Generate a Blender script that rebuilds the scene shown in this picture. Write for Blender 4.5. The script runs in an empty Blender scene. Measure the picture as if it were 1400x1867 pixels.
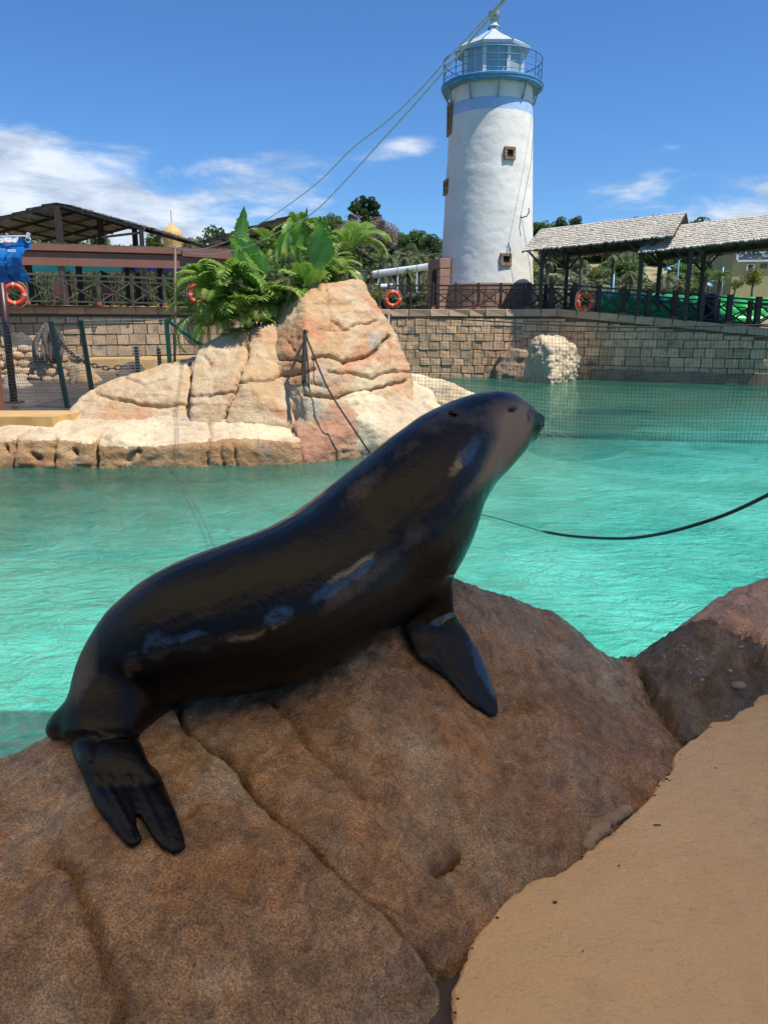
import bpy, bmesh, math, random
import numpy as np
from mathutils import Vector, Matrix, Euler
from mathutils.kdtree import KDTree
random.seed(7); np.random.seed(7)
SC = bpy.context.scene
COL = SC.collection
PI = math.pi
R = math.radians
# ------------------------------------------------------------------ camera, sky, sun, exposure
CAM_Z = 2.2; PITCH = 13.5; FPX = 1402.0; CU = 700.0; CV = 933.5
cam_d = bpy.data.cameras.new('camera'); cam = bpy.data.objects.new('camera', cam_d); COL.objects.link(cam)
cam.location = (0, 0, CAM_Z); cam.rotation_euler = (R(90-PITCH), 0, 0)
cam_d.sensor_fit = 'VERTICAL'; cam_d.sensor_height = 24; cam_d.lens = 24*FPX/1867
cam_d.clip_start = .05; cam_d.clip_end = 3000
SC.camera = cam
SUN_EL = 63; SUN_AZ = 124       # azimuth clockwise from +Y
world = bpy.data.worlds.new('World'); SC.world = world; world.use_nodes = True
wn = world.node_tree; wn.nodes.clear()
def N(t, typ, **kw):
    n = t.nodes.new(typ)
    for k, v in kw.items(): setattr(n, k, v)
    return n
sky = N(wn, 'ShaderNodeTexSky'); sky.sky_type = 'NISHITA'; sky.sun_disc = False
sky.sun_elevation = R(SUN_EL); sky.sun_rotation = R(SUN_AZ)
sky.air_density = 1.0; sky.dust_density = .25; sky.ozone_density = 2.2
SKY = .10
tc = N(wn, 'ShaderNodeTexCoord')
nrm = N(wn, 'ShaderNodeVectorMath', operation='NORMALIZE'); wn.links.new(tc.outputs['Generated'], nrm.inputs[0])
sep = N(wn, 'ShaderNodeSeparateXYZ'); wn.links.new(nrm.outputs[0], sep.inputs[0])
def wmath(op, a, b=None, c=None, clamp=False):
    m = N(wn, 'ShaderNodeMath', operation=op); m.use_clamp = clamp
    for i, x in enumerate((a, b, c)):
        if x is None: continue
        if isinstance(x, (int, float)): m.inputs[i].default_value = x
        else: wn.links.new(x, m.inputs[i])
    return m.outputs[0]
# clouds: projected onto a flat layer so that they thin out and flatten towards the horizon
zz = wmath('MAXIMUM', sep.outputs['Z'], 0.0)
den = wmath('ADD', zz, 0.16)
px = wmath('DIVIDE', sep.outputs['X'], den); py = wmath('DIVIDE', sep.outputs['Y'], den)
cmb = N(wn, 'ShaderNodeCombineXYZ'); wn.links.new(px, cmb.inputs[0]); wn.links.new(py, cmb.inputs[1])
def wnoise(scale, detail, rough, w, dist=0):
    n = N(wn, 'ShaderNodeTexNoise'); n.noise_dimensions = '3D'
    n.inputs['Scale'].default_value = scale; n.inputs['Detail'].default_value = detail
    n.inputs['Roughness'].default_value = rough; n.inputs['Distortion'].default_value = dist
    mp = N(wn, 'ShaderNodeMapping'); mp.inputs['Location'].default_value = (w, w*1.7, w*.3)
    wn.links.new(cmb.outputs[0], mp.inputs[0]); wn.links.new(mp.outputs[0], n.inputs['Vector'])
    return n.outputs['Fac']
big = wnoise(.75, 2, .5, 3.1)
fine = wnoise(2.3, 9, .58, 1.0, .3)
def bank(dx, dy, dz, r0, r1):   # a cloud bank around one direction of the sky
    d = Vector((dx, dy, dz)).normalized()
    cv_ = N(wn, 'ShaderNodeVectorMath', operation='SUBTRACT'); wn.links.new(nrm.outputs[0], cv_.inputs[0]); cv_.inputs[1].default_value = d
    sc_ = N(wn, 'ShaderNodeVectorMath', operation='MULTIPLY'); wn.links.new(cv_.outputs[0], sc_.inputs[0]); sc_.inputs[1].default_value = (1, 1, 3.1)
    ln = N(wn, 'ShaderNodeVectorMath', operation='LENGTH'); wn.links.new(sc_.outputs[0], ln.inputs[0])
    mr = N(wn, 'ShaderNodeMapRange'); mr.interpolation_type = 'SMOOTHSTEP'
    wn.links.new(ln.outputs['Value'], mr.inputs[0]); mr.inputs[1].default_value = r0; mr.inputs[2].default_value = r1
    mr.inputs[3].default_value = 1; mr.inputs[4].default_value = 0
    return mr.outputs[0]
b1 = bank(-.52, 1, .10, .10, .62)
b2 = bank(-.15, 1, .08, .02, .30)
b3 = bank(.42, 1, .13, .02, .36)
b4 = bank(.030, 1, .212, .0, .085)
bb = wmath('MAXIMUM', wmath('MULTIPLY', b4, .72), wmath('MAXIMUM', wmath('MAXIMUM', wmath('MULTIPLY', b1, 1.0), wmath('MULTIPLY', b2, .48)), wmath('MULTIPLY', b3, .58)))
dens = wmath('ADD', wmath('MULTIPLY', fine, 1.0), wmath('MULTIPLY', bb, .52))
dens = wmath('ADD', dens, wmath('MULTIPLY', big, .22))
mr = N(wn, 'ShaderNodeMapRange'); mr.interpolation_type = 'SMOOTHSTEP'; wn.links.new(dens, mr.inputs[0])
mr.inputs[1].default_value = .79; mr.inputs[2].default_value = 1.06; mr.inputs[3].default_value = 0; mr.inputs[4].default_value = .92
shade = wnoise(3.5, 6, .6, 7.7, .2)
cr = N(wn, 'ShaderNodeValToRGB'); wn.links.new(shade, cr.inputs[0])
cr.color_ramp.elements[0].position = .38; cr.color_ramp.elements[0].color = (3.4, 4.1, 5.2, 1)
cr.color_ramp.elements[1].position = .62; cr.color_ramp.elements[1].color = (6.4, 7.0, 7.8, 1)
# deepen the blue of the clear sky a little towards the photograph's
tint = N(wn, 'ShaderNodeMix', data_type='RGBA', blend_type='MULTIPLY'); tint.inputs[0].default_value = 1
wn.links.new(sky.outputs[0], tint.inputs[6]); tint.inputs[7].default_value = (.43, .71, 1.04, 1)
mx = N(wn, 'ShaderNodeMix', data_type='RGBA'); wn.links.new(mr.outputs[0], mx.inputs[0])
wn.links.new(tint.outputs[2], mx.inputs[6]); wn.links.new(cr.outputs[0], mx.inputs[7])
bg = N(wn, 'ShaderNodeBackground'); bg.inputs[1].default_value = SKY; wn.links.new(mx.outputs[2], bg.inputs[0])
wo = N(wn, 'ShaderNodeOutputWorld'); wn.links.new(bg.outputs[0], wo.inputs[0])

sun_d = bpy.data.lights.new('sun', 'SUN'); sun_d.energy = 4.2; sun_d.angle = R(.53); sun_d.color = (1, .95, .87)
sun = bpy.data.objects.new('sun', sun_d); COL.objects.link(sun)
SUNV = Vector((math.sin(R(SUN_AZ))*math.cos(R(SUN_EL)), math.cos(R(SUN_AZ))*math.cos(R(SUN_EL)), math.sin(R(SUN_EL))))
sun.rotation_euler = SUNV.to_track_quat('Z', 'Y').to_euler(); sun.location = (20, -20, 40)
vs = SC.view_settings; vs.view_transform = 'Standard'; vs.look = 'None'; vs.gamma = 1; vs.exposure = .50; vs.use_curve_mapping = False
cy = SC.cycles
try:
    cy.max_bounces = 8; cy.transparent_max_bounces = 10; cy.diffuse_bounces = 4; cy.glossy_bounces = 3; cy.transmission_bounces = 4
    cy.caustics_reflective = False; cy.caustics_refractive = False; cy.use_denoising = True; cy.sample_clamp_indirect = 4
except Exception: pass

# ------------------------------------------------------------------ measuring helpers: a direction of view and a distance give a place
_p = R(PITCH)
FW = Vector((0, math.cos(_p), -math.sin(_p))); UPV = Vector((0, math.sin(_p), math.cos(_p))); CAMP = Vector((0, 0, CAM_Z))
def ray(u, v): return FW*FPX + Vector((1, 0, 0))*(u-CU) - UPV*(v-CV)
def at(u, v, Y):
    d = ray(u, v); return CAMP + d*(Y/d.y)
def atz(u, v, z):
    d = ray(u, v); return CAMP + d*((z-CAM_Z)/d.z)
def proj(P):            # numpy (n,3) -> measured angles as pixels of the reference
    P = np.asarray(P, float) - np.array(CAMP)
    w = P@np.array(FW); return CU+FPX*P[:, 0]/w, CV-FPX*(P@np.array(UPV))/w

# ------------------------------------------------------------------ noise (numpy)
def _h(ix, iy, iz, seed):
    n = (ix*374761393 + iy*668265263 + iz*2147483647*3 + seed*1274126177) & 0xffffffff
    n = ((n ^ (n >> 13))*1274126177) & 0xffffffff
    n = (n ^ (n >> 16))
    return (n & 0xffffff)/float(0xffffff)*2-1
def vnoise(P, seed=0):
    P = np.asarray(P, float); I = np.floor(P).astype(np.int64); F = P-I; F = F*F*F*(F*(F*6-15)+10)
    out = 0
    for dx in (0, 1):
        wx = F[:, 0] if dx else 1-F[:, 0]
        for dy in (0, 1):
            wy = F[:, 1] if dy else 1-F[:, 1]
            for dz in (0, 1):
                wz = F[:, 2] if dz else 1-F[:, 2]
                out = out + wx*wy*wz*_h(I[:, 0]+dx, I[:, 1]+dy, I[:, 2]+dz, seed)
    return out
def fbm(P, scale=1, octv=4, seed=0, gain=.5, ridge=False):
    P = np.asarray(P, float)*scale; a = 1; s = 0; t = 0
    for o in range(octv):
        n = vnoise(P + 17.3*o, seed+o)
        if ridge: n = 1-2*np.abs(n)
        s = s+a*n; t += a; a *= gain; P = P*2.03
    return s/t

# ------------------------------------------------------------------ materials
def mat(name, c1, c2=None, c3=None, scale=4, detail=6, rough=.7, rough2=None, bump=0, bscale=30, metallic=0, spec=.5,
        dirt=None, dscale=1.5, dthr=(.52, .62), rnd=0, stretch=(1, 1, 1), coat=0, bdist=.01, transl=None, bdetail=6, dist=0, bump2=0, b2scale=6, b2dist=.03):
    m = bpy.data.materials.new(name); m.use_nodes = True; t = m.node_tree; t.nodes.clear()
    out = N(t, 'ShaderNodeOutputMaterial'); bs = N(t, 'ShaderNodeBsdfPrincipled'); t.links.new(bs.outputs[0], out.inputs[0])
    bs.inputs['Metallic'].default_value = metallic; bs.inputs['Specular IOR Level'].default_value = spec
    bs.inputs['Coat Weight'].default_value = coat; bs.inputs['Coat Roughness'].default_value = .12
    co = N(t, 'ShaderNodeTexCoord'); mp = N(t, 'ShaderNodeMapping'); mp.inputs['Scale'].default_value = stretch
    t.links.new(co.outputs['Object'], mp.inputs[0])
    oi = N(t, 'ShaderNodeObjectInfo')
    if rnd:
        ad = N(t, 'ShaderNodeVectorMath', operation='ADD'); t.links.new(mp.outputs[0], ad.inputs[0])
        cx = N(t, 'ShaderNodeMath', operation='MULTIPLY'); cx.inputs[1].default_value = 37.0; t.links.new(oi.outputs['Random'], cx.inputs[0])
        t.links.new(cx.outputs[0], ad.inputs[1]); vec = ad.outputs[0]
    else: vec = mp.outputs[0]
    def noise(sc_, det, dist_=0):
        n = N(t, 'ShaderNodeTexNoise'); n.inputs['Scale'].default_value = sc_; n.inputs['Detail'].default_value = det
        n.inputs['Roughness'].default_value = .6; n.inputs['Distortion'].default_value = dist_
        t.links.new(vec, n.inputs['Vector']); return n.outputs['Fac']
    c2 = c2 or tuple(x*.75 for x in c1)
    nz = noise(scale, detail, dist); rp = N(t, 'ShaderNodeValToRGB'); t.links.new(nz, rp.inputs[0])
    rp.color_ramp.elements[0].position = .34; rp.color_ramp.elements[0].color = (*c2, 1)
    rp.color_ramp.elements[1].position = .66; rp.color_ramp.elements[1].color = (*c1, 1)
    if c3:
        e = rp.color_ramp.elements.new(.5); e.color = (*c3, 1)
    colr = rp.outputs[0]
    if dirt:
        dn = noise(dscale, 7); mr_ = N(t, 'ShaderNodeMapRange'); t.links.new(dn, mr_.inputs[0]); mr_.inputs[1].default_value = dthr[0]; mr_.inputs[2].default_value = dthr[1]
        mx_ = N(t, 'ShaderNodeMix', data_type='RGBA'); t.links.new(mr_.outputs[0], mx_.inputs[0]); t.links.new(colr, mx_.inputs[6]); mx_.inputs[7].default_value = (*dirt, 1)
        colr = mx_.outputs[2]
    if rnd:
        hs = N(t, 'ShaderNodeHueSaturation'); mr2 = N(t, 'ShaderNodeMapRange'); t.links.new(oi.outputs['Random'], mr2.inputs[0])
        mr2.inputs[3].default_value = 1-rnd; mr2.inputs[4].default_value = 1+rnd; t.links.new(mr2.outputs[0], hs.inputs['Value']); t.links.new(colr, hs.inputs['Color']); colr = hs.outputs[0]
    t.links.new(colr, bs.inputs['Base Color'])
    if rough2 is None: bs.inputs['Roughness'].default_value = rough
    else:
        rn = noise(scale*1.3+1, 5); m3 = N(t, 'ShaderNodeMapRange'); t.links.new(rn, m3.inputs[0]); m3.inputs[1].default_value = .38; m3.inputs[2].default_value = .62
        m3.inputs[3].default_value = rough; m3.inputs[4].default_value = rough2; t.links.new(m3.outputs[0], bs.inputs['Roughness'])
    prev = None
    if bump2:
        bn = noise(b2scale, 4); b = N(t, 'ShaderNodeBump'); b.inputs['Strength'].default_value = bump2; b.inputs['Distance'].default_value = b2dist
        t.links.new(bn, b.inputs['Height']); prev = b.outputs[0]
    if bump:
        bn = noise(bscale, bdetail); b = N(t, 'ShaderNodeBump'); b.inputs['Strength'].default_value = bump; b.inputs['Distance'].default_value = bdist
        t.links.new(bn, b.inputs['Height'])
        if prev: t.links.new(prev, b.inputs['Normal'])
        prev = b.outputs[0]
    if prev: t.links.new(prev, bs.inputs['Normal'])
    if transl:
        tr = N(t, 'ShaderNodeBsdfTranslucent'); tr.inputs[0].default_value = (*transl[0], 1)
        ms = N(t, 'ShaderNodeMixShader'); ms.inputs[0].default_value = transl[1]
        t.links.new(bs.outputs[0], ms.inputs[1]); t.links.new(tr.outputs[0], ms.inputs[2]); t.links.new(ms.outputs[0], out.inputs[0])
    return m

# ------------------------------------------------------------------ mesh helpers
def link(o, parent=None):
    COL.objects.link(o)
    if parent is not None: o.parent = parent
    return o
def mesh_obj(name, verts, faces, material, parent=None, smooth=False):
    me = bpy.data.meshes.new(name); me.from_pydata([tuple(v) for v in verts], [], faces)
    if material: me.materials.append(material)
    if smooth: me.polygons.foreach_set('use_smooth', [True]*len(me.polygons))
    me.update(); return link(bpy.data.objects.new(name, me), parent)
def same(o, parent=None, loc=None, rot=None, scale=None):   # a copy that shares mesh data
    c = o.copy(); COL.objects.link(c); c.parent = parent
    if loc is not None: c.location = loc
    if rot is not None: c.rotation_euler = rot
    if scale is not None: c.scale = scale
    return c
def tag(o, label=None, cat=None, group=None, kind=None):
    if label: o['label'] = label
    if cat: o['category'] = cat
    if group: o['group'] = group
    if kind: o['kind'] = kind
    return o
def empty(name, loc, label=None, cat=None, group=None, rz=0):
    o = bpy.data.objects.new(name, None); o.location = loc; o.rotation_euler.z = rz; o.empty_display_size = .2
    link(o); tag(o, label, cat, group); return o
def tree_copy(root, loc, rz=0, scale=1, label=None):
    c = same(root, None, loc, (0, 0, rz), (scale,)*3 if not hasattr(scale, '__len__') else scale)
    if label: c['label'] = label
    for ch in [x for x in bpy.data.objects if x.parent == root]:
        d = ch.copy(); COL.objects.link(d); d.parent = c
        for g in [x for x in bpy.data.objects if x.parent == ch]:
            e = g.copy(); COL.objects.link(e); e.parent = d
    return c
class MB:
    def __init__(s): s.v = []; s.f = []
    def add(s, vs_, fs): n = len(s.v); s.v += [tuple(x) for x in vs_]; s.f += [tuple(i+n for i in f) for f in fs]; return s
    def box(s, c, d, rot=None, bev=0):
        c = Vector(c); hx, hy, hz = d[0]/2, d[1]/2, d[2]/2
        M = rot if rot is not None else Matrix.Identity(3)
        if not bev:
            V = [c+M@Vector((x*hx, y*hy, z*hz)) for x in (-1, 1) for y in (-1, 1) for z in (-1, 1)]
            return s.add(V, [(0, 1, 3, 2), (4, 6, 7, 5), (0, 4, 5, 1), (2, 3, 7, 6), (0, 2, 6, 4), (1, 5, 7, 3)])
        bm = bmesh.new(); bmesh.ops.create_cube(bm, size=1)
        for v in bm.verts: v.co = Vector((v.co.x*d[0], v.co.y*d[1], v.co.z*d[2]))
        bmesh.ops.bevel(bm, geom=list(bm.edges), offset=bev, segments=1, affect='EDGES'); bm.verts.index_update()
        s.add([c+M@v.co for v in bm.verts], [[v.index for v in f.verts] for f in bm.faces]); bm.free(); return s
    def bar(s, a, b, w, h=None, bev=0):     # a straight box from a to b
        a = Vector(a); b = Vector(b); h = h or w; d = b-a; L = d.length
        if L < 1e-6: return s
        x = d/L; ref = Vector((0, 0, 1)) if abs(x.z) < .95 else Vector((0, 1, 0))
        y = ref.cross(x).normalized(); z = x.cross(y)
        M = Matrix((x, y, z)).transposed(); return s.box((a+b)/2, (L, w, h), M, bev)
    def tube(s, pts, r, n=8, caps=True, closed=False):
        pts = [Vector(p) for p in pts]; m = len(pts); rs = r if hasattr(r, '__len__') else [r]*m
        rings = []; ref = None
        for i, p in enumerate(pts):
            if closed: t = pts[(i+1) % m]-pts[i-1]
            else: t = pts[min(i+1, m-1)]-pts[max(i-1, 0)]
            t.normalize()
            if ref is None: ref = Vector((0, 0, 1)) if abs(t.z) < .9 else Vector((1, 0, 0))
            x = (ref - t*ref.dot(t)).normalized(); y = t.cross(x); ref = x
            rings.append([p+(x*math.cos(2*PI*k/n)+y*math.sin(2*PI*k/n))*rs[i] for k in range(n)])
        V = [q for rg in rings for q in rg]; F = []
        for i in range(m if closed else m-1):
            j = (i+1) % m
            for k in range(n): F.append((i*n+k, i*n+(k+1) % n, j*n+(k+1) % n, j*n+k))
        if caps and not closed: F.append(tuple(range(n-1, -1, -1))); F.append(tuple((m-1)*n+k for k in range(n)))
        return s.add(V, F)
    def lathe(s, prof, n=32, c=(0, 0, 0), caps=True):
        c = Vector(c); V = [c+Vector((r*math.cos(2*PI*k/n), r*math.sin(2*PI*k/n), z)) for r, z in prof for k in range(n)]
        F = [(i*n+k, i*n+(k+1) % n, (i+1)*n+(k+1) % n, (i+1)*n+k) for i in range(len(prof)-1) for k in range(n)]
        if caps: F.append(tuple(range(n-1, -1, -1))); F.append(tuple((len(prof)-1)*n+k for k in range(n)))
        return s.add(V, F)
    def build(s, name, material, parent=None, smooth=False):
        return mesh_obj(name, s.v, s.f, material, parent, smooth)
def prism(poly, z0, z1):        # plan polygon -> solid
    n = len(poly); V = [(x, y, z0) for x, y in poly]+[(x, y, z1) for x, y in poly]
    F = [tuple(range(n-1, -1, -1)), tuple(range(n, 2*n))]+[(i, (i+1) % n, n+(i+1) % n, n+i) for i in range(n)]
    return V, F
def cr_spline(pts, k=8):
    P = [Vector(p) for p in pts]; out = []
    for i in range(len(P)-1):
        a, b, c, d = P[max(i-1, 0)], P[i], P[i+1], P[min(i+2, len(P)-1)]
        for j in range(k):
            t = j/k; out.append(.5*((2*b)+(c-a)*t+(2*a-5*b+4*c-d)*t*t+(3*b-a-3*c+d)*t**3))
    out.append(P[-1]); return out
def remeshed(verts, faces, voxel, smooth_it=0, sfac=.5):     # union of overlapping closed shapes as one continuous surface
    o = mesh_obj('tmp', verts, faces, None)
    m = o.modifiers.new('r', 'REMESH'); m.mode = 'VOXEL'; m.voxel_size = voxel
    if smooth_it:
        s_ = o.modifiers.new('s', 'SMOOTH'); s_.factor = sfac; s_.iterations = smooth_it
    dg = bpy.context.evaluated_depsgraph_get(); me = bpy.data.meshes.new_from_object(o.evaluated_get(dg)); me.name = 'mesh'
    old = o.data; bpy.data.objects.remove(o); bpy.data.meshes.remove(old); return me
def get_co(me):
    a = np.empty(len(me.vertices)*3, np.float32); me.vertices.foreach_get('co', a); return a.reshape(-1, 3).astype(float)
def get_no(me):
    a = np.empty(len(me.vertices)*3, np.float32); me.vertex_normals.foreach_get('vector', a); return a.reshape(-1, 3).astype(float)
def set_co(me, co): me.vertices.foreach_set('co', np.asarray(co, np.float32).ravel()); me.update()
def set_smooth(me): me.polygons.foreach_set('use_smooth', [True]*len(me.polygons))
def seg_dist(U, V, poly):      # distance to a polyline in the plane, numpy
    d = np.full(len(U), 1e9)
    for (a, b), (c, e) in zip(poly[:-1], poly[1:]):
        dx, dy = c-a, e-b; L = dx*dx+dy*dy+1e-12; t = np.clip(((U-a)*dx+(V-b)*dy)/L, 0, 1)
        d = np.minimum(d, np.hypot(U-a-t*dx, V-b-t*dy))
    return d
def in_poly(X, Y, poly):
    ins = np.zeros(len(X), bool); n = len(poly); j = n-1
    for i in range(n):
        xi, yi = poly[i]; xj, yj = poly[j]
        c = ((yi > Y) != (yj > Y)) & (X < (xj-xi)*(Y-yi)/((yj-yi)+1e-12)+xi); ins ^= c; j = i
    return ins
def color_attr(me, name, cols):
    a = me.color_attributes.new(name, 'FLOAT_COLOR', 'POINT'); a.data.foreach_set('color', np.asarray(cols, np.float32).ravel())
# ================================================================== STRUCTURE
# ---- the line of the far pool wall in plan
WP = [(-60, 8.0), (-13.5, 27.0), (0.2, 35.6), (6.2, 35.4), (15.0, 30.6), (19.0, 28.2), (60, 8.0)]
def wall_y(x):
    return float(np.interp(x, [p[0] for p in WP], [p[1] for p in WP]))
WTOP = 2.98
def wall_top(x):            # the walkway ramps down to the right
    return float(np.interp(x, [-60, 7.6, 15.0, 19.0, 60], [WTOP, WTOP, 2.16, 1.9, 1.9]))
FLOOR = .65
# ---- water
wm = bpy.data.materials.new('pool_water'); wm.use_nodes = True; t = wm.node_tree; t.nodes.clear()
out = N(t, 'ShaderNodeOutputMaterial'); tcn = N(t, 'ShaderNodeTexCoord')
def tn(sc_, det, stretch=(1, 1, 1), dist=0, rough=.5, off=0):
    mp = N(t, 'ShaderNodeMapping'); mp.inputs['Scale'].default_value = stretch; mp.inputs['Location'].default_value = (off, off, off); mp.inputs['Rotation'].default_value = (0, 0, .18)
    t.links.new(tcn.outputs['Object'], mp.inputs[0]); n = N(t, 'ShaderNodeTexNoise'); t.links.new(mp.outputs[0], n.inputs['Vector'])
    n.inputs['Scale'].default_value = sc_; n.inputs['Detail'].default_value = det; n.inputs['Distortion'].default_value = dist; n.inputs['Roughness'].default_value = rough
    return n.outputs['Fac']
def bump(h, strength, dist, prev=None):
    b = N(t, 'ShaderNodeBump'); b.inputs['Strength'].default_value = strength; b.inputs['Distance'].default_value = dist
    t.links.new(h, b.inputs['Height'])
    if prev: t.links.new(prev, b.inputs['Normal'])
    return b.outputs[0]
n1 = bump(tn(.9, 3, (.8, 1.3, 1), .8), 1, .15)
n15 = bump(tn(2.6, 4, (.9, 1.3, 1), 1.8, .58, 1), 1, .11, n1)
n2 = bump(tn(5.5, 4, (.8, 1.5, 1), 1.4, .6, 3), 1, .030, n15)
calm = N(t, 'ShaderNodeMapRange'); t.links.new(tn(.45, 3, (1, 1.5, 1), .6, .5, 12), calm.inputs[0]); calm.inputs[1].default_value = .40; calm.inputs[2].default_value = .60; calm.inputs[3].default_value = .25; calm.inputs[4].default_value = 1.6
hm = N(t, 'ShaderNodeMath', operation='MULTIPLY'); t.links.new(tn(19, 3, (.9, 1.3, 1), .8, .6, 8), hm.inputs[0]); t.links.new(calm.outputs[0], hm.inputs[1])
n3 = bump(hm.outputs[0], 1, .010, n2)
fr = N(t, 'ShaderNodeFresnel'); fr.inputs[0].default_value = 1.33; t.links.new(n3, fr.inputs[1])
gl = N(t, 'ShaderNodeBsdfGlossy'); gl.inputs['Roughness'].default_value = .03; t.links.new(n3, gl.inputs['Normal'])
rf = N(t, 'ShaderNodeBsdfRefraction'); rf.inputs['IOR'].default_value = 1.33; rf.inputs['Roughness'].default_value = 0; rf.inputs[0].default_value = (.76, .98, .89, 1); t.links.new(n3, rf.inputs['Normal'])
tp = N(t, 'ShaderNodeBsdfTransparent'); tp.inputs[0].default_value = (.76, .98, .90, 1)
df = N(t, 'ShaderNodeBsdfDiffuse'); t.links.new(n3, df.inputs['Normal'])
# clouded water: fine suspended bubbles near the fountain side, clearer greener water to the left
turb = tn(.55, 5, (1, 1, 1), .8, .6, 5); rp = N(t, 'ShaderNodeValToRGB'); t.links.new(turb, rp.inputs[0])
rp.color_ramp.elements[0].position = .36; rp.color_ramp.elements[0].color = (.05, .60, .46, 1)
rp.color_ramp.elements[1].position = .66; rp.color_ramp.elements[1].color = (.17, .95, .76, 1)
t.links.new(rp.outputs[0], df.inputs[0])
m1 = N(t, 'ShaderNodeMixShader'); m1.inputs[0].default_value = .45; t.links.new(tp.outputs[0], m1.inputs[1]); t.links.new(rf.outputs[0], m1.inputs[2])
# suspended matter: thickest in the middle of the pool, where the floor is painted pale
sx = N(t, 'ShaderNodeSeparateXYZ'); t.links.new(tcn.outputs['Object'], sx.inputs[0])
mm = N(t, 'ShaderNodeMapRange'); mm.interpolation_type = 'SMOOTHSTEP'; lx = N(t, 'ShaderNodeMath', operation='MULTIPLY_ADD'); t.links.new(sx.outputs[0], lx.inputs[0]); lx.inputs[1].default_value = -.85; t.links.new(sx.outputs[1], lx.inputs[2]); t.links.new(lx.outputs[0], mm.inputs[0]); mm.inputs[1].default_value = 6.0; mm.inputs[2].default_value = 15; mm.inputs[3].default_value = .46; mm.inputs[4].default_value = .11
m2 = N(t, 'ShaderNodeMixShader'); t.links.new(mm.outputs[0], m2.inputs[0]); t.links.new(m1.outputs[0], m2.inputs[1]); t.links.new(df.outputs[0], m2.inputs[2])
m3 = N(t, 'ShaderNodeMixShader'); t.links.new(fr.outputs[0], m3.inputs[0]); t.links.new(m2.outputs[0], m3.inputs[1]); t.links.new(gl.outputs[0], m3.inputs[2])
t.links.new(m3.outputs[0], out.inputs[0])
tag(mesh_obj('water', [(-60, 1.2, 0), (60, 1.2, 0), (60, 37, 0), (-60, 37, 0)], [(0, 1, 2, 3)], wm), kind='structure')
# ---- pool floor: pale turquoise paint near, darker and deeper basin beyond the net
pm = bpy.data.materials.new('pool_paint_caustics'); pm.use_nodes = True; t = pm.node_tree; b = t.nodes['Principled BSDF']; b.inputs['Roughness'].default_value = .8
tcn = N(t, 'ShaderNodeTexCoord')
a1 = tn(1.7, 8, (1, 1, 1), 2.2, .70); rp = N(t, 'ShaderNodeValToRGB'); t.links.new(a1, rp.inputs[0])  # pale and dark mottling painted in to mimic the caustic light network
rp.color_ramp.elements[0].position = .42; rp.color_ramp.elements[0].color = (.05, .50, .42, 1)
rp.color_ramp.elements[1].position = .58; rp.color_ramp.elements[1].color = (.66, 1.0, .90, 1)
a2 = tn(.33, 5, (1, 1, 1), .5, .6, 9); sx = N(t, 'ShaderNodeSeparateXYZ'); t.links.new(tcn.outputs['Object'], sx.inputs[0])
ma = N(t, 'ShaderNodeMath', operation='MULTIPLY_ADD'); t.links.new(sx.outputs[1], ma.inputs[0]); ma.inputs[1].default_value = .05; t.links.new(a2, ma.inputs[2])
rp2 = N(t, 'ShaderNodeMapRange'); t.links.new(ma.outputs[0], rp2.inputs[0]); rp2.inputs[1].default_value = 1.15; rp2.inputs[2].default_value = 1.45
mx_ = N(t, 'ShaderNodeMix', data_type='RGBA'); t.links.new(rp2.outputs[0], mx_.inputs[0]); t.links.new(rp.outputs[0], mx_.inputs[6]); mx_.inputs[7].default_value = (.06, .42, .37, 1)
# olive algae growing on the floor towards the left, round the rock island
mb_ = N(t, 'ShaderNodeMath', operation='MULTIPLY_ADD'); t.links.new(sx.outputs[0], mb_.inputs[0]); mb_.inputs[1].default_value = -.055; t.links.new(a2, mb_.inputs[2])
mc_ = N(t, 'ShaderNodeMath', operation='MULTIPLY_ADD'); t.links.new(sx.outputs[1], mc_.inputs[0]); mc_.inputs[1].default_value = .075; t.links.new(mb_.outputs[0], mc_.inputs[2])
rp3 = N(t, 'ShaderNodeMapRange'); t.links.new(mc_.outputs[0], rp3.inputs[0]); rp3.inputs[1].default_value = 1.10; rp3.inputs[2].default_value = 1.42; rp3.inputs[4].default_value = .85
mx2 = N(t, 'ShaderNodeMix', data_type='RGBA'); t.links.new(rp3.outputs[0], mx2.inputs[0]); t.links.new(mx_.outputs[2], mx2.inputs[6]); mx2.inputs[7].default_value = (.40, .36, .17, 1)
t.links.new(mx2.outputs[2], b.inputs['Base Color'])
nx, ny = 90, 60; X, Y = np.meshgrid(np.linspace(-60, 60, nx), np.linspace(1.0, 37, ny)); X = X.ravel(); Y = Y.ravel()
Z = -1.35-.10*np.clip(Y-10, 0, 14)+.25*fbm(np.c_[X, Y, X*0], .35, 3, 4)
tag(mesh_obj('pool_floor', np.c_[X, Y, Z], [(j*nx+i, j*nx+i+1, (j+1)*nx+i+1, (j+1)*nx+i) for j in range(ny-1) for i in range(nx-1)], pm, None, True), kind='structure')

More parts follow.
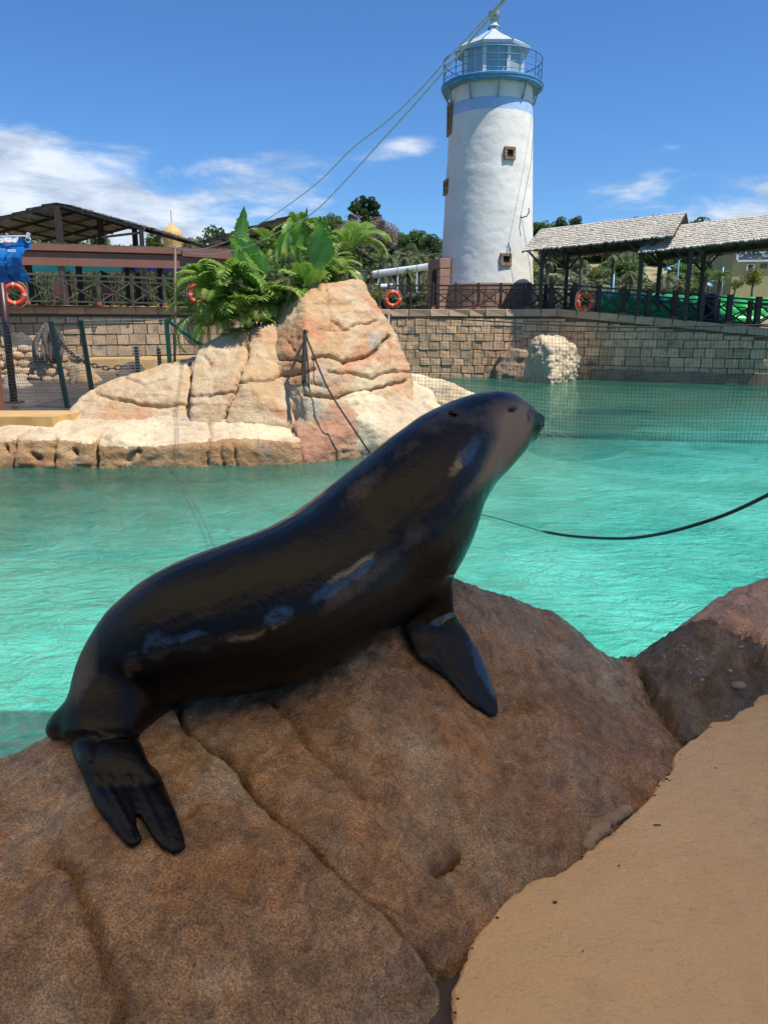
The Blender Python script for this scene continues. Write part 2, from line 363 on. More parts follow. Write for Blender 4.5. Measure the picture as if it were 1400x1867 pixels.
# ---- ground beyond the wall, rising to a planted hillside
SOIL = mat('dry_soil', (.42, .29, .20), (.17, .17, .08), (.30, .25, .14), scale=.35, detail=8, rough=.95, bump=.5, bscale=3, bdist=.1)
def hill(x, y):
    base = WTOP-.06
    s = np.clip((y-52)/60, 0, 1); s = s*s*(3-2*s)
    h = base+s*(7.0+1.6*np.sin(x*.05+1)+1.2*np.sin(x*.021+2.2)+np.clip(x, 0, 60)*.02)
    far = np.clip((y-150)/200, 0, 1); return h-far*9
xs = np.concatenate([np.linspace(-600, -70, 14), np.linspace(-60, 60, 61), np.linspace(70, 600, 14)])
ts = np.concatenate([[.55, 1.2], np.linspace(2, 20, 10), np.linspace(23, 110, 40), np.linspace(130, 900, 20)])
V = []; 
for tt in ts:
    for x in xs:
        y = wall_y(max(-60, min(60, x)))+tt
        z = float(hill(np.array(x), np.array(y)))
        if tt < 6: z = min(z, wall_top(x)-.05)
        V.append((x, y, z-.3 if tt > 6 and x > 8 and y < 50 else z))
nx = len(xs); G = [(j*nx+i, j*nx+i+1, (j+1)*nx+i+1, (j+1)*nx+i) for j in range(len(ts)-1) for i in range(nx-1)]
tag(mesh_obj('ground', V, G, SOIL, None, True), kind='structure')
def ground_z(x, y):
    return float(hill(np.array(float(x)), np.array(float(y))))

# ---- wet concrete deck left of the island, with its ochre painted step
CONC = mat('wet_concrete', (.115, .088, .066), (.055, .042, .034), scale=.8, rough=.55, rough2=.2, bump=.3, bscale=14)
OCHRE = mat('ochre_paint', (.62, .40, .16), (.46, .27, .09), scale=2.5, detail=7, rough=.75, bump=.3, bscale=18, stretch=(1, 3, 1))
a = atz(-500, 752, .62); 
poly = [(-24, 13.9), (-5.2, 13.9), (-4.6, 15.2), (-3.2, 16.3), (-2.6, 18), (-2.2, 34.6), (-13.5, 27.4), (-24, 21.2)]
V, F = prism(poly, -.9, .62); tag(mesh_obj('deck', V, F, CONC), kind='structure')
V, F = prism([(-24, 12.9), (-5.55, 12.9), (-5.25, 13.89), (-24, 13.89)], -.9, .745)
tag(mesh_obj('deck_step', V, F, OCHRE), kind='structure')

# ================================================================== STONE WALLS
BLOCK = mat('tan_block', (.60, .42, .25), (.44, .29, .165), (.52, .35, .20), scale=1.6, detail=8, rough=.9, bump=.7, bscale=9, bdist=.03, rnd=.20, dirt=(.15, .12, .085), dscale=.5, dthr=(.60, .75))
BLOCK_G = mat('weathered_block', (.76, .48, .26), (.54, .35, .20), (.68, .43, .235), scale=1.4, detail=8, rough=.9, bump=.7, bscale=9, bdist=.03, rnd=.22, dirt=(.15, .12, .09), dscale=.5, dthr=(.55, .72))
COPE = mat('coping_stone', (.58, .39, .23), (.44, .29, .17), scale=1.2, detail=7, rough=.85, bump=.5, bscale=10, bdist=.02, rnd=.12)
MORT = mat('dark_mortar', (.24, .175, .115), (.15, .11, .075), scale=3, rough=.95)
def rough_block(name, m, parent, seed):      # unit block, softened edges, uneven face
    rnd = random.Random(seed); bm = bmesh.new(); bmesh.ops.create_cube(bm, size=1)
    bmesh.ops.bevel(bm, geom=list(bm.edges), offset=.045, segments=1, affect='EDGES')
    for v in bm.verts: v.co += Vector((rnd.uniform(-.02, .02), rnd.uniform(-.05, .05), rnd.uniform(-.02, .02)))
    me = bpy.data.meshes.new('block'); bm.to_mesh(me); bm.free(); me.materials.append(m); return me
def make_wall(name, label, x0, x1, m, seed, course=.40, zb=-.15, bl=(.42, .80), cope_m=COPE, base_clear=0):
    rnd = random.Random(seed)
    A = Vector((x0, wall_y(x0), 0)); B = Vector((x1, wall_y(x1), 0)); d = B-A; L = d.length; d.normalize(); nrm_ = Vector((d.y, -d.x, 0))
    ang = math.atan2(d.y, d.x)
    root = empty(name, A, label, 'wall'); inv = root.matrix_world.inverted()
    nseg = 12; Vb = []
    for i in range(nseg+1):
        p = A+d*(L*i/nseg); zt = wall_top(p.x)-.03
        for q, z in ((p, -1.9), (p, zt), (p-nrm_*.6, zt), (p-nrm_*.6, -1.9)): Vb.append(Vector((q.x, q.y, z))-A)
    Fb = [(i*4+k, (i+1)*4+k, (i+1)*4+(k+1) % 4, i*4+(k+1) % 4) for i in range(nseg) for k in range(4)]+[(0, 1, 2, 3), (nseg*4+3, nseg*4+2, nseg*4+1, nseg*4)]
    mesh_obj('backing', Vb, Fb, MORT, root)
    meshes = [rough_block('block', m, None, seed+i) for i in range(4)]
    cms = [rough_block('cope', cope_m, None, seed+50+i) for i in range(3)]
    z = zb; row = 0
    while z < WTOP-.43:
        hh = course*rnd.uniform(.86, 1.16); s = -rnd.uniform(0, .4)
        while s < L:
            w = rnd.uniform(*bl); a_, b_ = max(s, 0), min(s+w, L)
            if b_-a_ > .1:
                pc = A+d*((a_+b_)/2); top = wall_top(pc.x)-.40; h1 = min(hh, top-z)
                if h1 > .1:
                    o = bpy.data.objects.new('block', rnd.choice(meshes)); link(o, root)
                    o.location = Vector((pc.x, pc.y, 0))-A+Vector((0, 0, z+h1/2))+nrm_*rnd.uniform(.00, .045)
                    o.rotation_euler = (rnd.uniform(-.02, .02), rnd.uniform(-.012, .012), ang+rnd.uniform(-.025, .025)); o.scale = (b_-a_-.026, .24, h1-.026)
            s += w
        z += hh; row += 1
    s = 0
    while s < L:
        w = min(rnd.uniform(.7, 1.0), L-s); pc = A+d*(s+w/2)
        sl = math.atan2(wall_top((A+d*(s+w)).x)-wall_top((A+d*s).x), w)
        o = bpy.data.objects.new('coping_stone', rnd.choice(cms)); link(o, root)
        o.location = Vector((pc.x, pc.y, wall_top(pc.x)-.15))-A-nrm_*.22+nrm_*rnd.uniform(0, .02)
        o.rotation_euler = (0, -sl, ang); o.scale = (w-.02, .75, .31)
        s += w
    # second thinner band below the coping
    s = 0
    while s < L:
        w = min(rnd.uniform(.5, .8), L-s); pc = A+d*(s+w/2); sl = math.atan2(wall_top((A+d*(s+w)).x)-wall_top((A+d*s).x), w)
        s += w
    return root
make_wall('stone_wall', 'sunlit tan stone block wall behind the green wire fence on the left', -20.0, .2, BLOCK, 3, course=.36, zb=.45, bl=(.38, .64))
make_wall('stone_wall', 'stained stone block pool wall below the lighthouse, behind the net', .2, 6.2, BLOCK_G, 11, course=.34, bl=(.38, .58))
make_wall('stone_wall', 'long brown stone block pool wall stepping down to the right under the thatched shelters', 6.2, 19, BLOCK_G, 23, course=.36, bl=(.42, .66))
LEDGE = mat('ledge_render', (.34, .23, .145), (.20, .14, .09), scale=2, rough=.9, bump=.5, bscale=8, bdist=.03)
def wall_ledge(x0, x1, z0, z1, w):
    mb = MB(); n = 14
    P = []
    for i in range(n+1):
        x = x0+(x1-x0)*i/n; y = wall_y(x)-.1; j = .05*math.sin(i*2.3)
        P.append([(x, y-w+j, z0), (x, y-w*.8+j, z1+.03*math.sin(i*1.7)), (x, y+.1, z1+.08), (x, y+.1, z0)])
    V = [q for r_ in P for q in r_]; F = [(i*4+k, (i+1)*4+k, (i+1)*4+(k+1) % 4, i*4+(k+1) % 4) for i in range(n) for k in range(4)]+[(0, 1, 2, 3), (4*n+3, 4*n+2, 4*n+1, 4*n)]
    return V, F
V, F = wall_ledge(8.9, 19, -.8, .42, .35); tag(mesh_obj('wall_footing', V, F, LEDGE), kind='structure')
V, F = wall_ledge(-13.2, -3, -.8, 1.05, .7); tag(mesh_obj('wall_footing_tan', V, F, OCHRE), kind='structure')

# ================================================================== WOODEN FENCES
WOOD_D = mat('dark_stained_wood', (.038, .022, .016), (.018, .011, .009), scale=5, rough=.6, bump=.3, bscale=30, rnd=.2)
WOOD_G = mat('grey_green_wood', (.085, .075, .055), (.045, .040, .032), scale=5, rough=.8, bump=.3, bscale=30, rnd=.25)
TERRA = mat('terracotta_foot', (.42, .13, .06), (.30, .09, .045), scale=6, rough=.8)
def make_fence(label, P, m, spacing=1.15, bw=.045, h=1.05, feet=True, name='wooden_fence', post_w=.10, group=None, boxframe=False):
    P = [Vector(p) for p in P]; root = empty(name, P[0], label, 'fence', group)
    segs = [(b-a).length for a, b in zip(P[:-1], P[1:])]; L = sum(segs); n = max(1, round(L/spacing))
    def pt(s):
        for (a, b), l in zip(zip(P[:-1], P[1:]), segs):
            if s <= l+1e-6: return a+(b-a)*(s/l)
            s -= l
        return P[-1].copy()
    pts = [pt(L*i/n)-P[0] for i in range(n+1)]
    pm_ = MB().box((0, 0, h/2+.05), (post_w, post_w, h+.10), None, .008).build('post', m, root); pm_.location = pts[0]
    ft = MB().box((0, 0, .06), (post_w+.05, post_w+.05, .12), None, .01).build('post_foot', TERRA, pm_) if feet else None
    for i in range(1, n+1):
        c = same(pm_, root, pts[i])
        if ft and i % 2 == 0: same(ft, c)
    up = Vector((0, 0, 1))
    for i in range(n):
        a, b = pts[i], pts[i+1]; d = (b-a).normalized(); a2 = a+d*post_w*.5; b2 = b-d*post_w*.5
        for z, w in ((h-.02, .07), (h-.20, .045), (.12, .05)):
            MB().bar(a2+up*z, b2+up*z, .045, w).build('rail', m, root)
        lo, hi = .15, h-.23
        MB().bar(a2+up*lo, b2+up*hi, .035, bw).build('brace', m, root)
        MB().bar(a2+up*hi+d.cross(up)*.03, b2+up*lo+d.cross(up)*.03, .03, bw).build('brace', m, root)
        if boxframe:
            q = b2-a2; e = [a2+q*.22, a2+q*.78]
            for k in e: MB().bar(k+up*lo+d.cross(up)*.055, k+up*hi+d.cross(up)*.055, .03, .03).build('upright', m, root)
            for zf in (.28, .72):
                MB().bar(e[0]+up*(lo+(hi-lo)*zf)+d.cross(up)*.085, e[1]+up*(lo+(hi-lo)*zf)+d.cross(up)*.085, .03, .03).build('crosspiece', m, root)
    return root
def wpt(x, off=.15): return (x, wall_y(x)+off, wall_top(x))
make_fence('weathered grey green cross braced fence along the sunny wall on the left', [wpt(-19), wpt(-13.5), wpt(-.2)], WOOD_G, 1.2)
make_fence('dark fence with crosses and inner squares in front of the lighthouse', [wpt(.2), wpt(6.2)], WOOD_D, 1.0, boxframe=True, group=None)
make_fence('near row of dark cross braced fence stepping down along the right wall', [wpt(6.4), wpt(7.6), wpt(15), wpt(19)], WOOD_D, 1.05, post_w=.19, bw=.065)
make_fence('far row of dark cross braced fence behind the shelter posts', [(x, wall_y(x)+3.0, wall_top(x)) for x in (7.6, 15, 22)], WOOD_D, 1.3, feet=False, post_w=.16, bw=.06)
# paved walkway strip on top of the right wall
PAVE = mat('walkway_paving', (.30, .21, .15), (.22, .15, .11), scale=3, rough=.85)
xs = [-20, -13.5, .2, 6.2, 7.6, 15, 19, 24]; V = []
for x in xs:
    yy = wall_y(x); zt = wall_top(x)-.02; V += [(x, yy+.2, zt), (x, yy+3.6, zt)]
tag(mesh_obj('walkway', V, [(2*i, 2*i+2, 2*i+3, 2*i+1) for i in range(len(xs)-1)], PAVE), kind='structure')

# ================================================================== LIGHTHOUSE
LX, LY = at(886, 515, 39.5).x, 39.5
LB = WTOP
def lz(v, Yd=LY): return at(886, v, Yd).z
zb1 = lz(516, 37.2); zdk = lz(133, 37.0); zroof = lz(58, 38.0); zrail = lz(76, 36.6); ztop = lz(22, LY)
Rb, Rt = 2.35, 1.94
WHITE = mat('white_render', (.80, .765, .69), (.71, .675, .60), scale=1.2, detail=9, rough=.85, bump=.6, bscale=5, bdist=.022, bdetail=9, dirt=(.50, .50, .46), dscale=2.2, dthr=(.64, .78), bump2=.5, b2scale=1.3, b2dist=.05)
BAND = mat('pale_blue_band', (.42, .56, .76), (.34, .48, .68), scale=2, detail=8, rough=.8, bump=.7, bscale=6, bdist=.04)
REDST = mat('red_sandstone', (.40, .23, .15), (.28, .165, .11), scale=2, detail=7, rough=.9, bump=.5, bscale=8, bdist=.03, rnd=.15)
FRAME = mat('ochre_stone_frame', (.36, .22, .12), (.24, .145, .08), scale=4, rough=.9, bump=.5, bscale=20, rnd=.18)
DARKV = mat('dark_opening', (.02, .017, .015), (.012, .011, .01), scale=3, rough=.9)
BLUE = mat('blue_paint', (.10, .34, .55), (.06, .24, .42), scale=3, detail=7, rough=.5, bump=.15, bscale=12)
DBLUE = mat('dark_blue_paint', (.08, .24, .44), (.055, .18, .34), scale=5, rough=.45)
PBLUE = mat('faded_blue_roof', (.50, .54, .54), (.40, .45, .47), scale=4, detail=7, rough=.6, bump=.2, bscale=10, stretch=(1, 1, .4))
WPAINT = mat('white_paint', (.72, .73, .72), (.6, .61, .6), scale=4, rough=.5)
lh = empty('lighthouse', (LX, LY, LB), 'tall white rendered lighthouse with blue gallery and glazed lantern', 'lighthouse')
prof = [(Rb+.02, -.1), (Rb, .9)]
H = zdk-LB
def tr(z): # radius of the tower at a height above its foot
    k = z/H; return Rb+(Rt-Rb)*k+.10*math.exp(-z*.8)-.05
zbase = zb1-LB
n = 96; nz = 120
zs = np.linspace(zbase, H, nz); bandz0, bandz1 = lz(194, 37.2)-LB, lz(170, 37.2)-LB
V = []; 
for z in zs:
    for k in range(n): th = 2*PI*k/n; V.append((math.cos(th), math.sin(th), z))
V = np.array(V); rr = np.array([tr(z) for z in V[:, 2]]); P_ = np.c_[V[:, 0]*2.3, V[:, 1]*2.3, V[:, 2]]
rr = rr+.020*fbm(P_, 1.1, 3, 31)+.012*fbm(P_, 4, 3, 33)
V[:, 0] *= rr; V[:, 1] *= rr
F = [(j*n+k, j*n+(k+1) % n, (j+1)*n+(k+1) % n, (j+1)*n+k) for j in range(nz-1) for k in range(n)]
tw = mesh_obj('tower', V, F, WHITE, lh, True); tw.data.materials.append(BAND)
tw.data.polygons.foreach_set('material_index', [1 if bandz0 < zs[i//n] < bandz1 else 0 for i in range(len(F))])
# red stone base: courses of curved blocks
MB().lathe([(Rb+.02, -.3), (Rb+.02, zbase+.02)], 64).build('base_core', MORT, lh, True)
cz = 0; row = 0
while cz < zbase-.05:
    hh = min(.40, zbase-cz); nb = 26; mb = MB()
    r0, r1 = Rb-.05, Rb+.10; a0, a1 = .006, 2*PI/nb-.006; VV = []
    for q in range(4):
        th = a0+(a1-a0)*q/3
        for r_ in (r0, r1):
            for z in (.012, hh-.012): VV.append((r_*math.cos(th), r_*math.sin(th), z))
    FF = [(0, 1, 3, 2), (12, 14, 15, 13)]
    for q in range(3):
        i = q*4; FF += [(i, i+4, i+5, i+1), (i+2, i+3, i+7, i+6), (i+1, i+5, i+7, i+3), (i, i+2, i+6, i+4)]
    first = mb.add(VV, FF).build('base_stone', REDST, lh)
    first.location.z = cz; first.rotation_euler.z = row*.12
    for k in range(1, nb): same(first, lh, (0, 0, cz), (0, 0, row*.12+k*2*PI/nb))
    cz += hh; row += 1
def tower_px(u, z):     # angle round the tower of a feature seen at u
    X = at(u, 400, LY-2).x-LX; r_ = tr(z); return -math.acos(max(-.995, min(.995, X/r_)))
def stone_window(u, v, w, h, name='window'):
    z = at(u, v, LY-1.9).z-LB; th = tower_px(u, z); r_ = tr(z)
    M = Matrix.Rotation(th, 4, 'Z')@Matrix.Translation((r_-.03, 0, z))
    fr_ = 1
    core = MB().box((0, 0, 0), (.12, w*.56, h*.56)).build(name, DARKV, lh); core.matrix_local = M
    t_ = w*.24
    for c, d in (((.03, 0, h/2-t_/2), (.22, w, t_)), ((.03, 0, -h/2+t_/2), (.22, w, t_)), ((.03, w/2-t_/2, 0), (.20, t_, h-2*t_-.01)), ((.03, -w/2+t_/2, 0), (.20, t_, h-2*t_-.01))):
        nb = 2
        ax = 1 if d[1] > d[2] else 2
        for q in range(nb):
            dd = list(d); cc = list(c); dd[ax] = d[ax]/nb-.012; cc[ax] = c[ax]-d[ax]/2+d[ax]*(q+.5)/nb
            MB().box(cc, dd, None, .01).build('frame_stone', FRAME, core)
    return core
stone_window(924.5, 280, .55, .55); stone_window(923, 474, .56, .56); stone_window(815, 330, .72, .66); stone_window(821, 200, .78, 1.36)
# doorway with a stone surround, low on the left
zt = lz(470, 37.5)-LB; th = tower_px(812, 1.2)
M = Matrix.Rotation(th, 4, 'Z')@Matrix.Translation((Rb, 0, 0))
dr = MB().box((.06, 0, (zt-.5)/2), (.5, .85, zt-.5)).build('doorway', DARKV, lh); dr.matrix_local = M
SB = MB
for q in range(5):
    for sy in (-1, 1):
        hz = (zt-.45)/5; MB().box((.12, sy*.66, hz*(q+.5)), (.52, .44, hz-.015), None, .015).build('surround_stone', REDST, dr)
for q in range(3): MB().box((.12, -.58+.58*q, zt-.2), (.54, .57, .44), None, .015).build('surround_stone', REDST, dr)
# gallery
Rd = 2.33
gz = zdk-LB
dk = MB().lathe([(Rt-.1, -.06), (Rd-.15, -.10), (Rd, -.05), (Rd, .14), (Rd-.04, .17), (Rt-.5, .17)], 72).build('gallery_deck', BLUE, lh, False); dk.location.z = gz
MB().lathe([(Rd+.002, .05), (Rd+.03, .05), (Rd+.03, .12), (Rd+.002, .12)], 72, caps=False).build('deck_rim', DBLUE, dk)
nbk = 10; brk = None
pts = cr_spline([(Rt-.02, 0, -.75), (Rt+.04, 0, -.72), (Rt+.12, 0, -.55), (Rt+.16, 0, -.32), (Rt+.26, 0, -.16), (Rd-.08, 0, -.12)], 4)
mb = MB(); 
for a_, b_ in zip(pts[:-1], pts[1:]): mb.bar(a_, b_, .06, .10)
brk = mb.build('bracket', mat('grey_blue_paint', (.30, .40, .46), (.22, .30, .36), scale=4, rough=.6), lh)
for k in range(nbk):
    th = -PI/2+.02+2*PI*k/nbk
    o = brk if k == 0 else same(brk, lh)
    o.location = (0, 0, gz); o.rotation_euler = (0, 0, th)
rh = 1.02
for z, r_ in ((rh, .030), (rh*.70, .016), (rh*.42, .016), (rh*.16, .016)):
    MB().tube([((Rd-.06)*math.cos(2*PI*k/64), (Rd-.06)*math.sin(2*PI*k/64), gz+.15+z) for k in range(64)], r_, 6, closed=True).build('rail_ring', DBLUE, lh, True)
pst = MB().tube([(Rd-.06, 0, 0), (Rd-.06, 0, rh)], .028, 6).build('rail_post', DBLUE, lh)
for k in range(14):
    o = pst if k == 0 else same(pst, lh); o.location = (0, 0, gz+.15); o.rotation_euler = (0, 0, .2+2*PI*k/14)
# lantern: eight white posts, glass between, faceted roof
GL = bpy.data.materials.new('lantern_glass'); GL.use_nodes = True; t = GL.node_tree; t.nodes.clear()
o_ = N(t, 'ShaderNodeOutputMaterial'); tr_ = N(t, 'ShaderNodeBsdfTransparent'); tr_.inputs[0].default_value = (.82, .90, .90, 1); g_ = N(t, 'ShaderNodeBsdfGlossy'); g_.inputs['Roughness'].default_value = .05
d_ = N(t, 'ShaderNodeBsdfDiffuse'); d_.inputs[0].default_value = (.60, .74, .76, 1)
lw = N(t, 'ShaderNodeLayerWeight'); lw.inputs[0].default_value = .25; ms = N(t, 'ShaderNodeMixShader'); t.links.new(lw.outputs['Fresnel'], ms.inputs[0]); t.links.new(tr_.outputs[0], ms.inputs[1]); t.links.new(g_.outputs[0], ms.inputs[2])
ms2 = N(t, 'ShaderNodeMixShader'); ms2.inputs[0].default_value = .45; t.links.new(ms.outputs[0], ms2.inputs[1]); t.links.new(d_.outputs[0], ms2.inputs[2]); t.links.new(ms2.outputs[0], o_.inputs[0])
Rl = 1.40; zl0 = gz+.17; zl1 = lz(72, 38.0)-LB; off8 = PI/8
corners = [(Rl*math.cos(off8+2*PI*k/8), Rl*math.sin(off8+2*PI*k/8)) for k in range(8)]
for k in range(8):
    a = corners[k]; b = corners[(k+1) % 8]
    MB().bar((a[0], a[1], zl0), (a[0], a[1], zl1), .15).build('lantern_post', WPAINT, lh)
    m_ = ((a[0]+b[0])/2, (a[1]+b[1])/2); d = Vector((b[0]-a[0], b[1]-a[1], 0)).normalized()
    A_ = Vector((a[0], a[1], zl0))+d*.09; B_ = Vector((b[0], b[1], zl0))-d*.09
    mb = MB(); mb.bar(A_+Vector((0, 0, (zl1-zl0)/2)), B_+Vector((0, 0, (zl1-zl0)/2)), .02, zl1-zl0-.16); mb.build('glass_pane', GL, lh)
    for z in (zl0+.03, zl1-.05): MB().bar(Vector((A_.x, A_.y, z)), Vector((B_.x, B_.y, z)), .10, .10).build('lantern_rail', BLUE if z < zl0+.1 else PBLUE, lh)
Rr = 1.74; zr1 = ztop-LB
rp_ = [(Rr, zl1-.14), (Rr+.03, zl1-.02), (1.36, zl1+.22), (.80, zl1+.50), (.30, zl1+.82), (.20, zl1+.98)]
roof = MB(); VV = []; 
for r_, z in rp_:
    for k in range(8): VV.append((r_*math.cos(off8+2*PI*k/8), r_*math.sin(off8+2*PI*k/8), z))
FF = [(i*8+k, i*8+(k+1) % 8, (i+1)*8+(k+1) % 8, (i+1)*8+k) for i in range(len(rp_)-1) for k in range(8)]+[tuple(range(7, -1, -1)), tuple(40+k for k in range(8))]
roof.add(VV, FF).build('lantern_roof', PBLUE, lh)
seam = MB()
for k in range(8):
    th = off8+2*PI*k/8
    for (r0, z0), (r1, z1) in zip(rp_[1:-1], rp_[2:]): seam.bar((r0*math.cos(th), r0*math.sin(th), z0+.01), (r1*math.cos(th), r1*math.sin(th), z1+.01), .05, .05)
seam.build('roof_ridge', BLUE, lh)
fz = zl1+.96
MB().lathe([(.30, 0), (.24, .08), (.16, .16), (.13, .26), (.16, .30)], 20, (0, 0, fz)).build('finial_base', PBLUE, lh, True)
MB().lathe([(.14, 0), (.24, .08), (.27, .22), (.24, .36), (.12, .46), (.02, .50)], 16, (0, 0, fz+.30)).build('finial_ball', mat('clouded_glass', (.30, .36, .36), (.12, .15, .15), scale=6, rough=.25), lh, True)
MB().lathe([(.05, 0), (.05, .7), (.16, .75), (.20, 1.0), (.16, 1.25), (.04, 1.3)], 12, (0, 0, zl0)).build('lamp', DARKV, lh, True)
MB().bar((-.5, -.2, zl0+.05), (-.85, -.3, zl0+.95), .06).build('lamp_strut', DARKV, lh)
# wire stay and hook on the right of the tower
WIRE = mat('grey_wire', (.22, .22, .22), (.15, .15, .15), scale=9, rough=.5)
w0 = at(979, 162, LY-.6)-Vector((LX, LY, LB)); w1 = at(967, 300, LY-2.0)-Vector((LX, LY, LB)); w2 = at(949, 393, LY-2.36)-Vector((LX, LY, LB)); w3 = at(951, 398, LY-2.45)-Vector((LX, LY, LB))
MB().tube([w0, w1, w2], .012, 5).build('stay_wire', WIRE, lh)
MB().tube([w2+Vector((0, 0, -.1)), w2+Vector((.25, -.12, -.05)), w2+Vector((.34, -.15, .12)), w2+Vector((.32, -.15, .3))], .025, 6).build('wall_hook', DARKV, lh)
MB().tube([w2, w2+Vector((-.06, -.1, -.55)), w2+Vector((.02, -.1, -.9))], .018, 5).build('rope_tail', DARKV, lh)
MB().tube([w2+Vector((0, -.1, 0)), w2+Vector((.5, -.05, -2.2)), w2+Vector((.72, 0, -3.6))], .012, 5).build('loose_wire', WIRE, lh)
# ================================================================== THATCHED SHELTERS
THATCH = mat('grey_thatch', (.60, .54, .45), (.42, .37, .31), (.52, .47, .39), scale=6, detail=8, rough=1, bump=.8, bscale=16, bdist=.025, stretch=(1, 1, 1), dirt=(.30, .27, .23), dscale=1.2, dthr=(.55, .75), rnd=.12)
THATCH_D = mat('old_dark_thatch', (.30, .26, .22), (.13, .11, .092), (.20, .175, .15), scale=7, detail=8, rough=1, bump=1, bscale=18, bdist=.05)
POST = mat('brown_post', (.060, .042, .034), (.030, .022, .018), scale=6, rough=.7, bump=.3, bscale=20)
def thatch_slope(name, a, b, c, d, m, parent, n_rows=12, n_cols=46, seed=1, th=.03, batt=None, strands=False):
    """a,b eave ends, c,d ridge ends (c above b, d above a); overlapping ragged rows of reed bundles"""
    rnd = random.Random(seed); mb = MB(); a, b, c, d = map(Vector, (a, b, c, d)); nrm_ = ((b-a).cross(d-a)).normalized()
    if nrm_.z < 0: nrm_ = -nrm_
    for r_ in range(n_rows):
        t0, t1 = r_/n_rows, min(1.0, (r_+1.35)/n_rows)
        for k in range(n_cols):
            s0, s1 = k/n_cols, (k+1.06)/n_cols
            j = rnd.uniform(-.016, .012) if r_ else rnd.uniform(-.04, .02)
            s1 = min(1, s1)
            def pt(s, t_): return a.lerp(b, s).lerp(d.lerp(c, s), t_)
            lift = th*(1+rnd.uniform(-.35, .5))
            p0, p1, p2, p3 = pt(s0, max(-.03, t0+j)), pt(s1, max(-.03, t0+j)), pt(s1, t1), pt(s0, t1)
            q = rnd.uniform(-.01, .01)
            mb.add([p0+nrm_*lift, p1+nrm_*(lift+q), p2, p3, (p0+p1)/2+nrm_*(lift+.016), (p2+p3)/2+nrm_*.012, p0-nrm_*.02, p1-nrm_*.02],
                   [(0, 4, 5, 3), (4, 1, 2, 5), (6, 7, 1, 4, 0)])
    o = mb.build(name, m, parent); tag(o, kind='stuff')
    u = MB().add([a, b, c, d], [(0, 3, 2, 1)]); return o
def shelter(label, E0, E1, R0, R1, B0, B1, post_px, brace=True, seed=1, group=None):
    """front eave E0-E1, ridge R0-R1, back eave B0-B1 (world points)"""
    root = empty('thatched_shelter', E0, label, 'shelter', group); o = Vector(E0)
    E0, E1, R0, R1, B0, B1 = [Vector(p)-o for p in (E0, E1, R0, R1, B0, B1)]
    up = Vector((0, 0, 1))
    thatch_slope('front_thatch', E0, E1, R1, R0, THATCH, root, seed=seed, n_cols=110)
    thatch_slope('back_thatch', B0, B1, R1, R0, THATCH, root, seed=seed+5, n_cols=70)
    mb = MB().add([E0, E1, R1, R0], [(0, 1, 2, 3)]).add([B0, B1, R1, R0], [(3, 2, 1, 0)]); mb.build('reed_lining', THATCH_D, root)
    ax = (E1-E0).normalized(); inn = (B0-E0); inn.z = 0; inn.normalize()
    sl = (R0-E0).normalized(); n = 11
    for k in range(n):
        t_ = k/(n-1)
        MB().bar(E0.lerp(E1, t_)-up*.05, R0.lerp(R1, t_)-up*.05, .05, .07).build('rafter', POST, root)
        MB().bar(B0.lerp(B1, t_)-up*.05, R0.lerp(R1, t_)-up*.05, .05, .07).build('rafter', POST, root)
    f0, f1 = E0+sl*.5-up*.14, E1+sl*.5-up*.14
    bs = (R0-B0).normalized(); g0, g1 = B0+bs*.5-up*.14, B1+bs*.5-up*.14
    MB().bar(f0, f1, .12, .16).build('beam', POST, root); MB().bar(g0, g1, .12, .16).build('beam', POST, root)
    MB().bar(R0-up*.12, R1-up*.12, .09, .14).build('ridge_beam', POST, root)
    for t_ in post_px:
        for q0, q1, nm in ((f0, f1, 'post'), (g0, g1, 'post')):
            p = q0.lerp(q1, t_); wx = p+o; zb = wall_top(wx.x)-.02
            MB().box((p.x, p.y, (p.z+zb-o.z)/2), (.15, .15, p.z-(zb-o.z)), None, .01).build(nm, POST, root)
            for s in (-1, 1): MB().bar(p-up*.75, p+ax*s*.65-up*.05, .06, .08).build('brace', POST, root)
            MB().bar(p-up*.75, p+(inn if q0 is f0 else -inn)*.65-up*.02, .06, .08).build('brace', POST, root)
        a_, b_ = f0.lerp(f1, t_), g0.lerp(g1, t_); MB().bar(a_, b_, .08, .12).build('tie_beam', POST, root)
        MB().bar((a_+b_)/2, R0.lerp(R1, t_)-up*.15, .08).build('king_post', POST, root)
    return root
def roofpts(u0, v0, Y0, u1, v1, ur0, vr0, ur1, vr1, depth=2.15):
    E0 = at(u0, v0, Y0); z = E0.z
    E1 = at(u1, v1, ur0)
    dirn = (E1-E0); dirn.z = 0; nn = Vector((-dirn.y, dirn.x, 0)).normalized()
    if nn.y < 0: nn = -nn
    R0 = E0+nn*depth+Vector((0, 0, depth*.52)); R1 = E1+nn*depth+Vector((0, 0, depth*.52))
    return E0, E1, R0, R1, E0+nn*depth*2, E1+nn*depth*2
rp1 = roofpts(952, 458, 35.0, 1226, 430, 31.8, 0, 0, 0)
shelter('farther thatched walkway shelter, next to the lighthouse', *rp1, (.12, .80), seed=3)
rp2 = roofpts(1162, 461, 32.4, 1500, 424, 29.2, 0, 0, 0, 2.2)
shelter('nearer thatched walkway shelter running off the right edge', *rp2, (.30, .85), seed=9)

